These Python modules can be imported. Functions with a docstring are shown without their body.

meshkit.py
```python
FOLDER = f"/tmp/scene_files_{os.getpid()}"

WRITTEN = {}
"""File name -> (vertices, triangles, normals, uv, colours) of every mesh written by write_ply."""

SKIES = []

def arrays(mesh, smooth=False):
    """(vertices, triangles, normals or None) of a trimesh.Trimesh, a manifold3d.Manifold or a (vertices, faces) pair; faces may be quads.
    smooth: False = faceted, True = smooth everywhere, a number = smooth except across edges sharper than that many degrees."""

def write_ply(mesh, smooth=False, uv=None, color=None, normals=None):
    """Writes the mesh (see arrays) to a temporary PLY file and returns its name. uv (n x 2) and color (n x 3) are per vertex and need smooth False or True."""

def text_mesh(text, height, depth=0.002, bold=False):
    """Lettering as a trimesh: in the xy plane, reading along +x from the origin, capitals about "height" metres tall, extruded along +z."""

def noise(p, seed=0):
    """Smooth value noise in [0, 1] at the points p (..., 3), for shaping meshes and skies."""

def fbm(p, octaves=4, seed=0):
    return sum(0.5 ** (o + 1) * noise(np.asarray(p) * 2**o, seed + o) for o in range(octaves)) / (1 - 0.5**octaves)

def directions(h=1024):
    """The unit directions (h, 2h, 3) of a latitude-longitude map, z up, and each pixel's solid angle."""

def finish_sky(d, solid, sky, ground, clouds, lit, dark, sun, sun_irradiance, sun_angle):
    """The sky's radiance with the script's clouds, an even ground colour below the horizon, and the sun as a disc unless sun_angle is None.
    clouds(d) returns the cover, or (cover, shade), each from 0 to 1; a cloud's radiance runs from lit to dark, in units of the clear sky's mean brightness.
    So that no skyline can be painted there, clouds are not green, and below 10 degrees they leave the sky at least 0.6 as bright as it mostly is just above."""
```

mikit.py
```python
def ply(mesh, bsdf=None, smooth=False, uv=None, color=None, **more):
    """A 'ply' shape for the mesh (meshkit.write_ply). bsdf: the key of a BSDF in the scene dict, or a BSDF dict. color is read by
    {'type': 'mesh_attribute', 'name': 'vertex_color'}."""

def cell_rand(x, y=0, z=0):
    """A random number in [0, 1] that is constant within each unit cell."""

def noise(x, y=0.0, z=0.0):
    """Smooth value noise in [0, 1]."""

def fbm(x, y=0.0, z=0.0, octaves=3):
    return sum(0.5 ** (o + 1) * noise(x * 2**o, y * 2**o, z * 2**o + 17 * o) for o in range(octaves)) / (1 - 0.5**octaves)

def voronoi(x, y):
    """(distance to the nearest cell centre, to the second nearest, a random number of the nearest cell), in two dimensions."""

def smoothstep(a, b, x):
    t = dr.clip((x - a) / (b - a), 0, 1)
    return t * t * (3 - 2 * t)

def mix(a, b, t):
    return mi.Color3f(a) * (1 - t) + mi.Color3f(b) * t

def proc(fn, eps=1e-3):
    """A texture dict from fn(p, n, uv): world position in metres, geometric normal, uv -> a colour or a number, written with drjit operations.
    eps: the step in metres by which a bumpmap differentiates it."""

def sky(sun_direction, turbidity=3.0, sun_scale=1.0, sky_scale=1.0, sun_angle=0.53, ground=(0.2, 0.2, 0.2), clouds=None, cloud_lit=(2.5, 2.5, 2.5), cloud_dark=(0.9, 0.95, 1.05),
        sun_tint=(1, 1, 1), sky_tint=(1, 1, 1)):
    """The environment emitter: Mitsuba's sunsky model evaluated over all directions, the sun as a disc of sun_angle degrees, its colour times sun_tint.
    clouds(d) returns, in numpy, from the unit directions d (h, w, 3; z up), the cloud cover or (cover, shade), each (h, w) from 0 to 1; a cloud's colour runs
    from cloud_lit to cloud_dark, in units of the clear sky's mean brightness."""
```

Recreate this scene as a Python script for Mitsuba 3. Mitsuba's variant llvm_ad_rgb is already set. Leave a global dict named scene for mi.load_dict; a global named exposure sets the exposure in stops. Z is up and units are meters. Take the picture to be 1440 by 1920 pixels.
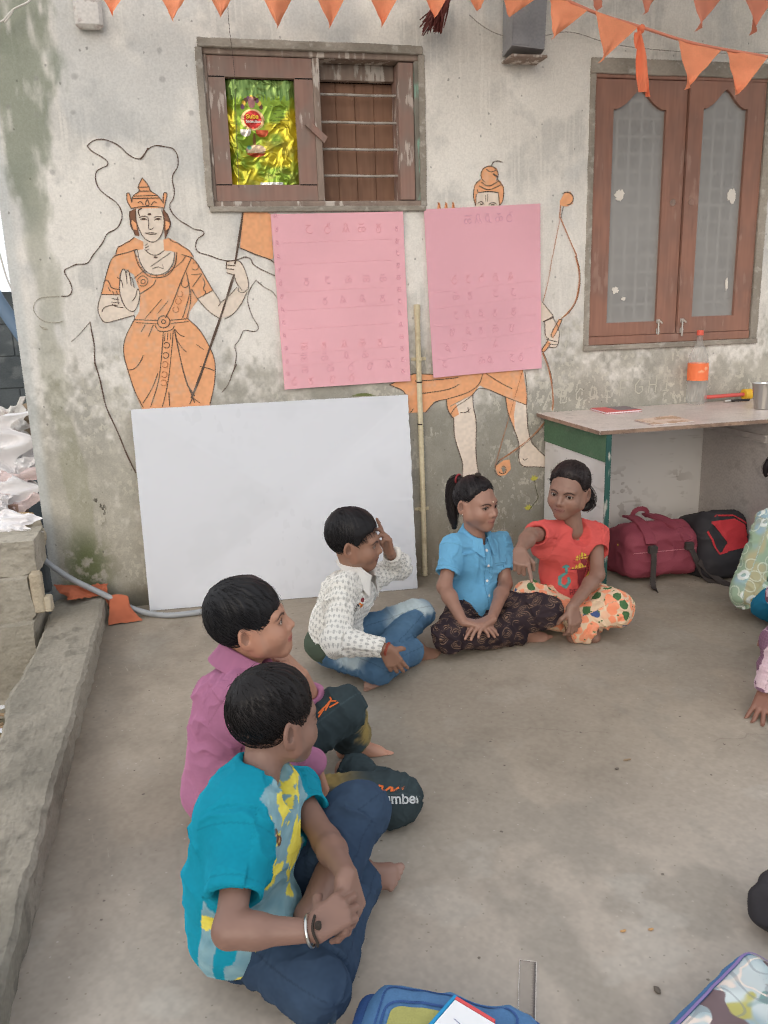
import math, random, numpy as np, trimesh, mitsuba as mi, mikit, meshkit
import drjit as dr
import shapely, shapely.geometry as sg, shapely.ops as so
from shapely import affinity
from mikit import noise, fbm, voronoi, smoothstep, mix, cell_rand
T = mi.ScalarTransform4f
scene, labels = {}, {}
# ------------------------------------------------------------------ camera, sky, exposure
# wall face is the plane y=0, x to the right along the wall, floor z=0
C=(0.0000,-3.6403,1.2750); W=(0.21861,0.94472,-0.24435); U=(0.08646,0.23067,0.96918)
scene['camera'] = {'type': 'perspective', 'fov': 2*math.degrees(math.atan(720/1536.345)), 'fov_axis': 'x', 'near_clip': .05, 'far_clip': 400,
    'to_world': T().look_at(origin=C, target=[C[i]+W[i] for i in range(3)], up=U)}
scene['sky'] = mikit.sky((-.42, -.80, .34), turbidity=5, sun_scale=.26, sun_angle=42, clouds=lambda d: 1.0, cloud_lit=(2.36, 2.46, 2.58), sun_tint=(.86, 1, 1.34), sky_tint=(1, 1, 1), ground=(.25, .24, .22))
exposure = 2.42
# ------------------------------------------------------------------ helpers
def lin(c):
    a = np.asarray(c, float)/255.
    return np.where(a <= .04045, a/12.92, ((a+.055)/1.055)**2.4)
def L3(*c): return [float(v) for v in lin(c)]
def C3(*c): return mi.Color3f(*L3(*c))
def mat(name, color, rough=.8, spec=.3, metallic=0., bump=None, **kw):
    base = color if isinstance(color, dict) else {'type': 'rgb', 'value': [float(v) for v in color]}
    b = {'type': 'principled', 'base_color': base, 'roughness': rough, 'specular': spec, **({'metallic': metallic} if metallic else {}), **kw}
    if bump: b = {'type': 'bumpmap', 'arbitrary': mikit.proc(bump[0], eps=bump[2] if len(bump) > 2 else 2e-3), 'scale': bump[1], 'bsdf': b}
    scene['mat_'+name] = {'type': 'twosided', 'bsdf': b}
    return 'mat_'+name
VC = {'type': 'mesh_attribute', 'name': 'vertex_color'}
def key_of(name, parent=None):
    k = name if parent is None else parent+'__'+name
    if k not in USED: USED.add(k); return k
    i = 1
    while '%s_%03d' % (k, i) in USED: i += 1
    k = '%s_%03d' % (k, i); USED.add(k); return k
USED = set()
def thing(name, label, cat, group=None):
    k = key_of(name); labels[k] = {'label': label, 'category': cat}
    if group: labels[k]['group'] = group
    return k
def obj(name, mesh, m, parent=None, label=None, smooth=False, color=None, uv=None, kind=None, cat=None, group=None):
    k = key_of(name, parent)
    scene[k] = mikit.ply(mesh, m, smooth=smooth, color=color, uv=uv)
    d = {}
    if label: d['label'] = label
    if kind: d['kind'] = kind
    if cat: d['category'] = cat
    if group: d['group'] = group
    if d: labels[k] = d
    return k
def cat_(ms): return trimesh.util.concatenate(ms)
def box(x0, x1, y0, y1, z0, z1, ch=0.):
    if ch <= 0:
        m = trimesh.creation.box((x1-x0, y1-y0, z1-z0)); m.apply_translation(((x0+x1)/2, (y0+y1)/2, (z0+z1)/2)); return m
    P = []
    for x, sx in ((x0, 1), (x1, -1)):
        for y, sy in ((y0, 1), (y1, -1)):
            for z, sz in ((z0, 1), (z1, -1)):
                P += [(x, y+sy*ch, z+sz*ch), (x+sx*ch, y, z+sz*ch), (x+sx*ch, y+sy*ch, z)]
    return trimesh.Trimesh(P).convex_hull
def hullbox(pts): return trimesh.Trimesh(pts).convex_hull
def tube(pts, r, n=8, caps=True):
    p = np.asarray(pts, float); r = np.broadcast_to(np.asarray(r, float), (len(p),))
    t = np.gradient(p, axis=0); t /= np.linalg.norm(t, axis=1, keepdims=True)+1e-12
    a = np.cross(t[0], [0, 0, 1.]) if abs(t[0][2]) < .9 else np.cross(t[0], [1., 0, 0])
    A = []
    for i in range(len(p)):
        a = a-t[i]*(a@t[i]); a /= np.linalg.norm(a); A.append(a)
    A = np.array(A); B = np.cross(t, A); g = np.arange(n)*2*np.pi/n
    v = (p[:, None]+r[:, None, None]*(np.cos(g)[None, :, None]*A[:, None]+np.sin(g)[None, :, None]*B[:, None])).reshape(-1, 3)
    f = []
    for i in range(len(p)-1):
        for j in range(n):
            q = [i*n+j, i*n+(j+1) % n, (i+1)*n+(j+1) % n, (i+1)*n+j]; f += [[q[0], q[1], q[2]], [q[0], q[2], q[3]]]
    if caps:
        v = np.vstack([v, p[0], p[-1]]); k = len(v)
        for j in range(n): f += [[k-2, (j+1) % n, j], [k-1, (len(p)-1)*n+j, (len(p)-1)*n+(j+1) % n]]
    return trimesh.Trimesh(v, f, process=False)
def spline(pts, n=8):
    from scipy.interpolate import CubicSpline
    p = np.asarray(pts, float); s = np.r_[0, np.cumsum(np.linalg.norm(np.diff(p, axis=0), axis=1))]
    return CubicSpline(s, p)(np.linspace(0, s[-1], (len(p)-1)*n+1))
def lathe(prof, n=32, at=(0, 0, 0)):
    p = np.asarray(prof, float); g = np.arange(n)*2*np.pi/n
    v = np.stack([p[:, 0][:, None]*np.cos(g), p[:, 0][:, None]*np.sin(g), np.repeat(p[:, 1][:, None], n, 1)], -1).reshape(-1, 3)+np.asarray(at)
    f = []
    for i in range(len(p)-1):
        for j in range(n):
            q = [i*n+j, i*n+(j+1) % n, (i+1)*n+(j+1) % n, (i+1)*n+j]; f += [[q[0], q[1], q[2]], [q[0], q[2], q[3]]]
    return trimesh.Trimesh(v, f, process=False)
def polys(g): return [q for q in getattr(g, 'geoms', [g]) if isinstance(q, sg.Polygon) and q.area > 1e-9]
def prism(g, y0, y1):
    """shapely shape in (x,z), extruded between y0 (front) and y1 (back)"""
    ms = []
    for q in polys(g):
        m = trimesh.creation.extrude_polygon(q, y1-y0, engine='earcut'); v = m.vertices
        m = trimesh.Trimesh(np.c_[v[:, 0], y1-v[:, 2], v[:, 1]], m.faces, process=False); ms.append(m)
    m = cat_(ms); 
    return m
def flat(g, y):
    """one sheet of a shapely shape in (x,z), facing -y"""
    ms = []
    for q in polys(g):
        v, f = trimesh.creation.triangulate_polygon(q, engine='earcut')
        ms.append(trimesh.Trimesh(np.c_[v[:, 0], np.full(len(v), y), v[:, 1]], f, process=False))
    return cat_(ms)
def R(x0, x1, z0, z1): return sg.box(x0, z0, x1, z1)
def grid(fn, nu, nv):
    u, v = np.meshgrid(np.linspace(0, 1, nu), np.linspace(0, 1, nv), indexing='ij')
    P = fn(u.ravel(), v.ravel()); i, j = np.meshgrid(np.arange(nu-1), np.arange(nv-1), indexing='ij')
    q = np.stack([i*nv+j, (i+1)*nv+j, (i+1)*nv+j+1, i*nv+j+1], -1).reshape(-1, 4)
    return trimesh.Trimesh(P, np.vstack([q[:, [0, 1, 2]], q[:, [0, 2, 3]]]), process=False), u.ravel(), v.ravel()
def nz(P, seed=0): return meshkit.noise(P, seed)
def fb(P, o=4, seed=0): return meshkit.fbm(P, o, seed)
def rough(m, amp, freq, seed=0, refine=None):
    if refine:
        v, f = trimesh.remesh.subdivide_to_size(m.vertices, m.faces, refine); m = trimesh.Trimesh(v, f)
    m.merge_vertices()
    d = np.stack([fb(m.vertices*freq+31*k, 4, seed+k)-.5 for k in range(3)], 1)
    return trimesh.Trimesh(m.vertices+d*amp*2, m.faces, process=False)
def vcol(P, c): return np.tile(np.asarray(c, float), (len(P), 1))
def lerp(a, b, t):
    t = np.asarray(t)[:, None]; return np.asarray(a)*(1-t)+np.asarray(b)*t
def sstep(a, b, x):
    t = np.clip((x-a)/(b-a), 0, 1); return t*t*(3-2*t)
# plain coloured materials by vertex colour
mat('cloth', VC, .92, .15); mat('matte', VC, .85, .2); mat('glossy', VC, .35, .5); mat('skin', VC, .46, .42); mat('hair', VC, .46, .22); mat('eye', VC, .08, .5)
# ------------------------------------------------------------------ the place: ground, floor, house
def concrete(a, b, c, s=1.):
    def fn(p, n, uv):
        m = fbm(p.x*2.1*s+p.z*1.3, p.y*2.1*s, p.z*1.7, 5); h = fbm(p.x*9*s+4, p.y*9*s, p.z*9*s, 4); g = noise(p.x*140, p.y*140, p.z*140)
        col = mix(mix(C3(*a), C3(*b), smoothstep(.36, .64, m)), C3(*c), smoothstep(.56, .74, h)*.55)
        return col*(.9+.2*g)
    return mikit.proc(fn)
def floor_fn(p, n, uv):
    m = fbm(p.x*1.5, p.y*1.5, 3, 5); h = fbm(p.x*5+9, p.y*5, 7, 5); g = fbm(p.x*90, p.y*90, 1, 2); w = fbm(p.x*3.1+40, p.y*2.2, 11, 5)
    col = mix(C3(158, 147, 133), C3(143, 133, 120), smoothstep(.38, .66, m))
    col = mix(col, C3(126, 117, 105), smoothstep(.50, .80, h)*.55)
    front = smoothstep(-1.6, -2.4, p.y)
    col = mix(col, C3(178, 169, 159), front*.75)
    col = mix(col, C3(128, 124, 116), smoothstep(.50, .58, w)*(.30+.15*front))
    col = mix(col, C3(188, 184, 176), smoothstep(.60, .72, fbm(p.x*7+2, p.y*7+5, 2, 5))*(.08+.20*front))
    v, v2, r = voronoi(p.x*5.5, p.y*5.5)
    spot = (1-smoothstep(.02, .05, v*(1+2*fbm(p.x*60, p.y*60, 2, 2))))*smoothstep(.55, .6, r)
    col = mix(col, C3(95, 88, 80), spot*.8)
    near_wall = smoothstep(-.55, -.05, p.y)*.35
    col = mix(col, C3(110, 101, 88), near_wall)  # floor colour grows darker toward the house wall
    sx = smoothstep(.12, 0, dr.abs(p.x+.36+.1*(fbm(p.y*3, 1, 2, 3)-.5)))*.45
    col = mix(col, C3(104, 95, 86), sx)  # shadow along the foot of the low wall, painted into the floor colour
    a1, a2, r1 = voronoi(p.x*34, p.y*34); col = mix(col, C3(90, 84, 77), smoothstep(.10, .04, a1)*smoothstep(.86, .9, r1)*.4); col = mix(col, C3(196, 190, 182), smoothstep(.12, .05, a1)*smoothstep(.06, .04, r1)*.3)
    sc = smoothstep(.80, .90, fbm(p.x*140+p.y*30, p.y*9-p.x*4, 3, 3))*smoothstep(.5, .62, fbm(p.x*4, p.y*4, 14, 3)); col = mix(col, C3(182, 176, 168), sc*.25)
    cx = dr.abs(p.y+1.52+.35*(p.x-.9)+.05*(fbm(p.x*5, 2, 1, 4)-.5)*2+.012*noise(p.x*60, 1, 2)); col = mix(col, C3(104, 97, 89), smoothstep(.004, .0012, cx)*smoothstep(.45, .6, fbm(p.x*3, 3, 6, 2))*.25)
    return col*(.91+.18*g)
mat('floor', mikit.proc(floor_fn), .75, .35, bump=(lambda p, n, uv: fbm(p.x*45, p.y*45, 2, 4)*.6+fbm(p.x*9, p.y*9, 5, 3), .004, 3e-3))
mat('kerb', concrete((144, 138, 127), (128, 123, 113), (104, 100, 92), 2.2), .95, .2, bump=(lambda p, n, uv: fbm(p.x*60, p.y*60, p.z*60, 4), .008, 2e-3))
mat('block', concrete((164, 158, 146), (148, 142, 130), (126, 121, 111), 3), .95, .15, bump=(lambda p, n, uv: fbm(p.x*90, p.y*90, p.z*90, 4), .006, 2e-3))
mat('ground', concrete((122, 116, 100), (100, 98, 84), (84, 92, 74), 1.), 1., .1)
mat('darkwall', concrete((92, 98, 102), (70, 76, 80), (120, 124, 126), 1.2), .95, .2)

def wall_fn(p, n, uv):
    x, z = p.x, p.z
    big = fbm(x*2.3, z*2.3, 1, 5); med = fbm(x*7, z*7, 5, 5); fine = fbm(x*38, z*30, 2, 3); brush = noise(x*150, z*7, 3)*.5+noise(x*60, z*5, 9)*.5
    paint = mix(C3(224, 220, 214), C3(210, 206, 200), smoothstep(.35, .65, big))
    paint = mix(paint, C3(188, 186, 182), smoothstep(.5, .72, med)*.7)
    paint = mix(paint, C3(222, 218, 212), smoothstep(.50, .75, brush)*.5)
    cem = mix(C3(156, 153, 144), C3(174, 170, 160), smoothstep(.3, .7, fbm(x*16, z*12, 8, 4)))
    cem = mix(cem, C3(138, 134, 123), smoothstep(.55, .8, med)*.4)
    low = smoothstep(1.42, .62, z)
    right = smoothstep(1.7, 2.0, x)*smoothstep(1.04, .9, z)*.1
    e = low*.72+right+(big-.5)*.45+(med-.5)*.42+(fine-.5)*.60-.27
    er = smoothstep(-.10, .32, e)
    col = mix(paint, cem, er*.92)
    # grainy remains of lime on the bare cement
    sp = smoothstep(.56, .66, fbm(x*75, z*48, 4, 3))*smoothstep(.4, .6, fbm(x*5, z*5, 12, 3))
    col = mix(col, C3(200, 196, 184), sp*er*.6)
    # right of the pipe the bare cement is greyer
    grey = smoothstep(.95, 1.05, x)*smoothstep(.95, .7, z)
    col = mix(col, C3(128, 126, 116), grey*.62*(1-.6*sp))
    # brownish damp near the foot
    col = mix(col, C3(128, 117, 98), smoothstep(.5, .05, z)*.55*smoothstep(.35, .6, fbm(x*4, z*4, 22, 4)))
    yel = smoothstep(.1, -.35, x)*smoothstep(.9, .45, z)
    col = mix(col, C3(168, 162, 146), yel*.45)
    # patches of old blue grey wash
    col = mix(col, C3(178, 180, 181), smoothstep(.56, .72, fbm(x*3.3+7, z*2.4, 31, 4))*smoothstep(.9, 1.4, z)*.5)
    # algae down the corner of the wall
    xc = -.545+.035*(fbm(z*2.2, 3, 1, 3)-.5)*2+.05*smoothstep(1.6, .5, z)-.0*z
    wid = .055+.09*smoothstep(1.55, 2.3, z)
    al = smoothstep(1.6, .25, dr.abs(x-xc+.03*(fbm(x*9, z*6, 44, 3)-.5))/wid)*smoothstep(.25, .6, fbm(x*12, z*5, 41, 4)+.22)*smoothstep(.0, .4, z)*smoothstep(2.50, 2.42, z)
    al = smoothstep(.2, .95, al+(fbm(x*26, z*9, 47, 4)-.5)*1.25)*smoothstep(.02, .2, al)
    col = mix(col, mix(C3(132, 132, 106), C3(98, 110, 86), smoothstep(1.2, 1.9, z)), al*(.42+.28*smoothstep(1.4, 1.8, z)))
    ms = smoothstep(.17, .03, dr.sqrt(dr.square((x+.50)*1.1)+dr.square((z-.2)*.75)))*smoothstep(.36, .62, fbm(x*30, z*26, 17, 4)+.08)
    col = mix(col, C3(88, 98, 58), ms*.85)
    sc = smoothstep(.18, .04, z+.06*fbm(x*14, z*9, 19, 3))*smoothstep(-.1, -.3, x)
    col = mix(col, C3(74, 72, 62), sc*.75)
    edge = smoothstep(-.60, -.635, x)
    col = mix(col, C3(186, 190, 190), edge*.6)
    # specks, smudges
    v, v2, r = voronoi(x*8.5+1.7, z*8.5)
    bl = smoothstep(.16, .05, v*(.7+1.2*fine))*smoothstep(.74, .8, r)*smoothstep(1.45, 1.75, z)*smoothstep(.9, .0, x)
    col = mix(col, C3(136, 134, 132), bl*.45)
    v3, v4, r2 = voronoi(x*21, z*17+3)
    col = mix(col, C3(92, 88, 84), smoothstep(.13, .05, v3*(.7+1.1*fine))*smoothstep(.90, .93, r2)*.55)
    pk = smoothstep(.35, .1, dr.sqrt(dr.square((x+.42)*9)+dr.square((z-.47)*3)))*smoothstep(.56, .6, fbm(x*70, z*48, 6, 2))
    col = mix(col, C3(60, 56, 48), pk*.8)
    return col*(.90+.2*fbm(x*190, z*190, 1, 2))
mat('wall', mikit.proc(wall_fn), .93, .18, bump=(lambda p, n, uv: fbm(p.x*34, p.z*28, p.y*30, 4)*.55+fbm(p.x*7, p.z*6, 2, 3), .006, 2.5e-3))
mat('reveal', concrete((160, 152, 142), (138, 131, 122), (184, 180, 172), 4), .95, .15, bump=(lambda p, n, uv: fbm(p.x*50, p.y*50, p.z*50, 3), .006, 2e-3))

# ground outside, veranda floor
g = trimesh.creation.box((80, 80, .1)); g.apply_translation((0, -5, -.30))
obj('ground', g, 'mat_ground', kind='structure', label='bare earth ground outside the veranda')
fl, u, v = grid(lambda u, v: np.c_[-.45+6.5*u, -5.2+5.22*v, np.zeros(len(u))], 2, 2)
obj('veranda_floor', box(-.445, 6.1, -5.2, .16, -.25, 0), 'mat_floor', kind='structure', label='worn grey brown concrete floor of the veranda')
# house
H = thing('house', 'whitewashed concrete house wall with flaking paint, wall painting, two wooden windows', 'house')
W1 = (.150, 1.068, 1.684, 2.302); W2 = (1.846, 2.765, 1.046, 2.292)
rr = random.Random(4)
def rag(x0, x1, z0, z1, a=.006):
    pts = []
    for (ax, az, bx, bz) in ((x0, z0, x1, z0), (x1, z0, x1, z1), (x1, z1, x0, z1), (x0, z1, x0, z0)):
        n = 14
        for i in range(n): pts.append((ax+(bx-ax)*i/n+rr.uniform(-a, a), az+(bz-az)*i/n+rr.uniform(-a, a)))
    return sg.Polygon(pts)
wp = sg.box(-.655, -.3, 6.2, 3.0).difference(rag(*W1)).difference(rag(*W2))
wm = prism(wp, 0, .22)
obj('wall', wm, 'mat_wall', H)
crn = []
for i, z0 in enumerate(np.linspace(-.3, 3., 12)): crn.append([(-.655-.012*math.sin(a), .012-.012*math.cos(a), z0) for a in np.linspace(0, 1.5, 5)])
obj('side_wall', box(-.66, -.44, .221, 4.5, -.3, 3.0), 'mat_wall', H)
# veranda roof, unseen, its extent shaped to darken the right wall and floor
mat('roof', L3(150, 146, 140), .9)
obj('unseen_roof', box(.8, 6.2, -1.5, .22, 3.001, 3.11), 'mat_roof', H)
# --- window frames: worn brown paint over wood
def wood(a, b, w, chip, seed=0., bare=.62):
    def fn(p, n, uv):
        g = fbm(p.x*30+seed, p.z*6, p.y*30, 4); h = fbm(p.x*9+seed, p.z*9, p.y*9+3, 4); k = fbm(p.x*60, p.z*14+seed, p.y*40, 3)
        col = mix(C3(*a), C3(*b), smoothstep(.35, .65, h*.6+g*.4)); col = mix(col, C3(*w), smoothstep(bare, bare+.08, h*.5+k*.5)*chip)
        return col*(.88+.24*noise(p.x*120, p.z*12, p.y*120))
    return mikit.proc(fn)
wb = (lambda p, n, uv: fbm(p.x*70, p.z*12, p.y*70, 3), .003, 2e-3)
mat('wood_grey', wood((142, 126, 116), (126, 112, 104), (190, 182, 174), .9, 0, .54), .85, .25, bump=wb)
mat('wood_brown', wood((142, 112, 102), (132, 114, 106), (188, 176, 168), .8, 5, .59), .7, .3, bump=wb)
mat('wood_red', wood((146, 106, 91), (136, 102, 90), (160, 130, 118), .5, 11, .62), .6, .35, bump=wb)
mat('board', wood((132, 100, 82), (122, 92, 76), (136, 106, 88), .2, 2, .55), .75, .3)
mat('steel_bar', concrete((170, 164, 158), (150, 142, 134), (120, 104, 92), 12), .6, .4)
mat('green_chip', wood((116, 112, 104), (140, 134, 126), (128, 160, 144), .95, 3, .52), .85, .25, bump=wb)
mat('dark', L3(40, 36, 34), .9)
mat('pane', {'type': 'mesh_attribute', 'name': 'vertex_color'}, .3, .5)
def bar(x0, x1, z0, z1, y0, y1): return box(x0, x1, y0, y1, z0, z1, .003)
wk = obj('window', rough(cat_([trimesh.remesh.subdivide_to_size(b.vertices, b.faces, .03) and trimesh.Trimesh(*trimesh.remesh.subdivide_to_size(b.vertices, b.faces, .03)) for b in (
    bar(.148, 1.07, 2.284, 2.318, -.012, .05), bar(.148, 1.07, 1.668, 1.690, -.016, .05), bar(.138, .166, 1.69, 2.284, -.012, .05), bar(1.052, 1.078, 1.69, 2.284, -.008, .05))]), .003, 25), 'mat_reveal', H,
    label='small wooden window with one brown shutter standing open')
obj('frame', cat_([bar(.164, 1.054, 2.262, 2.288, .004, .10), bar(.164, 1.054, 1.688, 1.712, .002, .10), bar(.1635, .180, 1.712, 2.262, .004, .10), bar(.604, .632, 1.712, 2.262, .006, .09)]), 'mat_wood_grey', wk)
obj('frame_side', bar(1.034, 1.0545, 1.712, 2.262, .004, .1), 'mat_green_chip', wk, label='window jamb with flaking pale green paint')
sh = R(.181, .603, 1.714, 2.260).difference(R(.248, .528, 1.777, 2.184))
obj('shutter', prism(sh, .012, .044), 'mat_wood_brown', wk, label='brown shutter frame with a seed bag showing through its opening')
obj('shutter_joint', cat_([bar(.181, .248, 2.183, 2.1845, .0105, .02), bar(.528, .603, 2.183, 2.1845, .0105, .02), bar(.181, .248, 1.7765, 1.778, .0105, .02), bar(.528, .603, 1.7765, 1.778, .0105, .02)]), 'mat_dark', wk)
obj('shutter', cat_([bar(.966, 1.032, 1.716, 2.258, .012, .05), bar(.966, .985, 1.716, 2.258, .05, .26)]), 'mat_wood_brown', wk, label='second brown shutter swung inward, seen edge on')
obj('ledge', bar(.632, .966, 2.2, 2.262, .085, .12), 'mat_wood_grey', wk)
for i in range(4):
    x0 = .634+.335*i/4
    obj('plank', bar(x0, x0+.0825, 1.70, 2.20, .125+.0015*(i % 2), .14), 'mat_board', wk)
for i, z in enumerate((2.139, 2.032, 1.926, 1.820)):
    obj('bar', tube([(.628, .062, z), (.72, .063, z+.001), (.85, .062, z-.001), (.972, .062, z+.001)], .0055, 8), 'mat_steel_bar', wk, smooth=True)
lt = hullbox([(x, y, z) for x, z in ((.560, 2.008), (.582, 2.022), (.652, 1.962), (.638, 1.938)) for y in (-.006, .012)])
obj('latch', lt, 'mat_wood_brown', wk, label='small wooden turn latch between the two shutters')
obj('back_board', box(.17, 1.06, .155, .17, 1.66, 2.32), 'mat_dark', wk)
# seed bag behind the opening
def bag_y(x, z):
    q = np.c_[x*13, z*11, np.zeros(len(x))]; w = fb(q, 3, 2)
    r1 = 1-np.abs(2*nz(np.c_[x*16+z*9+w*2, z*14-x*6, w], 5)-1); r2 = 1-np.abs(2*nz(np.c_[x*34-z*20, z*30+x*12+w*3, w*2], 8)-1)
    edge = np.clip(np.minimum(x-.215, .565-x)/.06, 0, 1)
    low = sstep(2.1, 1.9, z)
    return .085-.045*np.sqrt(edge)-(.016*(r1**2)+.007*r2**2)*(.35+.65*low)
bm, u, v = grid(lambda u, v: np.c_[.218+.345*u, bag_y(.218+.345*u, 1.735+.445*v), 1.735+.445*v], 170, 230)
P = bm.vertices; x, z = P[:, 0], P[:, 2]
gold, lime, gry = lin((196, 178, 40)), lin((122, 150, 44)), lin((132, 124, 58))
mixv = fb(np.c_[x*9, z*9, 0*x], 4, 3)
c = lerp(gold, lime, sstep(.42, .62, mixv+.25*sstep(1.98, 2.1, z))); c = np.where((sstep(.55, .62, fb(np.c_[x*12, z*16, 0*x+5], 3, 9))*sstep(2., 1.9, z))[:, None] > .5, c*.6+gry*.4, c)
gt = 2.115+.03*(nz(np.c_[x*160, z*0, 0*x], 1)-.5)
c = np.where((z > gt)[:, None], lerp(lin((70, 104, 40)), lin((140, 168, 92)), nz(np.c_[x*230+z*20, z*22, 0*x], 4)), c)
tx = (x > .425)&(x < .50)&(z > 1.99)&(z < 2.085)&(np.mod(z*75, 1) < .33)&(nz(np.c_[x*120, np.floor(z*75), 0*x], 2) > .35)
c[tx] = c[tx]*.55
stk = (x > .365)&(x < .46)&(z > 1.757)&(z < 1.788); c[stk] = lin((214, 212, 206)); c[stk&(np.mod(z*170, 1) < .35)&(nz(np.c_[x*200, np.floor(z*170), 0*x], 2) > .4)] = lin((120, 120, 118))
def el(cx, cz, rx, rz): return ((x-cx)/rx)**2+((z-cz)/rz)**2
e = el(.350, 2.03, .048, .041); c[e < 1] = lin((206, 170, 120)); e = el(.350, 2.03, .036, .035); c[e < 1] = lin((176, 44, 36))
for k in range(9):
    a = math.radians(20+k*17.5); c[el(.35+.04*math.cos(a), 2.062+.05*math.sin(a), .008, .010) < 1] = lin(((92, 60, 40), (196, 160, 60), (110, 70, 90))[k % 3])
c[el(.35, 2.095, .014, .022) < 1] = lin((150, 100, 96))
c[(el(.318, 1.985, .022, .02) < 1)&(z < 1.992)] = lin((210, 200, 190)); c[(el(.385, 1.985, .026, .022) < 1)&(z < 1.99)] = lin((190, 84, 50))
c[el(.352, 1.95, .006, .028) < 1] = lin((120, 90, 50))
c[el(.355, 1.915, .040, .020) < 1] = lin((186, 160, 132)); c[(el(.355, 1.908, .042, .022) < 1)&(z < 1.902)] = lin((170, 70, 40)); c[el(.33, 1.925, .01, .008) < 1] = lin((80, 130, 110))
mat('foil', VC, .24, .6, metallic=.55)
SB = thing('seed_bag', 'shiny green and gold foil seed bag behind the small window shutter', 'bag')
obj('bag', bm, 'mat_foil', SB, smooth=True, color=c)
mat('gold_print', L3(244, 206, 60), .5); mat('white_print', L3(226, 222, 212), .5)
for t, m, h, xx, zz in (('Suba', 'gold_print', .016, .322, 2.034), ('Selection', 'white_print', .0105, .3205, 2.017)):
    tm = meshkit.text_mesh(t, h, .001, bold=True); tv = tm.vertices; X_, Z_ = tv[:, 0]+xx, tv[:, 1]+zz
    obj('lettering', trimesh.Trimesh(np.c_[X_, bag_y(X_, Z_)-.003-tv[:, 2], Z_], tm.faces, process=False), 'mat_'+m, SB)
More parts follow.
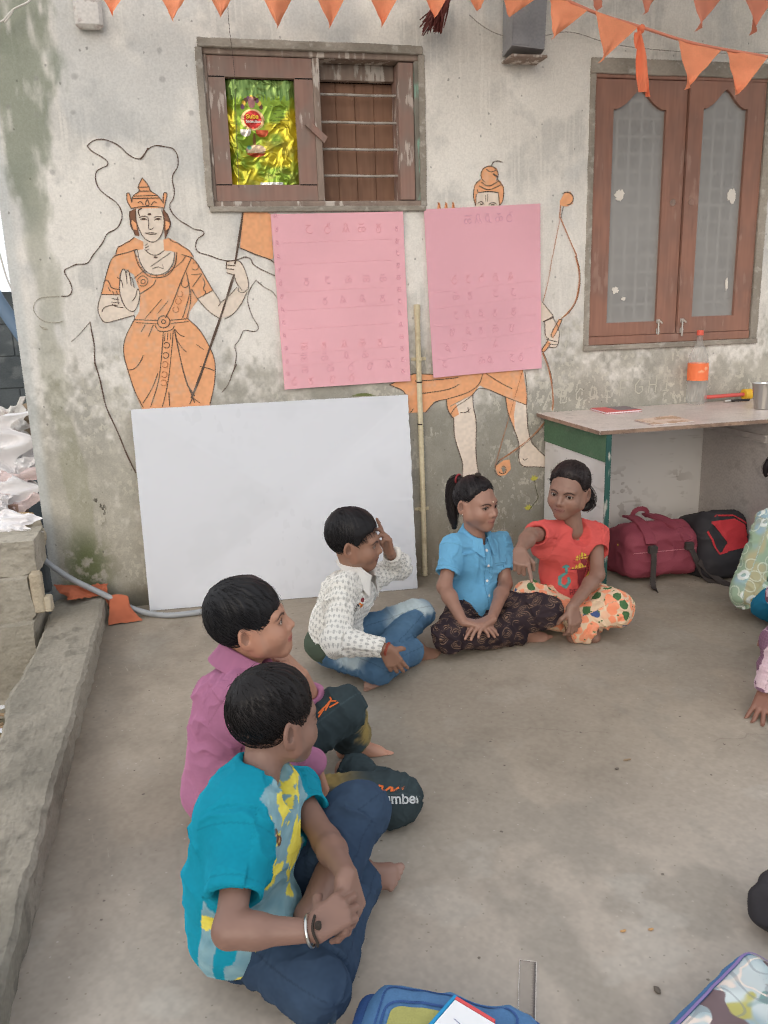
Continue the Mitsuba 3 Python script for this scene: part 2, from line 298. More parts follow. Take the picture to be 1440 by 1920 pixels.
# --- right window
wk = obj('window', rough(cat_([trimesh.Trimesh(*trimesh.remesh.subdivide_to_size(b.vertices, b.faces, .03)) for b in (
    bar(1.838, 2.78, 2.236, 2.30, -.010, .03), bar(1.838, 2.78, 1.034, 1.058, -.018, .05), bar(2.738, 2.78, 1.058, 2.236, -.010, .03), bar(1.838, 1.866, 1.058, 2.236, -.006, .03))]), .003, 25), 'mat_reveal', H,
    label='tall brown double window with frosted panes, seen on the right')
obj('frame', cat_([bar(1.866, 2.738, 2.222, 2.240, .0, .08), bar(1.866, 2.738, 1.0585, 1.098, -.004, .08), bar(1.866, 1.876, 1.098, 2.222, .002, .08), bar(2.722, 2.738, 1.098, 2.222, .002, .08)]), 'mat_wood_red', wk)
def ogee(x0, x1, z0, zs, zp):
    w = (x1-x0)/2; xc = (x0+x1)/2; pts = [(x0, z0), (x1, z0), (x1, zs)]
    for t in np.linspace(0, 1, 12): pts.append((x1-.14*w-(.86*w)*t, zs+.012*math.sin(t*3.14)+(zp-zs)*(t**1.0)*(.55+.45*math.sin((t-.5)*3.14159))))
    for t in np.linspace(1, 0, 12)[1:]: pts.append((x0+.14*w+.86*w*t, zs+.012*math.sin(t*3.14)+(zp-zs)*t*(.55+.45*math.sin((t-.5)*3.14159))))
    pts.append((x0, zs)); return sg.Polygon(pts).buffer(0)
og1 = ogee(1.962, 2.226, 1.160, 2.098, 2.182); og2 = ogee(2.408, 2.640, 1.175, 2.106, 2.188)
s1 = R(1.877, 2.330, 1.100, 2.220).difference(og1); s2 = R(2.334, 2.720, 1.100, 2.220).difference(og2)
sk = [obj('shutter', prism(s1, .010, .045), 'mat_wood_red', wk), obj('shutter', prism(s2, -.004, .032), 'mat_wood_red', wk)]
for xx, yy in ((2.282, .0097), (2.372, -.0043)): obj('knot', cat_([lathe([(0, 0), (.016, 0), (.016, .001)], 14).apply_transform(trimesh.transformations.rotation_matrix(math.pi/2, [1, 0, 0])).apply_translation((xx, yy, 1.70))]), 'mat_wood_brown', wk)
mat('frost', {'type': 'rgb', 'value': L3(172, 170, 168)}, .35, .6)
scene['mat_pane_glass'] = {'type': 'blendbsdf', 'weight': mikit.proc(lambda p, n, uv: .40+.16*fbm(p.x*8, p.z*5, 3, 4)+.14*smoothstep(1.25, 1.1, p.z)), 'a': {'type': 'thindielectric', 'int_ior': 1.2}, 'b': {'type': 'ref', 'id': 'mat_frost'}}
obj('pane', prism(og1.buffer(.012), .026, .029), 'mat_pane_glass', wk); obj('pane', prism(og2.buffer(.012), .012, .015), 'mat_pane_glass', wk)
mat('lattice', L3(206, 206, 204), .7)
lat = [bar(xx, xx+.012, 1.12, 2.21, .036, .043) for xx in np.arange(1.93, 2.68, .062)]+[bar(1.90, 2.70, zz, zz+.012, .0435, .050) for zz in np.arange(1.16, 2.2, .075)]
obj('lattice', cat_(lat), 'mat_lattice', wk, label='faint lattice grille behind the frosted panes', kind='stuff')
obj('dark_room_sheet', box(1.85, 2.76, .15, .16, 1.06, 2.29), 'mat_dark', wk)  # dark sheet stands for the unlit room behind the panes
mat('tape', L3(214, 208, 200), .8)
def blob(cx, cz, rx, rz, seed, n=18):
    r0 = random.Random(seed); return sg.Polygon([(cx+rx*(.65+.5*r0.random())*math.cos(6.283*i/n), cz+rz*(.65+.5*r0.random())*math.sin(6.283*i/n)) for i in range(n)])
for (xx, zz, rx, rz, yy, sd) in ((2.015, 1.735, .026, .03, .0255, 1), (2.010, 1.310, .018, .018, .0255, 2), (2.055, 1.27, .012, .010, .0255, 7), (2.595, 1.730, .026, .036, .0115, 3), (2.600, 1.325, .008, .035, .0115, 4)):
    obj('tape_scrap', prism(blob(xx, zz, rx, rz, sd), yy-.0015, yy), 'mat_tape', wk)
mat('bright_steel', L3(200, 196, 190), .28, .5, metallic=.85)
for xx, yy in ((2.234, .009), (2.354, -.005)):
    obj('bolt', cat_([tube([(xx, yy-.007, 1.085), (xx, yy-.007, 1.165)], .0045, 8), box(xx-.009, xx+.009, yy-.004, yy-.001, 1.10, 1.125), box(xx-.009, xx+.009, yy-.004, yy-.001, 1.150, 1.168), tube([(xx, yy-.01, 1.158), (xx, yy-.024, 1.160), (xx+.008, yy-.028, 1.150)], .004, 6)]), 'mat_bright_steel', wk, smooth=35)
# --- wall painting
MF = [('orange',[(-.241,1.51),(-.231,1.539),(-.197,1.555),(-.163,1.575),(-.129,1.558),(-.128,1.529),(-.052,1.528),(-.049,1.564),(-.026,1.571),(.009,1.552),(.051,1.523),(.067,1.494),(.019,1.504),(-.023,1.52),(-.154,1.527),(-.198,1.515)]),('brown',[(-.169,1.675),(-.145,1.685),(-.144,1.657),(-.145,1.615),(-.141,1.579),(-.159,1.583),(-.169,1.622),(-.173,1.65)]),('brown',[(-.04,1.684),(-.021,1.663),(-.013,1.635),(-.021,1.606),(-.028,1.589),(-.042,1.567),(-.042,1.614)]),('orange',[(-.165,1.643),(-.149,1.629),(-.149,1.603),(-.167,1.606),(-.175,1.625)]),('orange',[(-.033,1.638),(-.012,1.628),(-.018,1.606),(-.036,1.599)]),('orange',[(-.249,1.506),(-.168,1.53),(-.152,1.472),(-.134,1.436),(-.091,1.42),(-.046,1.43),(-.014,1.466),(-.003,1.513),(.019,1.505),(.066,1.49),(.089,1.453),(.134,1.359),(.067,1.328),(.052,1.365),(.039,1.306),(.022,1.242),(-.196,1.248),(-.171,1.283),(-.16,1.356),(-.178,1.429),(-.212,1.452),(-.235,1.431),(-.241,1.38),(-.24,1.353),(-.314,1.355),(-.3,1.396),(-.275,1.46)]),('orange',[(-.196,1.25),(.023,1.245),(.061,1.208),(.088,1.161),(.113,1.099),(.121,1.052),(.11,.966),(.079,.865),(-.197,.87),(-.226,.961),(-.246,1.054),(-.252,1.137),(-.235,1.189)]),('orange',[(-.108,1.801),(-.083,1.767),(-.081,1.751),(-.053,1.735),(-.04,1.712),(-.035,1.732),(-.029,1.744),(-.017,1.743),(-.024,1.712),(-.033,1.686),(-.163,1.685),(-.176,1.713),(-.176,1.74),(-.167,1.745),(-.161,1.732),(-.159,1.713),(-.151,1.734),(-.124,1.751),(-.13,1.765)]),('orange',[(.285,1.683),(.356,1.682),(.396,1.66),(.396,1.484),(.381,1.478),(.32,1.5),(.26,1.53)]),('pale',[(-.312,1.355),(-.24,1.353),(-.238,1.322),(-.193,1.28),(-.194,1.268),(-.314,1.24),(-.332,1.274),(-.335,1.306)]),('pale',[(-.241,1.38),(-.233,1.423),(-.225,1.451),(-.215,1.453),(-.209,1.437),(-.202,1.453),(-.196,1.43),(-.192,1.401),(-.183,1.379),(-.168,1.375),(-.161,1.364),(-.166,1.334),(-.185,1.291),(-.2,1.28),(-.228,1.3),(-.241,1.344)]),('pale',[(.067,1.326),(.134,1.359),(.165,1.31),(.234,1.368),(.279,1.352),(.252,1.3),(.203,1.256),(.155,1.241),(.112,1.274)]),('pale',[(.2,1.473),(.242,1.479),(.264,1.468),(.286,1.397),(.283,1.355),(.256,1.354),(.235,1.383),(.227,1.42),(.2,1.425),(.196,1.447)]),('pale',[(-.146,1.677),(-.123,1.685),(-.066,1.686),(-.045,1.679),(-.037,1.649),(-.044,1.599),(-.067,1.564),(-.093,1.552),(-.124,1.568),(-.142,1.608),(-.149,1.643)]),('pale',[(-.124,1.568),(-.049,1.562),(-.049,1.522),(-.006,1.511),(-.018,1.464),(-.054,1.43),(-.091,1.423),(-.133,1.443),(-.153,1.479),(-.16,1.524),(-.132,1.528)]),('orange',[(-.105,1.428),(-.053,1.427),(-.06,1.39),(-.082,1.37),(-.1,1.391)]),('orange',[(-.053,1.279),(.051,1.358),(.071,1.324),(.029,1.273)]),('orange',[(.967,.953),(1.008,.97),(1.1,.961),(1.131,.979),(1.532,.97),(1.555,.838),(1.553,.797),(1.446,.839),(1.318,.9),(1.281,.858),(1.175,.814),(1.19,.755),(1.159,.8),(1.155,.845),(1.098,.838),(1.055,.791),(.963,.793)]),('orange',[(.886,.925),(.988,.966),(.985,.864),(.96,.88),(.945,.9)]),('pale',[(1.175,.809),(1.281,.858),(1.286,.797),(1.302,.741),(1.296,.577),(1.311,.493),(1.327,.407),(1.214,.417),(1.236,.53),(1.21,.604),(1.19,.677),(1.19,.758)]),('pale',[(1.446,.839),(1.553,.797),(1.559,.684),(1.58,.609),(1.67,.524),(1.671,.487),(1.536,.497),(1.514,.53),(1.519,.614),(1.485,.699),(1.458,.762)]),('orange',[(1.175,.809),(1.202,.822),(1.217,.771),(1.19,.758)]),('orange',[(1.446,.839),(1.5,.815),(1.49,.75),(1.496,.667),(1.485,.699),(1.458,.762)]),('orange',[(1.395,.51),(1.437,.536),(1.47,.539),(1.477,.491),(1.448,.463),(1.41,.462)]),('wallgrey',[(1.426,.5),(1.442,.506),(1.45,.487),(1.437,.475)]),('orange',[(1.703,1.706),(1.725,1.741),(1.754,1.748),(1.772,1.726),(1.767,1.696),(1.738,1.683),(1.706,1.688)]),('pale',[(1.616,1.277),(1.625,1.268),(1.681,1.204),(1.641,1.175),(1.617,1.186)]),('pale',[(1.641,1.177),(1.677,1.192),(1.71,1.157),(1.716,1.124),(1.703,1.056),(1.661,1.061),(1.642,1.11)]),('orange',[(1.71,1.188),(1.727,1.184),(1.685,1.099),(1.667,1.115)]),('orange',[(1.624,1.047),(1.656,1.092),(1.672,1.081),(1.638,1.037)]),('orange',[(1.326,1.815),(1.335,1.844),(1.364,1.856),(1.401,1.844),(1.406,1.82),(1.395,1.798),(1.418,1.791),(1.435,1.766),(1.431,1.707),(1.412,1.689),(1.407,1.744),(1.357,1.751),(1.312,1.742),(1.301,1.689),(1.29,1.727),(1.296,1.776),(1.329,1.798)]),('pale',[(1.302,1.677),(1.304,1.735),(1.357,1.748),(1.407,1.74),(1.412,1.677)]),('orange',[(1.129,1.7),(1.137,1.703),(1.142,1.669),(1.122,1.669)]),('orange',[(1.162,1.7),(1.17,1.703),(1.175,1.668),(1.155,1.669)]),('orange',[(1.195,1.7),(1.202,1.703),(1.207,1.668),(1.188,1.668)]),('lotus',[(1.599,.424),(1.591,.438),(1.576,.441),(1.584,.427)]),('lotus',[(1.599,.424),(1.599,.441),(1.587,.453),(1.587,.436)]),('lotus',[(1.599,.424),(1.607,.437),(1.603,.454),(1.594,.441)]),('lotus',[(1.599,.424),(1.613,.429),(1.617,.444),(1.603,.439)]),('lotus',[(1.571,.279),(1.563,.293),(1.548,.297),(1.556,.282)]),('lotus',[(1.571,.279),(1.571,.296),(1.56,.308),(1.559,.291)]),('lotus',[(1.571,.279),(1.58,.292),(1.575,.309),(1.566,.296)]),('lotus',[(1.571,.279),(1.585,.284),(1.589,.3),(1.575,.294)]),('leaf',[(.705,.883),(.74,.894),(.78,.894),(.824,.88)])]
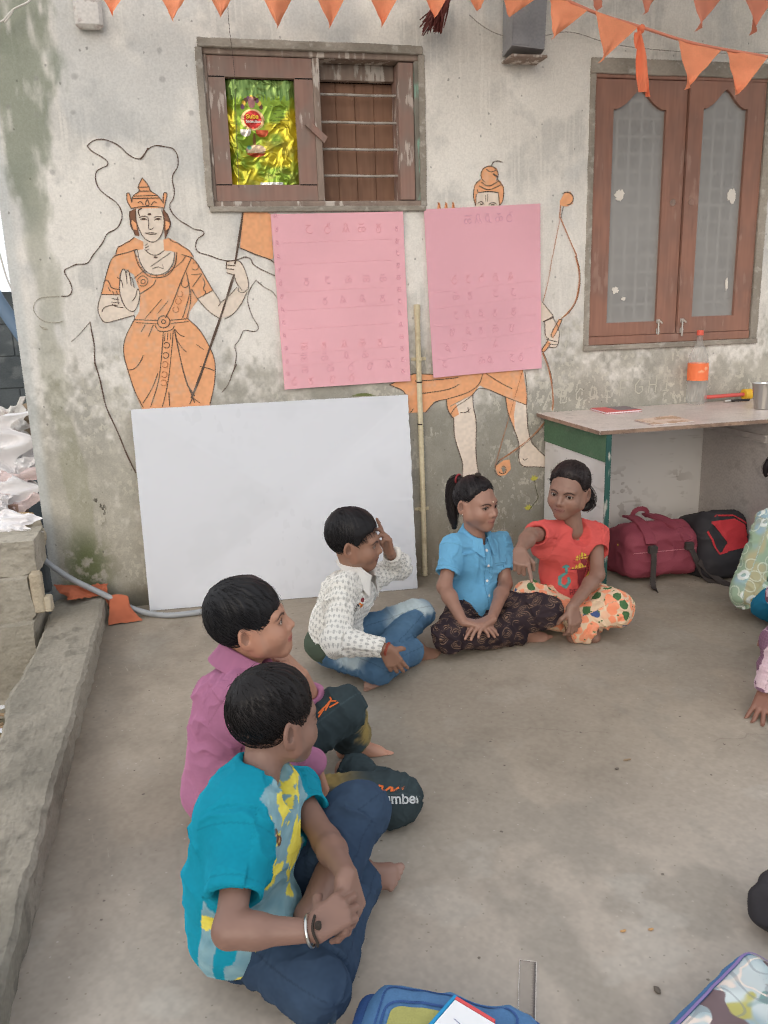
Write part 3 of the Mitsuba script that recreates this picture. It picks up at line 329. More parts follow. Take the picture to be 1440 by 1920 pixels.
MS = [('ink',.0045,[(-.305,1.917),(-.282,1.937),(-.247,1.944),(-.21,1.934),(-.177,1.914),(-.159,1.891),(-.133,1.874),(-.108,1.87),(-.093,1.885),(-.076,1.909),(-.043,1.924),(-.008,1.917),(.02,1.914),(.034,1.896),(.039,1.872),(.035,1.841),(.011,1.813),(.007,1.789),(.014,1.754),(.006,1.719),(-.012,1.702),(-.009,1.673),(.017,1.641),(.052,1.62),(.08,1.602),(.113,1.598),(.119,1.583),(.092,1.569),(.082,1.555),(.077,1.53),(.087,1.511),(.131,1.5),(.167,1.484),(.211,1.474),(.258,1.483),(.278,1.493),(.304,1.482),(.306,1.463),(.332,1.444),(.362,1.429),(.396,1.413)]),('ink',.0045,[(-.305,1.917),(-.29,1.897),(-.257,1.88),(-.235,1.863),(-.233,1.847),(-.259,1.837),(-.281,1.826),(-.289,1.799),(-.281,1.761),(-.253,1.734),(-.217,1.71),(-.202,1.682),(-.199,1.654),(-.214,1.622),(-.231,1.605),(-.268,1.591),(-.282,1.56),(-.31,1.528),(-.33,1.508),(-.348,1.48),(-.366,1.473),(-.394,1.476),(-.423,1.463),(-.449,1.453),(-.438,1.425),(-.427,1.403),(-.423,1.374),(-.437,1.351),(-.468,1.352)]),('ink',.003,[(-.451,1.171),(-.419,1.196),(-.37,1.247)]),('ink',.0055,[(-.37,1.247),(-.368,1.209),(-.363,1.157),(-.371,1.082),(-.359,1.029),(-.352,.96),(-.347,.898),(-.322,.827),(-.302,.762),(-.286,.698),(-.266,.64),(-.254,.607)]),('ink',.007,[(-.108,1.87),(-.093,1.885),(-.076,1.909)]),('ink',.006,[(-.371,1.082),(-.359,1.029),(-.352,.96)]),('ink',.0065,[(-.302,.762),(-.286,.698),(-.266,.64)]),('faint',.003,[(-.477,1.351),(-.518,1.351),(-.551,1.348),(-.576,1.326),(-.582,1.296),(-.565,1.268),(-.541,1.252),(-.501,1.247),(-.474,1.254)]),('faint',.003,[(-.565,1.239),(-.552,1.222),(-.533,1.225),(-.558,1.233)]),('ink',.0035,[(.317,1.396),(.292,1.367),(.273,1.322),(.281,1.276),(.294,1.238),(.319,1.198),(.298,1.18),(.252,1.195),(.239,1.171),(.225,1.144),(.205,1.129),(.214,1.094),(.202,1.04),(.188,1.01),(.169,.963),(.139,.933)]),('ink',.0035,[(.317,1.396),(.35,1.365),(.384,1.349),(.402,1.318)]),('ink',.006,[(.209,1.048),(.192,1.017)]),('ink',.0036,[(-.241,1.51),(-.231,1.539),(-.217,1.541),(-.197,1.555),(-.183,1.558),(-.163,1.575)]),('ink',.0036,[(-.026,1.571),(-.013,1.555),(.009,1.552),(.022,1.538),(.051,1.523),(.067,1.494)]),('ink',.0036,[(-.157,1.528),(-.198,1.515),(-.249,1.505),(-.266,1.482),(-.275,1.46),(-.3,1.396),(-.314,1.355),(-.335,1.306),(-.332,1.27),(-.314,1.239),(-.262,1.251),(-.194,1.268)]),('ink',.0036,[(-.32,1.286),(-.31,1.302),(-.292,1.309),(-.27,1.312),(-.256,1.309)]),('ink',.0036,[(.019,1.505),(.066,1.49),(.089,1.453),(.134,1.359),(.165,1.31),(.152,1.294)]),('ink',.0036,[(.165,1.31),(.201,1.335),(.234,1.368)]),('ink',.0036,[(.048,1.365),(.067,1.326),(.112,1.27),(.155,1.241)]),('ink',.0036,[(.174,1.24),(.214,1.259),(.252,1.304),(.275,1.348)]),('ink',.0036,[(-.197,1.247),(-.235,1.189),(-.252,1.137),(-.25,1.084),(-.241,1.046),(-.226,.961),(-.196,.888)]),('ink',.0036,[(.023,1.245),(.061,1.208),(.088,1.161),(.113,1.099),(.121,1.052),(.11,.966),(.084,.885)]),('ink',.0036,[(-.194,1.268),(-.193,1.248)]),('ink',.0036,[(.044,1.365),(.038,1.306),(.018,1.251)]),('ink',.0036,[(-.241,1.38),(-.233,1.423),(-.223,1.451),(-.213,1.453),(-.208,1.43),(-.209,1.394)]),('ink',.0036,[(-.207,1.437),(-.2,1.453),(-.194,1.43),(-.193,1.386)]),('ink',.0036,[(-.195,1.415),(-.186,1.419),(-.182,1.379)]),('ink',.0036,[(-.241,1.38),(-.24,1.344),(-.226,1.298),(-.199,1.28),(-.183,1.291),(-.164,1.334),(-.162,1.367),(-.17,1.375),(-.179,1.342),(-.196,1.324)]),('ink',.0036,[(-.244,1.42),(-.229,1.409),(-.226,1.38)]),('ink',.0036,[(.2,1.473),(.242,1.479),(.264,1.468),(.286,1.397),(.281,1.358)]),('ink',.0036,[(.196,1.447),(.2,1.473)]),('ink',.0036,[(.199,1.46),(.233,1.456)]),('ink',.0036,[(.196,1.445),(.228,1.441)]),('ink',.0036,[(.197,1.429),(.227,1.42),(.235,1.383),(.256,1.356)]),('ink',.0036,[(.24,1.366),(.24,1.349),(.263,1.345),(.276,1.359)]),('ink',.0036,[(-.146,1.677),(-.149,1.643),(-.142,1.608),(-.124,1.568),(-.093,1.552),(-.067,1.564),(-.044,1.599),(-.037,1.649),(-.045,1.679)]),('ink',.0036,[(-.169,1.675),(-.174,1.65),(-.169,1.622),(-.157,1.582)]),('ink',.0036,[(-.037,1.684),(-.012,1.638),(-.021,1.606),(-.041,1.567)]),('ink',.0036,[(-.165,1.643),(-.174,1.625),(-.166,1.604)]),('ink',.0036,[(-.013,1.635),(-.015,1.613),(-.035,1.596)]),('ink',.0036,[(-.108,1.801),(-.083,1.767),(-.083,1.751),(-.053,1.735),(-.035,1.705)]),('ink',.0036,[(-.108,1.801),(-.13,1.765),(-.12,1.751),(-.153,1.734),(-.158,1.709)]),('ink',.0036,[(-.13,1.765),(-.083,1.767)]),('ink',.0036,[(-.124,1.751),(-.081,1.751)]),('ink',.0036,[(-.147,1.732),(-.054,1.735)]),('ink',.0036,[(-.151,1.723),(-.048,1.725)]),('ink',.0036,[(-.163,1.685),(-.122,1.693),(-.065,1.693),(-.033,1.686)]),('ink',.0036,[(-.174,1.742),(-.177,1.713),(-.162,1.686)]),('ink',.0036,[(-.174,1.742),(-.166,1.746),(-.162,1.737),(-.158,1.709)]),('ink',.0036,[(-.021,1.746),(-.016,1.737),(-.026,1.712),(-.033,1.686)]),('ink',.0036,[(-.021,1.746),(-.032,1.744),(-.035,1.709)]),('ink',.0036,[(-.097,1.721),(-.107,1.702),(-.1,1.693),(-.089,1.702),(-.097,1.721)]),('ink',.0036,[(-.135,1.707),(-.122,1.713),(-.115,1.699)]),('ink',.0036,[(-.083,1.698),(-.072,1.712),(-.062,1.707)]),('ink',.0038,[(-.129,1.643),(-.118,1.649),(-.105,1.641)]),('ink',.0038,[(-.075,1.641),(-.062,1.649),(-.05,1.643)]),('ink',.0036,[(-.134,1.65),(-.119,1.657),(-.102,1.652)]),('ink',.0036,[(-.076,1.651),(-.06,1.656),(-.046,1.651)]),('ink',.003,[(-.101,1.649),(-.099,1.625),(-.105,1.609),(-.096,1.603),(-.082,1.611)]),('ink',.003,[(-.116,1.59),(-.097,1.593),(-.067,1.588),(-.09,1.584),(-.116,1.59)]),('ink',.008,[(-.097,1.663),(-.09,1.663)]),('ink',.005,[(-.133,1.657),(-.138,1.678),(-.123,1.685)]),('ink',.006,[(-.122,1.643),(-.114,1.643)]),('ink',.006,[(-.066,1.643),(-.058,1.643)]),('ink',.0036,[(-.125,1.526),(-.105,1.506),(-.076,1.503),(-.049,1.522)]),('ink',.008,[(-.09,1.496),(-.081,1.495)]),('ink',.0036,[(-.167,1.526),(-.161,1.471),(-.129,1.424),(-.092,1.413),(-.04,1.422),(-.008,1.464),(.001,1.513)]),('ink',.003,[(-.155,1.526),(-.15,1.476),(-.127,1.436),(-.091,1.423),(-.048,1.434),(-.017,1.468),(-.009,1.512)]),('ink',.003,[(-.162,1.501),(-.153,1.502)]),('ink',.003,[(-.159,1.476),(-.15,1.479)]),('ink',.003,[(-.148,1.454),(-.14,1.46)]),('ink',.003,[(-.134,1.436),(-.127,1.443)]),('ink',.003,[(-.113,1.424),(-.109,1.433)]),('ink',.003,[(-.088,1.419),(-.087,1.427)]),('ink',.003,[(-.062,1.423),(-.064,1.431)]),('ink',.003,[(-.037,1.434),(-.042,1.441)]),('ink',.003,[(-.018,1.455),(-.027,1.46)]),('ink',.003,[(-.008,1.48),(-.017,1.483)]),('ink',.003,[(-.112,1.55),(-.123,1.543)]),('ink',.003,[(-.109,1.54),(-.123,1.533)]),('ink',.003,[(-.109,1.529),(-.121,1.523)]),('ink',.0036,[(-.179,1.415),(-.133,1.447)]),('ink',.0036,[(-.109,1.46),(-.024,1.513)]),('ink',.0036,[(-.16,1.353),(-.106,1.384),(-.093,1.406)]),('ink',.003,[(-.103,1.45),(-.08,1.46),(-.059,1.449)]),('ink',.003,[(-.061,1.467),(-.059,1.456)]),('ink',.0036,[(.059,1.494),(.002,1.389),(-.035,1.308),(-.069,1.254)]),('ink',.0036,[(.032,1.432),(.039,1.388),(.039,1.351),(.024,1.307),(.001,1.251)]),('ink',.003,[(.034,1.498),(.017,1.473),(-.054,1.427)]),('ink',.0032,[(-.164,1.394),(-.166,1.401),(-.165,1.41),(-.16,1.417),(-.153,1.422),(-.144,1.424),(-.136,1.422),(-.13,1.417),(-.126,1.41),(-.125,1.402),(-.128,1.394),(-.134,1.388),(-.142,1.384),(-.15,1.383),(-.158,1.386)]),('ink',.0032,[(-.136,1.401),(-.137,1.397),(-.14,1.394),(-.143,1.393),(-.147,1.393),(-.151,1.394),(-.153,1.397),(-.153,1.401),(-.152,1.405),(-.149,1.408),(-.145,1.41),(-.142,1.409),(-.138,1.408),(-.136,1.405),(-.136,1.401)]),('ink',.0032,[(.062,1.47),(.067,1.471),(.072,1.471),(.077,1.47),(.081,1.467),(.083,1.462),(.084,1.458),(.083,1.453),(.08,1.448),(.077,1.445),(.072,1.443),(.067,1.442),(.062,1.444),(.058,1.446),(.055,1.45)]),('ink',.0032,[(.031,1.401),(.035,1.397),(.037,1.393),(.037,1.387),(.036,1.382),(.032,1.378),(.028,1.375),(.022,1.373),(.017,1.374),(.013,1.377),(.009,1.381),(.008,1.385),(.008,1.391),(.01,1.396),(.014,1.4)]),('orangeline',.0032,[(.005,1.358),(.008,1.355),(.01,1.352),(.01,1.347),(.009,1.343),(.006,1.34),(.002,1.337),(-.002,1.337),(-.006,1.337),(-.01,1.339),(-.013,1.342),(-.014,1.346),(-.014,1.35),(-.012,1.354),(-.009,1.357)]),('orangeline',.0032,[(-.004,1.329),(-.001,1.326),(.001,1.322),(.001,1.318),(-.0,1.314),(-.003,1.31),(-.006,1.308),(-.011,1.307),(-.015,1.308),(-.018,1.31),(-.021,1.313),(-.022,1.317),(-.022,1.321),(-.021,1.325),(-.017,1.328)]),('orangeline',.0032,[(-.017,1.296),(-.014,1.293),(-.012,1.289),(-.012,1.285),(-.013,1.281),(-.016,1.277),(-.02,1.275),(-.024,1.274),(-.028,1.274),(-.032,1.276),(-.035,1.28),(-.036,1.284),(-.036,1.288),(-.034,1.292),(-.031,1.295)]),('ink',.0036,[(-.196,1.25),(-.101,1.244)]),('ink',.0036,[(-.049,1.243),(.023,1.247)]),('ink',.0036,[(-.19,1.238),(-.104,1.23)]),('ink',.0036,[(-.05,1.23),(.022,1.235)]),('ink',.004,[(-.052,1.237),(-.056,1.226),(-.064,1.217),(-.074,1.213),(-.086,1.213),(-.095,1.218),(-.102,1.227),(-.103,1.238),(-.099,1.249),(-.092,1.258),(-.081,1.262),(-.07,1.262),(-.06,1.257),(-.054,1.248),(-.052,1.237)]),('ink',.004,[(-.07,1.238),(-.071,1.234),(-.074,1.232),(-.077,1.23),(-.081,1.23),(-.084,1.232),(-.086,1.235),(-.087,1.239),(-.085,1.242),(-.083,1.245),(-.08,1.246),(-.076,1.246),(-.073,1.244),(-.071,1.242),(-.07,1.238)]),('ink',.0036,[(-.114,1.225),(-.108,1.206),(-.094,1.197),(-.075,1.198),(-.06,1.199),(-.041,1.208),(-.036,1.22)]),('ink',.0036,[(-.083,1.196),(-.1,1.093),(-.122,.986),(-.165,.887)]),('ink',.0036,[(-.042,1.2),(-.064,1.076),(-.085,.977),(-.116,.885)]),('ink',.0035,[(-.085,1.147),(-.081,1.151),(-.077,1.153),(-.073,1.153),(-.069,1.152),(-.065,1.149),(-.063,1.145),(-.063,1.141),(-.064,1.136),(-.067,1.132),(-.071,1.13),(-.075,1.129),(-.079,1.13),(-.083,1.132),(-.086,1.135)]),('ink',.0035,[(-.092,1.106),(-.089,1.109),(-.085,1.111),(-.08,1.111),(-.076,1.11),(-.072,1.107),(-.07,1.103),(-.07,1.099),(-.071,1.095),(-.074,1.091),(-.078,1.088),(-.082,1.087),(-.087,1.088),(-.09,1.09),(-.093,1.094)]),('orangeline',.0035,[(-.098,1.068),(-.095,1.071),(-.091,1.073),(-.086,1.074),(-.082,1.072),(-.079,1.069),(-.077,1.065),(-.077,1.061),(-.078,1.056),(-.081,1.053),(-.084,1.05),(-.089,1.049),(-.093,1.05),(-.097,1.052),(-.1,1.056)]),('orangeline',.0035,[(-.106,1.026),(-.102,1.03),(-.098,1.032),(-.094,1.032),(-.09,1.03),(-.086,1.028),(-.084,1.024),(-.084,1.019),(-.085,1.014),(-.088,1.011),(-.092,1.008),(-.096,1.007),(-.101,1.008),(-.104,1.01),(-.107,1.014)]),('orangeline',.0035,[(-.112,.992),(-.108,.995),(-.104,.997),(-.1,.997),(-.096,.996),(-.092,.993),(-.09,.989),(-.09,.985),(-.091,.98),(-.094,.976),(-.098,.974),(-.102,.973),(-.106,.974),(-.11,.976),(-.113,.98)]),('ink',.003,[(-.076,1.19),(-.083,1.16)]),('ink',.003,[(-.065,1.191),(-.07,1.161)]),('ink',.003,[(-.054,1.191),(-.056,1.163)]),('ink',.005,[(-.037,1.204),(-.025,1.089),(-.011,.996),(.007,.94),(.019,.896)]),('ink',.0036,[(-.033,1.166),(-.014,1.127),(.003,1.111)]),('ink',.0036,[(-.034,1.204),(-.017,1.18),(.001,1.174)]),('ink',.0036,[(.048,1.14),(.076,1.116)]),('ink',.0036,[(.055,1.047),(.089,1.038),(.115,1.025)]),('ink',.0036,[(-.239,1.046),(-.213,1.048),(-.184,1.081),(-.174,1.103)]),('ink',.0036,[(-.122,1.025),(-.15,.964),(-.194,.905)]),('ink',.0036,[(-.172,1.201),(-.154,1.227)]),('ink',.0036,[(-.144,1.181),(-.121,1.226)]),('ink',.003,[(-.152,1.253),(-.078,1.328)]),('ink',.003,[(-.098,1.273),(-.053,1.32)]),('ink',.0036,[(-.084,.945),(-.086,.887)]),('ink',.008,[(-.005,.972),(.021,.924)]),('ink',.0036,[(.013,.916),(.042,.891)]),('ink',.0036,[(-.001,.89),(.013,.916)]),('ink',.0036,[(-.3,1.4),(-.287,1.414),(-.275,1.396),(-.275,1.381),(-.252,1.373),(-.24,1.373)]),('ink',.0036,[(-.284,1.381),(-.278,1.367)]),('ink',.0036,[(-.268,1.366),(-.265,1.353)]),('ink',.0036,[(-.253,1.366),(-.251,1.353)]),('ink',.003,[(-.314,1.355),(-.24,1.351)]),('ink',.0036,[(-.274,1.337),(-.249,1.333)]),('ink',.0036,[(-.276,1.323),(-.247,1.319)]),('ink',.0036,[(-.252,1.341),(-.251,1.315)]),('ink',.0036,[(-.277,1.316),(-.263,1.304),(-.235,1.3)]),('ink',.0036,[(.053,1.376),(.095,1.427)]),('ink',.0036,[(.097,1.409),(.106,1.386),(.093,1.364),(.107,1.353),(.094,1.335)]),('ink',.0036,[(.067,1.326),(.134,1.359)]),('ink',.003,[(.053,1.424),(.095,1.427)]),('ink',.01,[(.284,1.679),(.26,1.567),(.234,1.465)]),('ink',.011,[(.227,1.42),(.201,1.354),(.146,1.22),(.099,1.115),(.051,1.001),(.009,.917)]),('ink',.005,[(.26,1.527),(.291,1.514),(.32,1.5),(.381,1.48),(.399,1.465)]),('ink',.0036,[(.285,1.683),(.284,1.672)]),('orangeline',.006,[(1.129,1.702),(1.138,1.68)]),('orangeline',.006,[(1.162,1.702),(1.17,1.68)]),('orangeline',.006,[(1.195,1.702),(1.203,1.68)]),('ink',.004,[(.886,.925),(.983,.967),(1.008,.97),(1.1,.961)]),('ink',.004,[(.886,.925),(.945,.9),(.96,.88)]),('ink',.004,[(.984,.795),(.994,.809)]),('ink',.004,[(1.055,.791),(1.098,.838),(1.155,.845)]),('ink',.004,[(1.007,.936),(1.172,.938),(1.213,.943)]),('ink',.004,[(1.026,.877),(1.171,.888),(1.218,.911)]),('ink',.004,[(1.155,.845),(1.159,.8),(1.175,.764),(1.19,.755)]),('ink',.004,[(1.155,.845),(1.265,.869),(1.318,.905),(1.334,.954)]),('ink',.004,[(1.175,.774),(1.196,.807),(1.276,.848),(1.318,.9),(1.446,.839),(1.55,.797)]),('ink',.004,[(1.35,.953),(1.414,.91),(1.478,.877)]),('ink',.004,[(1.542,.954),(1.556,.868),(1.553,.797)]),('ink',.004,[(1.19,.755),(1.19,.677),(1.21,.604),(1.236,.53),(1.224,.416)]),('ink',.004,[(1.284,.858),(1.286,.797),(1.302,.741),(1.296,.577),(1.315,.451)]),('ink',.004,[(1.222,.781),(1.249,.776),(1.27,.793)]),('ink',.004,[(1.259,.799),(1.265,.778)]),('ink',.004,[(1.446,.839),(1.458,.762),(1.485,.699),(1.519,.614),(1.514,.53),(1.536,.497),(1.603,.494),(1.671,.484)]),('ink',.004,[(1.553,.797),(1.559,.684),(1.58,.609),(1.67,.524)]),('ink',.004,[(1.536,.539),(1.547,.528),(1.56,.537)]),('orangeline',.0028,[(1.532,.96),(1.495,.841),(1.436,.65),(1.393,.508)]),('orangeline',.006,[(1.664,.726),(1.59,.645),(1.492,.579),(1.415,.537)]),('ink',.003,[(1.669,.723),(1.596,.642),(1.497,.573)]),('ink',.005,[(1.415,.537),(1.391,.503),(1.399,.474),(1.424,.458)]),('ink',.004,[(1.431,.51),(1.437,.509),(1.443,.506),(1.447,.502),(1.45,.497),(1.451,.491),(1.451,.485),(1.449,.48),(1.445,.476),(1.44,.473),(1.435,.472),(1.429,.472),(1.423,.475),(1.418,.478),(1.414,.483)]),('orangeline',.006,[(1.786,1.468),(1.806,1.411),(1.81,1.345),(1.796,1.263),(1.751,1.21),(1.723,1.19)]),('ink',.003,[(1.79,1.468),(1.811,1.411),(1.815,1.345),(1.801,1.263),(1.756,1.208)]),('orangeline',.003,[(1.671,1.47),(1.655,1.366),(1.63,1.272)]),('orangeline',.005,[(1.71,1.63),(1.754,1.542),(1.793,1.468)]),('orangeline',.003,[(1.707,1.635),(1.689,1.553),(1.673,1.47)]),('ink',.0045,[(1.717,1.739),(1.724,1.743),(1.732,1.745),(1.74,1.745),(1.749,1.743),(1.756,1.739),(1.762,1.734),(1.767,1.727),(1.769,1.72),(1.768,1.712),(1.766,1.705),(1.761,1.699),(1.754,1.694),(1.746,1.692),(1.738,1.69)]),('orangeline',.006,[(1.706,1.686),(1.704,1.635)]),('ink',.003,[(1.721,1.685),(1.71,1.635)]),('orangeline',.006,[(1.632,1.034),(1.663,.964),(1.681,.886),(1.69,.807),(1.686,.763)]),('ink',.003,[(1.637,1.034),(1.669,.962),(1.686,.886)]),('ink',.003,[(1.625,1.268),(1.681,1.204)]),('ink',.004,[(1.677,1.2),(1.715,1.14),(1.712,1.081),(1.703,1.056),(1.661,1.061)]),('ink',.004,[(1.639,1.177),(1.642,1.11),(1.66,1.1)]),('ink',.004,[(1.651,1.097),(1.702,1.084)]),('ink',.004,[(1.656,1.077),(1.706,1.069)]),('ink',.004,[(1.727,1.184),(1.685,1.099),(1.667,1.115),(1.71,1.188),(1.727,1.184)]),('ink',.004,[(1.624,1.047),(1.656,1.092)]),('ink',.004,[(1.624,1.047),(1.638,1.035),(1.67,1.075)]),('ink',.007,[(1.633,1.179),(1.639,1.181)]),('ink',.007,[(1.642,1.183),(1.649,1.185)]),('ink',.007,[(1.653,1.187),(1.66,1.189)]),('ink',.007,[(1.664,1.191),(1.671,1.193)]),('ink',.007,[(1.675,1.196),(1.681,1.198)]),('ink',.004,[(1.346,1.786),(1.335,1.794),(1.328,1.804),(1.326,1.817),(1.328,1.829),(1.335,1.84),(1.346,1.848),(1.359,1.852),(1.374,1.853),(1.387,1.848),(1.398,1.84),(1.405,1.829),(1.407,1.817),(1.405,1.805),(1.398,1.794)]),('ink',.004,[(1.351,1.839),(1.373,1.827),(1.395,1.835)]),('ink',.007,[(1.384,1.82),(1.401,1.81)]),('ink',.004,[(1.375,1.854),(1.384,1.871),(1.406,1.875),(1.426,1.869)]),('ink',.004,[(1.323,1.798),(1.296,1.776),(1.29,1.727),(1.301,1.689)]),('ink',.004,[(1.404,1.798),(1.435,1.766),(1.431,1.707),(1.412,1.689)]),('ink',.004,[(1.329,1.786),(1.362,1.766),(1.407,1.791)]),('ink',.004,[(1.318,1.771),(1.362,1.751),(1.42,1.776)]),('ink',.004,[(1.309,1.756),(1.312,1.742),(1.357,1.75),(1.407,1.744)]),('ink',.004,[(1.304,1.735),(1.302,1.691)]),('ink',.004,[(1.409,1.738),(1.413,1.691)]),('ink',.004,[(1.312,1.699),(1.327,1.709),(1.342,1.695)]),('ink',.004,[(1.364,1.695),(1.382,1.705),(1.398,1.695)]),('ink',.006,[(1.323,1.695),(1.334,1.695)]),('ink',.006,[(1.375,1.693),(1.387,1.693)]),('ink',.003,[(1.347,1.732),(1.347,1.707)]),('ink',.003,[(1.358,1.735),(1.358,1.707)]),('stem',.005,[(1.599,.424),(1.608,.374),(1.621,.341),(1.609,.317)]),('stem',.005,[(1.573,.279),(1.596,.306),(1.621,.341)])]
NM, NW, NF, NA, NAF = (12,145,17,211,35)
def paint(rgb, wear=.55):
    base = L3(*rgb)
    def fn(p, n, uv):
        w = smoothstep(.52, .75, fbm(p.x*40, p.z*34, 3, 4)*.6+fbm(p.x*6, p.z*6, 1, 3)*.4)
        return mix(mi.Color3f(base)*(.93+.14*noise(p.x*90, p.z*90, 2)), C3(196, 188, 176), w*wear)
    return mikit.proc(fn)
PC = {'orange': (226, 166, 124), 'pale': (222, 208, 194), 'brown': (128, 92, 74), 'wallgrey': (140, 136, 126), 'lotus': (190, 186, 88), 'leaf': (112, 118, 76),
      'ink': (94, 78, 70), 'orangeline': (176, 112, 76), 'faint': (150, 144, 130), 'stem': (104, 104, 86)}
for k, v in PC.items(): mat('paint_'+k, paint(v, .22 if k in ('orange', 'pale') else .25), .9, .15)
def mural(fills, strokes, parent):
    shp = [(c, sg.Polygon(p).buffer(0)) for c, p in fills]; lay = {}; above = sg.Polygon()
    for c, s in reversed(shp):
        lay.setdefault(c, []).append(s.difference(above)); above = above.union(s)
    for c, ss in lay.items():
        for g in polys(so.unary_union(ss)):
            if g.area > 2e-5: obj(c+'_paint', flat(g, -.0022), 'mat_paint_'+c, parent)
    sl = {}
    rs = random.Random(9)
    for c, w, p in strokes:
        q = np.asarray(p)
        for _ in range(2 if len(q) > 2 else 0): q = np.vstack([q[:1], np.stack([.75*q[:-1]+.25*q[1:], .25*q[:-1]+.75*q[1:]], 1).reshape(-1, 2), q[-1:]])
        segs = []
        ph = rs.uniform(0, 9)
        for i in range(len(q)-1):
            ww = .88*w*(.78+.36*math.sin(ph+i*.45)**2)
            segs.append(sg.LineString(q[i:i+2]).buffer(ww*.5, quad_segs=2))
        sl.setdefault(c, []).append(so.unary_union(segs))
    used = sg.Polygon()
    for c in sorted(sl, key=lambda c: c != 'ink'):
        s = so.unary_union(sl[c]).difference(used); used = used.union(s); obj(c+'_line', flat(s.simplify(.0004), -.0045), 'mat_paint_'+c, parent, kind='stuff')
mh = H+'__wall_painting'; labels[mh] = {'label': 'painted crowned woman in an orange sari holding a flag staff'}
mural(MF[:NF], MS[NM:NW], mh)
mh = H+'__wall_painting_001'; labels[mh] = {'label': 'painted archer in orange cloth with a tall bow'}
mural(MF[NF:NAF], MS[NW:NA], mh)
mh = H+'__wall_painting_002'; labels[mh] = {'label': 'thin dark painted map outline around the crowned woman'}
mural([], MS[:NM], mh)
mh = H+'__wall_painting_003'; labels[mh] = {'label': 'small painted yellow lotus flowers near the desk'}
mural(MF[NAF:], MS[NA:], mh)
# chalk alphabet under the right window
mat('chalk', L3(184, 181, 170), .95)
GL = {'A': [[(0, 0), (.4, 1), (.8, 0)], [(.15, .4), (.65, .4)]], 'B': [[(0, 0), (0, 1), (.5, .95), (.5, .6), (0, .52), (.6, .45), (.6, .05), (0, 0)]], 'C': [[(.7, .85), (.4, 1), (.05, .6), (.1, .15), (.45, 0), (.7, .15)]],
      'D': [[(0, 0), (0, 1), (.5, .85), (.65, .5), (.45, .1), (0, 0)]], 'E': [[(.6, 1), (0, 1), (0, 0), (.6, 0)], [(0, .5), (.5, .5)]], 'F': [[(.6, 1), (0, 1), (0, 0)], [(0, .5), (.5, .5)]],
      'G': [[(.7, .85), (.4, 1), (.05, .6), (.1, .15), (.45, 0), (.7, .15), (.7, .45), (.4, .45)]], 'H': [[(0, 0), (0, 1)], [(.6, 0), (.6, 1)], [(0, .5), (.6, .5)]], 'I': [[(.3, 0), (.3, 1)], [(.05, 1), (.55, 1)], [(.05, 0), (.55, 0)]],
      'J': [[(.55, 1), (.55, .2), (.3, 0), (.05, .2)]]}
ck = []
for i, ch in enumerate('ABCDEFGHI'):
    x0 = 1.648+.078*i; h = .060+.012*(i > 4); z0 = .790+.0045*i
    for st in GL[ch]: ck.append(sg.LineString([(x0+a*h*.85+.08*b*h, z0+b*h) for a, b in st]).buffer(.0028, quad_segs=2))
obj('chalk_letters', flat(so.unary_union(ck), -.003), 'mat_chalk', H, label='faint chalk letters A to I under the right window', kind='stuff')
# ------------------------------------------------------------------ things against the wall and on the floor
mat('chart', mikit.proc(lambda p, n, uv: C3(226, 172, 182)*(.96+.08*noise(p.x*5, p.z*5, 2))*(.985+.03*noise(p.x*300, p.z*300, 1))), .9, .15)
mat('chart_b', mikit.proc(lambda p, n, uv: C3(221, 168, 180)*(.96+.08*noise(p.x*5, p.z*5, 7))*(.985+.03*noise(p.x*300, p.z*300, 1))), .9, .15)
mat('pen_red', L3(224, 162, 170), .9); mat('pen_violet', L3(212, 158, 172), .9); mat('pen_blue', L3(202, 154, 178), .9)
mat('pen_line', L3(221, 168, 178), .9)
def arc(cx, cz, r, a0, a1, n=9, ry=None): return [(cx+r*math.cos(math.radians(a0+(a1-a0)*i/n)), cz+(ry or r)*math.sin(math.radians(a0+(a1-a0)*i/n))) for i in range(n+1)]
KG = [ # rounded syllable shapes, as strokes in a unit box
    [arc(.3, .35, .25, 60, 380), arc(.75, .4, .22, 180, -120), [(.2, .95), (.5, .85), (.8, .98)]],
    [arc(.5, .3, .3, -200, 120), [(.25, .8), (.6, .75), (.85, .9)], arc(.5, .62, .15, 0, 270)],
    [arc(.5, .4, .36, 20, 340), [(.5, .76), (.55, .98), (.85, 1.)]],
    [arc(.28, .35, .22, 0, 300), arc(.72, .35, .22, 200, -110), [(.05, .85), (.95, .85)]],
    [arc(.45, .3, .28, 90, 400), [(.45, .58), (.2, .85), (.7, .9)], arc(.85, .7, .1, 0, 330)],
    [arc(.5, .45, .3, 70, 290), [(.2, .9), (.8, .9)], [(.5, .15), (.75, .05), (.9, .2)]],
    [[(.1, .1), (.3, .6), (.5, .1), (.7, .6), (.9, .1)], arc(.5, .8, .18, -30, 210)],
    [arc(.35, .5, .28, 30, 330), [(.63, .6), (.63, .1), (.9, .1)], [(.15, .95), (.55, .92)]]]
def glyph(k, x, z, h, w=None): return so.unary_union([sg.LineString([(x+a*(w or h*.9), z+b*h) for a, b in st]).buffer(.0016, quad_segs=2) for st in KG[k % len(KG)]])
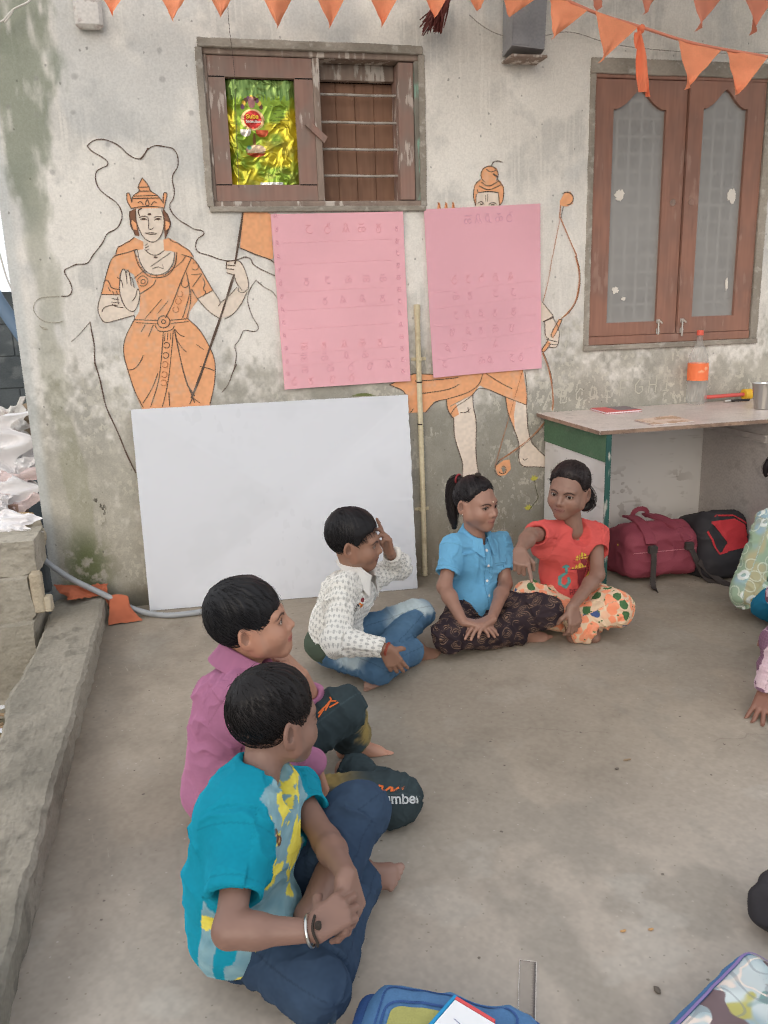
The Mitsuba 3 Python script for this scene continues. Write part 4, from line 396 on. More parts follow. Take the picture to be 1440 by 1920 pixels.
def paper(name, label, corners, m, y, curl, seed, marks):
    c = np.array(corners, float)     # TL TR BR BL in (x,z)
    def at(u, v):
        q = (1-v)[:, None]*((1-u)[:, None]*c[0]+u[:, None]*c[1])+v[:, None]*((1-u)[:, None]*c[3]+u[:, None]*c[2])
        dy = y-.004-curl*(np.abs(u-.5)*2)**3*(v**2)*.6-.003*nz(np.c_[u*4, v*5, 0*u], seed)-.004*v*v
        return np.c_[q[:, 0], dy, q[:, 1]]
    m_, u, v = grid(at, 26, 30)
    k = thing(name, label, 'poster'); obj('sheet', m_, m, k, smooth=True)
    for mm, shp in marks:
        g = so.unary_union(shp)
        tm = flat(g, 0); V = tm.vertices; q = at(V[:, 0], 1-V[:, 2]); q[:, 1] -= .0025
        obj('lettering', trimesh.Trimesh(q, tm.faces, process=False), 'mat_'+mm, k, kind='stuff')
    return k
r7 = random.Random(7); m1r, m1v, m1l, m2r, m2v, m2b, m2l = [[] for _ in range(7)]
def g_at(dst, k, u, v, h): dst.append(affinity.scale(glyph(k, 0, 0, 1., .9).intersection(sg.box(-1, -1, 3, 3)), 1, 1, origin=(0, 0)) if 0 else so.unary_union([sg.LineString([(u+a*h*1.15, v+b*h) for a, b in st]).buffer(.0014, quad_segs=2) for st in KG[k % len(KG)]]))
for row, (v, us) in enumerate([(.885, (.24, .38, .52, .64, .77)), (.60, (.20, .36, .52, .66, .79)), (.485, (.33, .47, .62, .78)), (.225, (.15, .30, .46, .60, .74)), (.155, (.14, .30, .47, .62)), (.085, (.14, .34, .5, .65, .8)), (.02, (.05, .18, .35, .5))]):
    for j, u in enumerate(us): g_at((m1r if row in (0, 3, 6) else m1v), r7.randrange(8), u, v, .048 if row else .055)
for v in (.84, .72, .565, .46, .35, .21, .14): m1l.append(sg.LineString([(.06, v), (.9, v+.006)]).buffer(.0005))
for i in range(13): g_at(m1v, r7.randrange(8), .925, .05+.07*i, .03); g_at(m1v, r7.randrange(8), .02, .08+.075*i, .026)
for j, u in enumerate((.33, .42, .51, .60, .69)): g_at(m2b, (3, 6, 7, 0, 2)[j], u, .90, .06)
for row, (v, us) in enumerate([(.555, (.20, .32, .44, .57, .70)), (.46, (.21, .33, .56, .72)), (.345, (.20, .31, .43, .55, .72)), (.245, (.16, .31, .42, .55, .7)), (.15, (.12, .27, .55)), (.055, (.08, .42, .5, .7, .78))]):
    for u in us: g_at(m2r if row == 0 else m2v, r7.randrange(8), u, v, .052)
for v in (.525, .43, .32, .215, .12): m2l.append(sg.LineString([(.05, v-.01), (.95, v+.02)]).buffer(.0005))
c1 = [(0.395,-0.006,1.659), (0.967,-0.006,1.666), (0.980,-0.006,0.939), (0.408,-0.006,0.931)]; c2 = [(1.061,-0.006,1.674), (1.605,-0.006,1.696), (1.617,-0.006,0.966), (1.087,-0.006,0.948)]
paper('wall_chart', 'larger left pink paper chart with faint letters, hung under the small window', [(q[0], q[2]) for q in c1], 'mat_chart', -.006, .012, 3, [('pen_red', m1r), ('pen_violet', m1v), ('pen_line', m1l)])
paper('wall_chart', 'right pink paper chart with faint heading, covering the painted archer', [(q[0], q[2]) for q in c2], 'mat_chart_b', -.006, .02, 5, [('pen_blue', m2b), ('pen_violet', m2v), ('pen_red', m2r), ('pen_line', m2l)])
# whiteboard leaning on the wall
def wbd(p, n, uv):
    a = smoothstep(.6, .75, fbm(p.x*6, p.z*7, 2, 4)); b = smoothstep(.66, .7, fbm(p.x*30, p.z*18, 9, 3))*smoothstep(.5, .65, fbm(p.x*3, p.z*3, 5, 3))
    return mix(mix(C3(206, 209, 216), C3(194, 198, 204), a*.25), C3(180, 184, 190), b*.14)
mat('whiteboard', mikit.proc(wbd), .38, .4); mat('board_edge', L3(150, 148, 142), .9)
tl, tr, br, bl = np.array((-0.246,-0.020,0.882)), np.array((0.967,-0.020,0.878)), np.array((0.949,-0.177,0.002)), np.array((-0.251,-0.085,0.002))
rw = random.Random(3)
def edge(a, b, n=30, am=.0016):
    return [a+(b-a)*i/n+np.array([rw.uniform(-am, am), 0, rw.uniform(-am, am)])*(0 < i) for i in range(n)]
loop = edge(tl, tr, 40, .0008)+edge(tr, br, 44, .0028)+edge(br, bl, 40, .0006)+edge(bl, tl, 30, .0006)
nrm = np.cross(tr-tl, bl-tl); nrm /= np.linalg.norm(nrm); nrm = nrm*np.sign(-nrm[1])
ctr = np.mean(loop, axis=0); fr = [q for q in loop]; bk = [q-nrm*.006 for q in loop]; n = len(loop)
V = np.array(fr+bk+[ctr, ctr-nrm*.006]); Fc = [[i, (i+1) % n, 2*n] for i in range(n)]; Bk = [[n+(i+1) % n, n+i, 2*n+1] for i in range(n)]
Sd = [q for i in range(n) for q in ([i, n+i, n+(i+1) % n], [i, n+(i+1) % n, (i+1) % n])]
WB = thing('whiteboard', 'large blank white board sheet leaning against the wall on the floor', 'whiteboard')
obj('sheet', trimesh.Trimesh(V, Fc+Bk, process=False), 'mat_whiteboard', WB); obj('edge', trimesh.Trimesh(V, Sd, process=False), 'mat_board_edge', WB)
def on_wb(x, y):
    d = np.array(x)-np.array(C); t = ((tl-np.array(C))@nrm)/(d@nrm); return np.array(C)+d*t+nrm*.0012
scr = [[(440, 770), (436, 790), (430, 805)], [(448, 790), (450, 815), (447, 830)], [(455, 845), (470, 838), (474, 848)], [(700, 900), (712, 915)], [(520, 960), (540, 985)], [(600, 800), (606, 812)]]
mat('pen_grey', L3(150, 154, 162), .6)
SC = [[(0.185,-0.040,0.854), (0.172,-0.040,0.808), (0.156,-0.040,0.772)], [(0.201,-0.050,0.808), (0.202,-0.050,0.750), (0.190,-0.050,0.711)], [(0.198,-0.060,0.674), (0.236,-0.060,0.695), (0.248,-0.060,0.666)], [(0.686,-0.060,0.841), (0.710,-0.060,0.844)]]
obj('pen_marks', cat_([tube([on_wb(q, 0)-nrm*.0008 for q in spline(s, 4)], .0011, 4) for s in SC]), 'mat_pen_grey', WB, kind='stuff')
# cream conduit pipe
mat('pvc', concrete((206, 196, 168), (192, 180, 150), (168, 152, 122), 3), .45, .4); mat('rope_dark', L3(52, 46, 42), .9)
PI_ = thing('conduit_pipe', 'thin cream plastic conduit pipe standing upright beside the white board', 'pipe')
obj('pipe', tube([(1.018, -.020, 1.245), (1.022, -.020, .90), (1.027, -.022, .45), (1.029, -.026, .008)], .0125, 12), 'mat_pvc', PI_, smooth=40)
obj('sleeve', tube([(1.018, -.020, 1.275), (1.018, -.020, 1.225)], .0150, 12), 'mat_pvc', PI_, smooth=40)
for z in (1.035, .335): obj('clamp', cat_([box(.990, 1.060, -.006, -.002, z-.007, z+.007), tube([(1.024, -.020, z-.008), (1.024, -.020, z+.008)], .0142, 12)]), 'mat_pvc', PI_, smooth=40)
for z in (.932, .74): obj('binding', tube([(1.0225, -.020, z-.003), (1.0225, -.020, z+.003)], .0136, 12), 'mat_rope_dark', PI_)
# boxes on the wall, top of the picture
mat('box_white', concrete((206, 202, 198), (190, 186, 184), (150, 128, 122), 4), .6, .3); mat('box_grey', concrete((146, 145, 148), (132, 132, 136), (150, 147, 144), 3), .5, .4)
SWB = thing('switch_box', 'small rounded white electrical box at top left of the wall', 'electrical box')
obj('body', rough(box(-.296, -.196, -.045, -.001, 2.326, 2.45, .012), .0015, 30, 2), 'mat_box_white', SWB)
for sx in (-.282, -.212): obj('screw', lathe([(0, -.002), (.004, -.002), (.004, 0)], 8).apply_transform(trimesh.transformations.rotation_matrix(math.pi/2, [1, 0, 0])).apply_translation((sx, -.0455, 2.345)), 'mat_box_grey', SWB)
def strand(name, label, pts, r, m, cat='wire'): 
    k = obj(name, tube(spline(pts, 6), r, 5), m, smooth=True); labels[k] = {'label': label, 'category': cat}; return k
mat('wire_white', L3(206, 202, 196), .6); mat('wire_dark', L3(86, 76, 72), .7); mat('wire_grey', L3(140, 132, 126), .7)
strand('cable', 'pale cables curling across the top left corner of the wall', [(-0.436,-0.050,2.415), (-0.466,-0.060,2.388), (-0.512,-0.050,2.368), (-0.534,-0.050,2.346), (-0.558,-0.050,2.328)], .0035, 'mat_wire_white', 'cable')
strand('cable', 'second pale cable end hanging at the top left corner', [(-0.506,-0.050,2.372), (-0.522,-0.050,2.350), (-0.543,-0.050,2.328)], .003, 'mat_wire_white', 'cable')
strand('wire', 'thin dark wire running down over the small window', [(0.279,-0.030,2.463), (0.276,-0.030,2.389), (0.279,-0.020,2.317), (0.284,-0.020,2.241), (0.283,-0.010,2.108), (0.276,-0.010,1.909), (0.272,-0.010,1.763)], .0011, 'mat_wire_dark')
strand('wire', 'thin grey wire sagging across the top of the right wall', [(1.268,-0.030,2.434), (1.421,-0.030,2.360), (1.578,-0.030,2.361), (1.713,-0.030,2.387), (1.851,-0.030,2.361), (2.057,-0.030,2.336), (2.321,-0.030,2.328), (2.724,-0.040,2.338)], .0016, 'mat_wire_grey')
MB = thing('meter_box', 'grey metal box hung high on the wall behind the flags', 'electrical box')
mb = hullbox([(1.425, -.13, 2.60), (1.575, -.13, 2.60), (1.420, -.12, 2.300), (1.566, -.12, 2.290), (1.425, -.012, 2.60), (1.585, -.012, 2.60), (1.422, -.012, 2.285), (1.575, -.012, 2.272)])
obj('case', mb, 'mat_box_grey', MB); obj('front_plate', hullbox([(1.428, -.134, 2.60), (1.505, -.134, 2.60), (1.424, -.124, 2.306), (1.500, -.124, 2.302), (1.428, -.131, 2.60), (1.505, -.131, 2.60), (1.424, -.1215, 2.306), (1.500, -.1215, 2.302)]), 'mat_box_grey', MB)
obj('bottom_rim', box(1.418, 1.578, -.126, -.010, 2.258, 2.268, .002), 'mat_wood_grey', MB)
mat('broom', concrete((112, 62, 58), (86, 46, 46), (138, 96, 90), 8), .95)
BR = []
rb = random.Random(12)
for i in range(130):
    a = np.array([1.135+rb.uniform(-.03, .03), -.10+rb.uniform(-.03, .03), 2.47]); b = np.array([1.085+rb.uniform(-.05, .04), -.10+rb.uniform(-.04, .04), 2.335+rb.uniform(0, .06)]); BR.append(tube([a, (a+b)/2+[rb.uniform(-.008, .008)]*3, b], [.004, .0035, .002], 4))
k = obj('hanging_brush', cat_(BR), 'mat_broom'); labels[k] = {'label': 'dark red bristle brush hanging at the top edge beside the grey box', 'category': 'brush'}
# bunting
mat('flag', mikit.proc(lambda p, n, uv: C3(222, 142, 108)*(.9+.2*fbm(p.x*20, p.y*20, p.z*20, 3))*(.95+.1*noise(p.x*500, p.z*500, 1))), .9, .2); mat('flag_far', mikit.proc(lambda p, n, uv: C3(206, 134, 112)*(.9+.2*fbm(p.x*20, p.y*20, p.z*20, 3))), .9, .2); mat('flag_red', mikit.proc(lambda p, n, uv: C3(218, 122, 90)*(.9+.2*fbm(p.x*20, p.y*20, p.z*20, 3))), .9, .2)
mat('cloth_orange', mikit.proc(lambda p, n, uv: mix(C3(186, 108, 80), C3(160, 92, 70), fbm(p.x*20, p.y*20, p.z*20, 3))), .95, .1)
mat('string', L3(170, 96, 72), .9)
fs = [0]
def pennant(a, b, c, m, parent, curl=.012):
    fs[0] += 1; a, b, c = map(np.array, (a, b, c)); s = fs[0]
    def fn(u, v):
        q = a*(1-u)[:, None]+b*u[:, None]; q = q*(1-v)[:, None]+c*v[:, None]
        q[:, 1] += curl*np.sin(u*3.1+s)*(v+.25)*1.6+.006*(nz(np.c_[u*5, v*5, 0*u+s], s)-.5)*2
        q[:, 0] += .004*(nz(np.c_[u*3, v*9, 0*u+s], s+3)-.5)*v
        return q
    m_, u, v = grid(fn, 10, 14); obj('pennant', m_, m, parent, smooth=True)
FL = thing('bunting', 'orange triangular flag bunting strung level along the top of the wall', 'bunting', )
tips = [(-0.145,-0.300,2.293), (0.060,-0.300,2.284), (0.230,-0.300,2.301), (0.430,-0.300,2.273), (0.625,-0.300,2.282), (0.829,-0.300,2.297), (1.040,-0.300,2.338), (1.212,-0.300,2.367), (1.337,-0.300,2.346)]
L0 = [(-0.199,-0.300,2.396), (0.004,-0.300,2.403), (0.170,-0.300,2.414), (0.359,-0.300,2.417), (0.553,-0.300,2.426), (0.753,-0.300,2.439), (0.966,-0.300,2.446), (1.152,-0.300,2.434), (1.308,-0.300,2.434)]
R0 = [(-0.069,-0.300,2.399), (0.147,-0.300,2.408), (0.309,-0.300,2.418), (0.521,-0.300,2.425), (0.720,-0.300,2.436), (0.925,-0.300,2.448), (1.114,-0.300,2.450), (1.247,-0.300,2.434), (1.484,-0.300,2.438)]
obj('string', tube(spline([(-0.637,-0.300,2.365), (-0.331,-0.300,2.390), (0.211,-0.300,2.416), (0.797,-0.300,2.442), (1.303,-0.300,2.437), (1.525,-0.300,2.440)], 8), .003, 6), 'mat_string', FL, smooth=True)
for a, b, c in zip(L0, R0, tips): pennant(a, b, c, 'mat_flag', FL)
FL = thing('bunting', 'orange flag bunting sagging to the right in front of the tall window', 'bunting')
obj('string', tube(spline([(1.268,-0.620,2.337), (1.359,-0.620,2.324), (1.450,-0.600,2.308), (1.549,-0.580,2.287), (1.752,-0.560,2.252), (1.933,-0.540,2.221), (2.145,-0.520,2.199), (2.378,-0.500,2.183)], 8), .0055, 6), 'mat_flag_far', FL, smooth=True)
pennant((1.368,-0.600,2.324), (1.522,-0.600,2.287), (1.381,-0.600,2.186), 'mat_flag', FL); pennant((1.553,-0.580,2.287), (1.736,-0.580,2.246), (1.589,-0.580,2.125), 'mat_flag', FL)
pennant((1.922,-0.540,2.217), (2.118,-0.540,2.191), (1.979,-0.540,2.052), 'mat_flag', FL); pennant((2.150,-0.520,2.201), (2.339,-0.520,2.177), (2.218,-0.520,2.043), 'mat_flag', FL); pennant((2.383,-0.500,2.184), (2.579,-0.500,2.159), (2.469,-0.500,2.014), 'mat_flag', FL)
KN = thing('cloth_strip', 'crumpled orange cloth strip knotted on the sagging bunting string', 'cloth')
def knot(u, v):
    q = np.array((1.740,-0.565,2.250))*(1-v)[:, None]+np.array((1.783,-0.565,2.023))*v[:, None]; w = .006+.022*sstep(0, .55, v)-.008*sstep(.7, 1, v); ang = (u-.5)*2
    q[:, 0] += ang*w; q[:, 1] += .014*np.cos(ang*4+v*4)*(.3+v); q[:, 2] += .010*ang*np.sin(v*5); return q
m_, u, v = grid(knot, 12, 24); obj('strip', m_, 'mat_flag_red', KN, smooth=True)
kn = trimesh.creation.icosphere(2, .012); kn.apply_scale((1.1, .9, 1.3)); kn.apply_translation((1.756,-0.565,2.244)); obj('knot', rough(kn, .005, 70), 'mat_flag_red', KN, smooth=True)
def tail(u, v):
    q = np.array((1.736,-0.565,2.232))*(1-v)[:, None]+np.array((1.739,-0.565,2.175))*v[:, None]; q[:, 0] += (u-.5)*.018; q[:, 1] += .006*np.sin(u*5+v*4); return q
m_, u, v = grid(tail, 6, 10); obj('strip', m_, 'mat_flag_red', KN, smooth=True)
FL = thing('bunting', 'second orange bunting row above the tall window, at the top right', 'bunting')
obj('string', tube(spline([(1.588,-0.400,2.457), (1.926,-0.400,2.470), (2.402,-0.400,2.490), (2.702,-0.400,2.505)], 6), .003, 6), 'mat_string', FL, smooth=True)
for a in ([(1.621,-0.400,2.441), (1.677,-0.400,2.443), (1.662,-0.400,2.355)], [(1.831,-0.400,2.451), (1.950,-0.400,2.457), (1.859,-0.400,2.347)], [(2.038,-0.400,2.465), (2.252,-0.400,2.475), (2.099,-0.400,2.301)], [(2.266,-0.400,2.476), (2.477,-0.400,2.486), (2.355,-0.400,2.299)]): pennant(*a, 'mat_flag_far', FL, .016)
# low side wall (kerb) and what lies round it
kb = trimesh.Trimesh(*trimesh.remesh.subdivide_to_size(*(lambda m: (m.vertices, m.faces))(box(-.628, -.428, -4.9, -.055, -.24, .092, .012)), .035))
kv = rough(kb, .008, 9, 5); kv = rough(kv, .006, 38, 8); vv = kv.vertices.copy(); vv[:, 0] -= .05*sstep(-.58, -.63, vv[:, 0])*(fb(np.c_[vv[:, 1]*3, 0*vv[:, 1], 0*vv[:, 1]], 3, 4)-.3)*1.2; kv = trimesh.Trimesh(vv, kv.faces, process=False)
k = obj('low_wall', kv, 'mat_kerb', smooth=50); labels[k] = {'label': 'low concrete parapet wall along the left side of the floor', 'category': 'wall'}
def block(label, pts, seed):
    m = hullbox(pts); m = trimesh.Trimesh(*trimesh.remesh.subdivide_to_size(m.vertices, m.faces, .02)); m = rough(rough(m, .006, 14, seed), .0025, 60, seed)
    k = obj('concrete_block', m, 'mat_block', smooth=45); labels[k] = {'label': label, 'category': 'block', 'group': 'concrete blocks stacked left of the wall'}
def bx8(x0, x1, y0, y1, z0, z1, s=0.): return [(x, y+s*(x-x0), z) for x in (x0, x1) for y in (y0, y1) for z in (z0, z1)]
block('topmost concrete block of the stack at the left edge', bx8(-1.02, -.637, -.37, -.14, .300, .437, .05), 1)
block('middle concrete block of the stack at the left edge', bx8(-1.05, -.672, -.42, -.16, .128, .298, .06)+[(-.655, -.40, .15)], 2)
block('bottom concrete block of the stack, set on the ground', bx8(-1.05, -.662, -.46, -.12, -.245, .126, .04), 3)
mat('fitting', concrete((182, 172, 152), (168, 156, 136), (140, 128, 112), 5), .6, .35)
k = obj('pipe_fitting', rough(cat_([box(-.664, -.620, -.40, -.35, .150, .316, .008), box(-.622, -.592, -.398, -.352, .152, .215, .006)]), .003, 30), 'mat_fitting', smooth=40); labels[k] = {'label': 'L shaped pale plastic pipe fitting wedged beside the concrete blocks', 'category': 'pipe fitting'}
mat('hose', mikit.proc(lambda p, n, uv: mix(C3(140, 144, 148), C3(164, 168, 172), noise(p.x*30, p.y*30, p.z*30))), .4, .45)
hs = spline([(-.90, .16, .50), (-.76, .02, .36), (-0.662,-0.100,0.293), (-0.562,-0.110,0.198), (-0.420,-0.120,0.103), (-0.337,-0.130,0.048), (-0.239,-0.162,0.014), (-0.137,-0.208,0.014), (-0.007,-0.204,0.014), (.12, -.22, .014), (.22, -.19, .014)], 8)
k = obj('hose', tube(hs, .0125, 10), 'mat_hose', smooth=True); labels[k] = {'label': 'grey plastic hose running from the blocks to under the white board', 'category': 'hose'}
# orange cloth draped over the end of the low wall
def drape(pts, nu, nv, amp, seed, fq=6):
    p = np.array(pts, float)  # nv0 x nu0 x 3 control net
    from scipy.interpolate import RectBivariateSpline as RB
    a = np.linspace(0, 1, p.shape[0]); b = np.linspace(0, 1, p.shape[1]); sp = [RB(a, b, p[:, :, k], kx=min(3, p.shape[0]-1), ky=min(3, p.shape[1]-1)) for k in range(3)]
    def fn(u, v):
        q = np.stack([s.ev(u, v) for s in sp], 1); q += amp*(np.stack([fb(np.c_[u*fq, v*fq, 0*u+9*k], 3, seed+k) for k in range(3)], 1)-.5)*2; return q
    return grid(fn, nu, nv)[0]
OC = thing('orange_cloth', 'crumpled orange cloth draped over the end of the low wall', 'cloth')
obj('cloth', drape([[(-.63, -.07, .155), (-.60, -.12, .135), (-.57, -.16, .112)], [(-.57, -.055, .150), (-.55, -.11, .150), (-.53, -.155, .112)], [(-.51, -.05, .135), (-.50, -.09, .128), (-.49, -.12, .108)], [(-.46, -.045, .135), (-.45, -.08, .122), (-.44, -.12, .108)], [(-.425, -.05, .13), (-.415, -.09, .11), (-.415, -.14, .02)]], 40, 24, .012, 3), 'mat_cloth_orange', OC, smooth=True)
obj('pennant', drape([[(-.405, -.12, .105), (-.345, -.13, .10), (-.335, -.135, .078)], [(-.41, -.16, .06), (-.34, -.175, .05), (-.31, -.175, .035)], [(-.418, -.22, .006), (-.34, -.21, .006), (-.275, -.205, .008)]], 16, 16, .004, 5), 'mat_cloth_orange', OC, smooth=True)
# rubbish behind the wall corner, scraps
mat('plastic', mikit.proc(lambda p, n, uv: mix(C3(226, 226, 228), C3(206, 200, 200), fbm(p.x*14, p.y*14, p.z*14, 3))), .35, .5); mat('card', concrete((196, 168, 124), (184, 156, 116), (160, 130, 96), 3), .9); mat('carton', concrete((170, 140, 128), (150, 122, 110), (120, 92, 80), 3), .9)
mat('pinkish', concrete((214, 196, 194), (200, 182, 180), (178, 160, 158), 3), .8); mat('scrapwood', concrete((176, 158, 138), (152, 134, 114), (112, 96, 80), 4), .9); mat('blue_pipe', L3(110, 132, 158), .5, .4); mat('twig', L3(150, 128, 104), .95)
hp, u, v = grid(lambda u, v: np.c_[-2.0+1.33*u, .02+1.5*v, -.25+.62*np.sin(np.clip(v*1.3, 0, 1)*1.57)*np.sin(np.clip(u*1.6+.1, 0, 1)*1.57)+.12*(fb(np.c_[u*5, v*5, 0*u], 3, 2)-.5)], 30, 30)
k = obj('rubble_heap', hp, 'mat_darkwall', kind='stuff', label='dark heap of rubble under the plastic sheets', smooth=True, cat='rubble')
def sack(name, label, cat, c, sx, sz, sy, seed, m, amp=.03, tilt=.35):
    def fn(u, v):
        a, b = (u-.5)*2, (v-.5)*2; e_ = .70+.55*nz(np.c_[u*6, v*0+seed, 0*u], seed); e2 = .75+.5*nz(np.c_[v*6, u*0+seed, 0*u], seed+4); q = np.c_[c[0]+a*sx*e2, c[1]+b*sy*e_, c[2]+b*sz*e_-.35*sz*(a*a)]
        w = fb(np.c_[u*3, v*3, 0*u], 3, seed); r = 1-np.abs(2*nz(np.c_[u*7+w*3, v*5, 0*u], seed)-1)
        q[:, 1] -= amp*(1.3*r+w*1.5); q[:, 2] += amp*(r-.3); return q
    m_ = grid(fn, 36, 36)[0]; k = obj(name, m_, m, smooth=35); labels[k] = {'label': label, 'category': cat}
sack('plastic_sheet', 'bright white plastic sheet on top of the rubbish heap', 'plastic sheet', (-1.05, .42, .68), .30, .16, .10, 4, 'mat_plastic', .06)
sack('plastic_sheet', 'pinkish white crumpled sheet in the middle of the heap', 'plastic sheet', (-1.0, .28, .54), .30, .09, .08, 6, 'mat_pinkish', .03)
sack('plastic_sheet', 'white plastic sheet hanging down over the top concrete block', 'plastic sheet', (-.83, -.11, .455), .17, .045, .06, 8, 'mat_plastic', .02)
sack('plastic_sheet', 'torn white wrapper lying between the pinkish sheet and the carton', 'plastic sheet', (-.90, .16, .485), .10, .05, .05, 14, 'mat_plastic', .03)
sack('paper_sheet', 'grey printed paper sheet at the back of the rubbish heap', 'paper', (-.86, .60, .80), .09, .06, .07, 16, 'mat_box_white', .02)
sack('plastic_sheet', 'pale crumpled sack at the foot of the white wooden strip', 'plastic sheet', (-.80, .40, .60), .09, .08, .08, 19, 'mat_plastic', .04)
k = obj('carton', rough(box(-1.4, -.78, .16, .40, .36, .47), .012, 9), 'mat_carton'); labels[k] = {'label': 'flattened brown carton under the white sheets', 'category': 'carton'}
k = obj('cardboard', drape([[(-.86, .1, .46), (-.74, .09, .45), (-.70, .08, .45)], [(-.86, .06, .41), (-.74, .05, .40), (-.69, .05, .40)], [(-.85, .03, .37), (-.75, .02, .345), (-.71, .02, .37)]], 10, 10, .006, 2), 'mat_card', smooth=True); labels[k] = {'label': 'pale yellow cardboard piece leaning by the wall corner', 'category': 'cardboard'}
k = obj('scrap_board', hullbox([(-.80, .66, .90), (-.775, .66, .90), (-.775, .70, .90), (-.91, .60, .68), (-.888, .60, .68), (-.9, .63, .68)]), 'mat_box_white'); labels[k] = {'label': 'white painted strip of wood leaning on the heap', 'category': 'board'}
k = obj('scrap_board', hullbox([(-.84, .72, .85), (-.70, .72, .88), (-.70, .75, .88), (-.90, .66, .65), (-.70, .66, .62), (-.7, .69, .62)]), 'mat_scrapwood'); labels[k] = {'label': 'worn plywood piece behind the white wooden strip', 'category': 'board'}
k = obj('bundle', rough(trimesh.creation.icosphere(3, .05).apply_scale((.8, .7, 1.6)).apply_translation((-.69, -.02, .37)), .02, 22), 'mat_fitting', smooth=True); labels[k] = {'label': 'crumpled grey rag stuffed between the blocks and wall corner', 'category': 'rag'}
k = obj('paving_piece', rough(box(-.79, -.655, -.06, .10, .12, .27, .01), .01, 16), 'mat_darkwall'); labels[k] = {'label': 'dark broken stone behind the hose at the wall corner', 'category': 'stone'}
nb = thing('neighbour_wall', 'dark weathered concrete wall of the neighbouring yard behind the heap', 'wall')
for r_ in range(8):
    for c_ in range(6):
        x1 = -.70-.42*c_-.21*(r_ % 2)
        obj('brick', box(max(x1-.414, -3.2), x1, 2.4+.004*((r_*3+c_) % 3), 2.6, -.25+.212*r_, -.25+.212*r_+.206, .004), 'mat_darkwall', nb)
obj('mortar', box(-3.2, -.68, 2.412, 2.59, -.25, 1.44), 'mat_darkwall', nb)
k = obj('blue_pole', tube([(-1.05, .9, 1.72), (-.87, .9, 1.33), (-.74, .9, 1.08), (-.6, .9, .82)], .035, 12), 'mat_blue_pipe', smooth=True); labels[k] = {'label': 'slanting blue metal pole behind the wall corner', 'category': 'pole'}
strand('cable', 'thin white cable hanging beside the blue pole', [(-.82, .7, 1.62), (-.80, .7, 1.50), (-.775, .7, 1.40), (-.72, .7, 1.33)], .004, 'mat_wire_white', 'cable')
mat('paper_white', L3(226, 228, 232), .9)
rp = random.Random(21)
for i, (x, y, a, w, h) in enumerate([(-.80, -.27, .2, .07, .03), (-.76, -.33, .9, .04, .025), (-.80, -.45, .5, .05, .035), (-.745, -.50, -.5, .05, .02), (-.80, -.62, .3, .035, .04), (-.73, -.60, 1.2, .03, .015)]):
    q = drape([[(-w/2, -h/2, 0), (w/2, -h/2, .004)], [(-w/2, h/2, .01), (w/2, h/2, .004)]], 6, 6, .004, i); q.apply_transform(trimesh.transformations.rotation_matrix(a, [0, 0, 1])); q.apply_translation((x, y, -.235+.02*(i % 3)))
    k = obj('paper_scrap', q, 'mat_paper_white', smooth=True); labels[k] = {'label': ('torn paper scrap lying closest to the bottom concrete block', 'small folded paper scrap just below the first', 'paper scrap in the middle of the litter beside the low wall', 'narrow paper scrap touching the low wall', 'upright torn paper scrap at the left edge among the sticks', 'thin paper strip lowest of the litter beside the low wall')[i], 'category': 'paper scrap', 'group': 'paper scraps beside the low wall'}
tw = [tube([(a, b, -.24+.01*i), (a+rp.uniform(.05, .12), b+rp.uniform(-.07, .07), -.225+.006*i)], .006, 6) for i, (a, b) in enumerate([(-.86, -.56), (-.85, -.64), (-.84, -.70), (-.86, -.6), (-.84, -.74), (-.82, -.52)])]
for i, t_ in enumerate(tw): k = obj('stick', t_, 'mat_twig', smooth=True); labels[k] = {'label': 'short dry stick, %s of the litter beside the low wall' % ('uppermost', 'third from the top', 'fifth from the top', 'second from the top', 'lowest', 'topmost right one')[i], 'category': 'stick', 'group': 'sticks beside the low wall'}
mat('navy', concrete((48, 56, 84), (38, 46, 72), (60, 68, 92), 6), .9)
k = obj('cloth_bundle', rough(trimesh.creation.icosphere(4, .10).apply_scale((.8, 1.3, .55)).apply_translation((-.50, -2.37, .125)), .02, 14), 'mat_navy', smooth=True); labels[k] = {'label': 'dark blue cloth bundle on the low wall, bottom left corner', 'category': 'cloth'}
# ------------------------------------------------------------------ desk and the things on it
def lam(p, n, uv):
    a = fbm(p.x*3, p.z*3, p.y*3, 4); s = smoothstep(.64, .72, fbm(p.x*8, p.z*38, p.y*9, 4)); k = smoothstep(.62, .66, fbm(p.x*22+3, p.z*26, p.y*20, 4))*smoothstep(.5, .66, fbm(p.x*3, p.z*3+4, 7, 3))
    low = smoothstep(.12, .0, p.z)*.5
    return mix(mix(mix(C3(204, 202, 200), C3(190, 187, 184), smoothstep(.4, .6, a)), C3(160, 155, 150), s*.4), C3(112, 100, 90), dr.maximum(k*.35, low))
mat('laminate', mikit.proc(lam), .5, .4); mat('laminate_grey', concrete((176, 170, 166), (166, 160, 157), (150, 144, 140), 2), .5, .4)  # the greyer copy carries the shade on the partition in its colour
mat('tabletop', concrete((196, 186, 180), (184, 174, 169), (170, 160, 154), 2), .3, .5); mat('green_paint', concrete((76, 108, 82), (70, 98, 76), (92, 110, 92), 2), .6, .35)
mat('teal_edge', wood((44, 84, 78), (38, 74, 70), (176, 176, 168), .9, 3, .53), .6, .35); mat('ply_edge', concrete((150, 126, 110), (124, 104, 92), (96, 80, 70), 6), .9)
DK = thing('desk', 'white laminate desk with green edges standing against the wall', 'desk')
TF = -.628
obj('top', box(1.606, 4.6, TF-.004, -.004, .737, .755, .002), 'mat_tabletop', DK, label='pale grey laminate desk top')
obj('top_edge', cat_([box(1.606, 4.6, TF-.008, TF-.0045, .738, .7535), box(1.602, 1.6055, TF, -.01, .738, .7535)]), 'mat_ply_edge', DK)
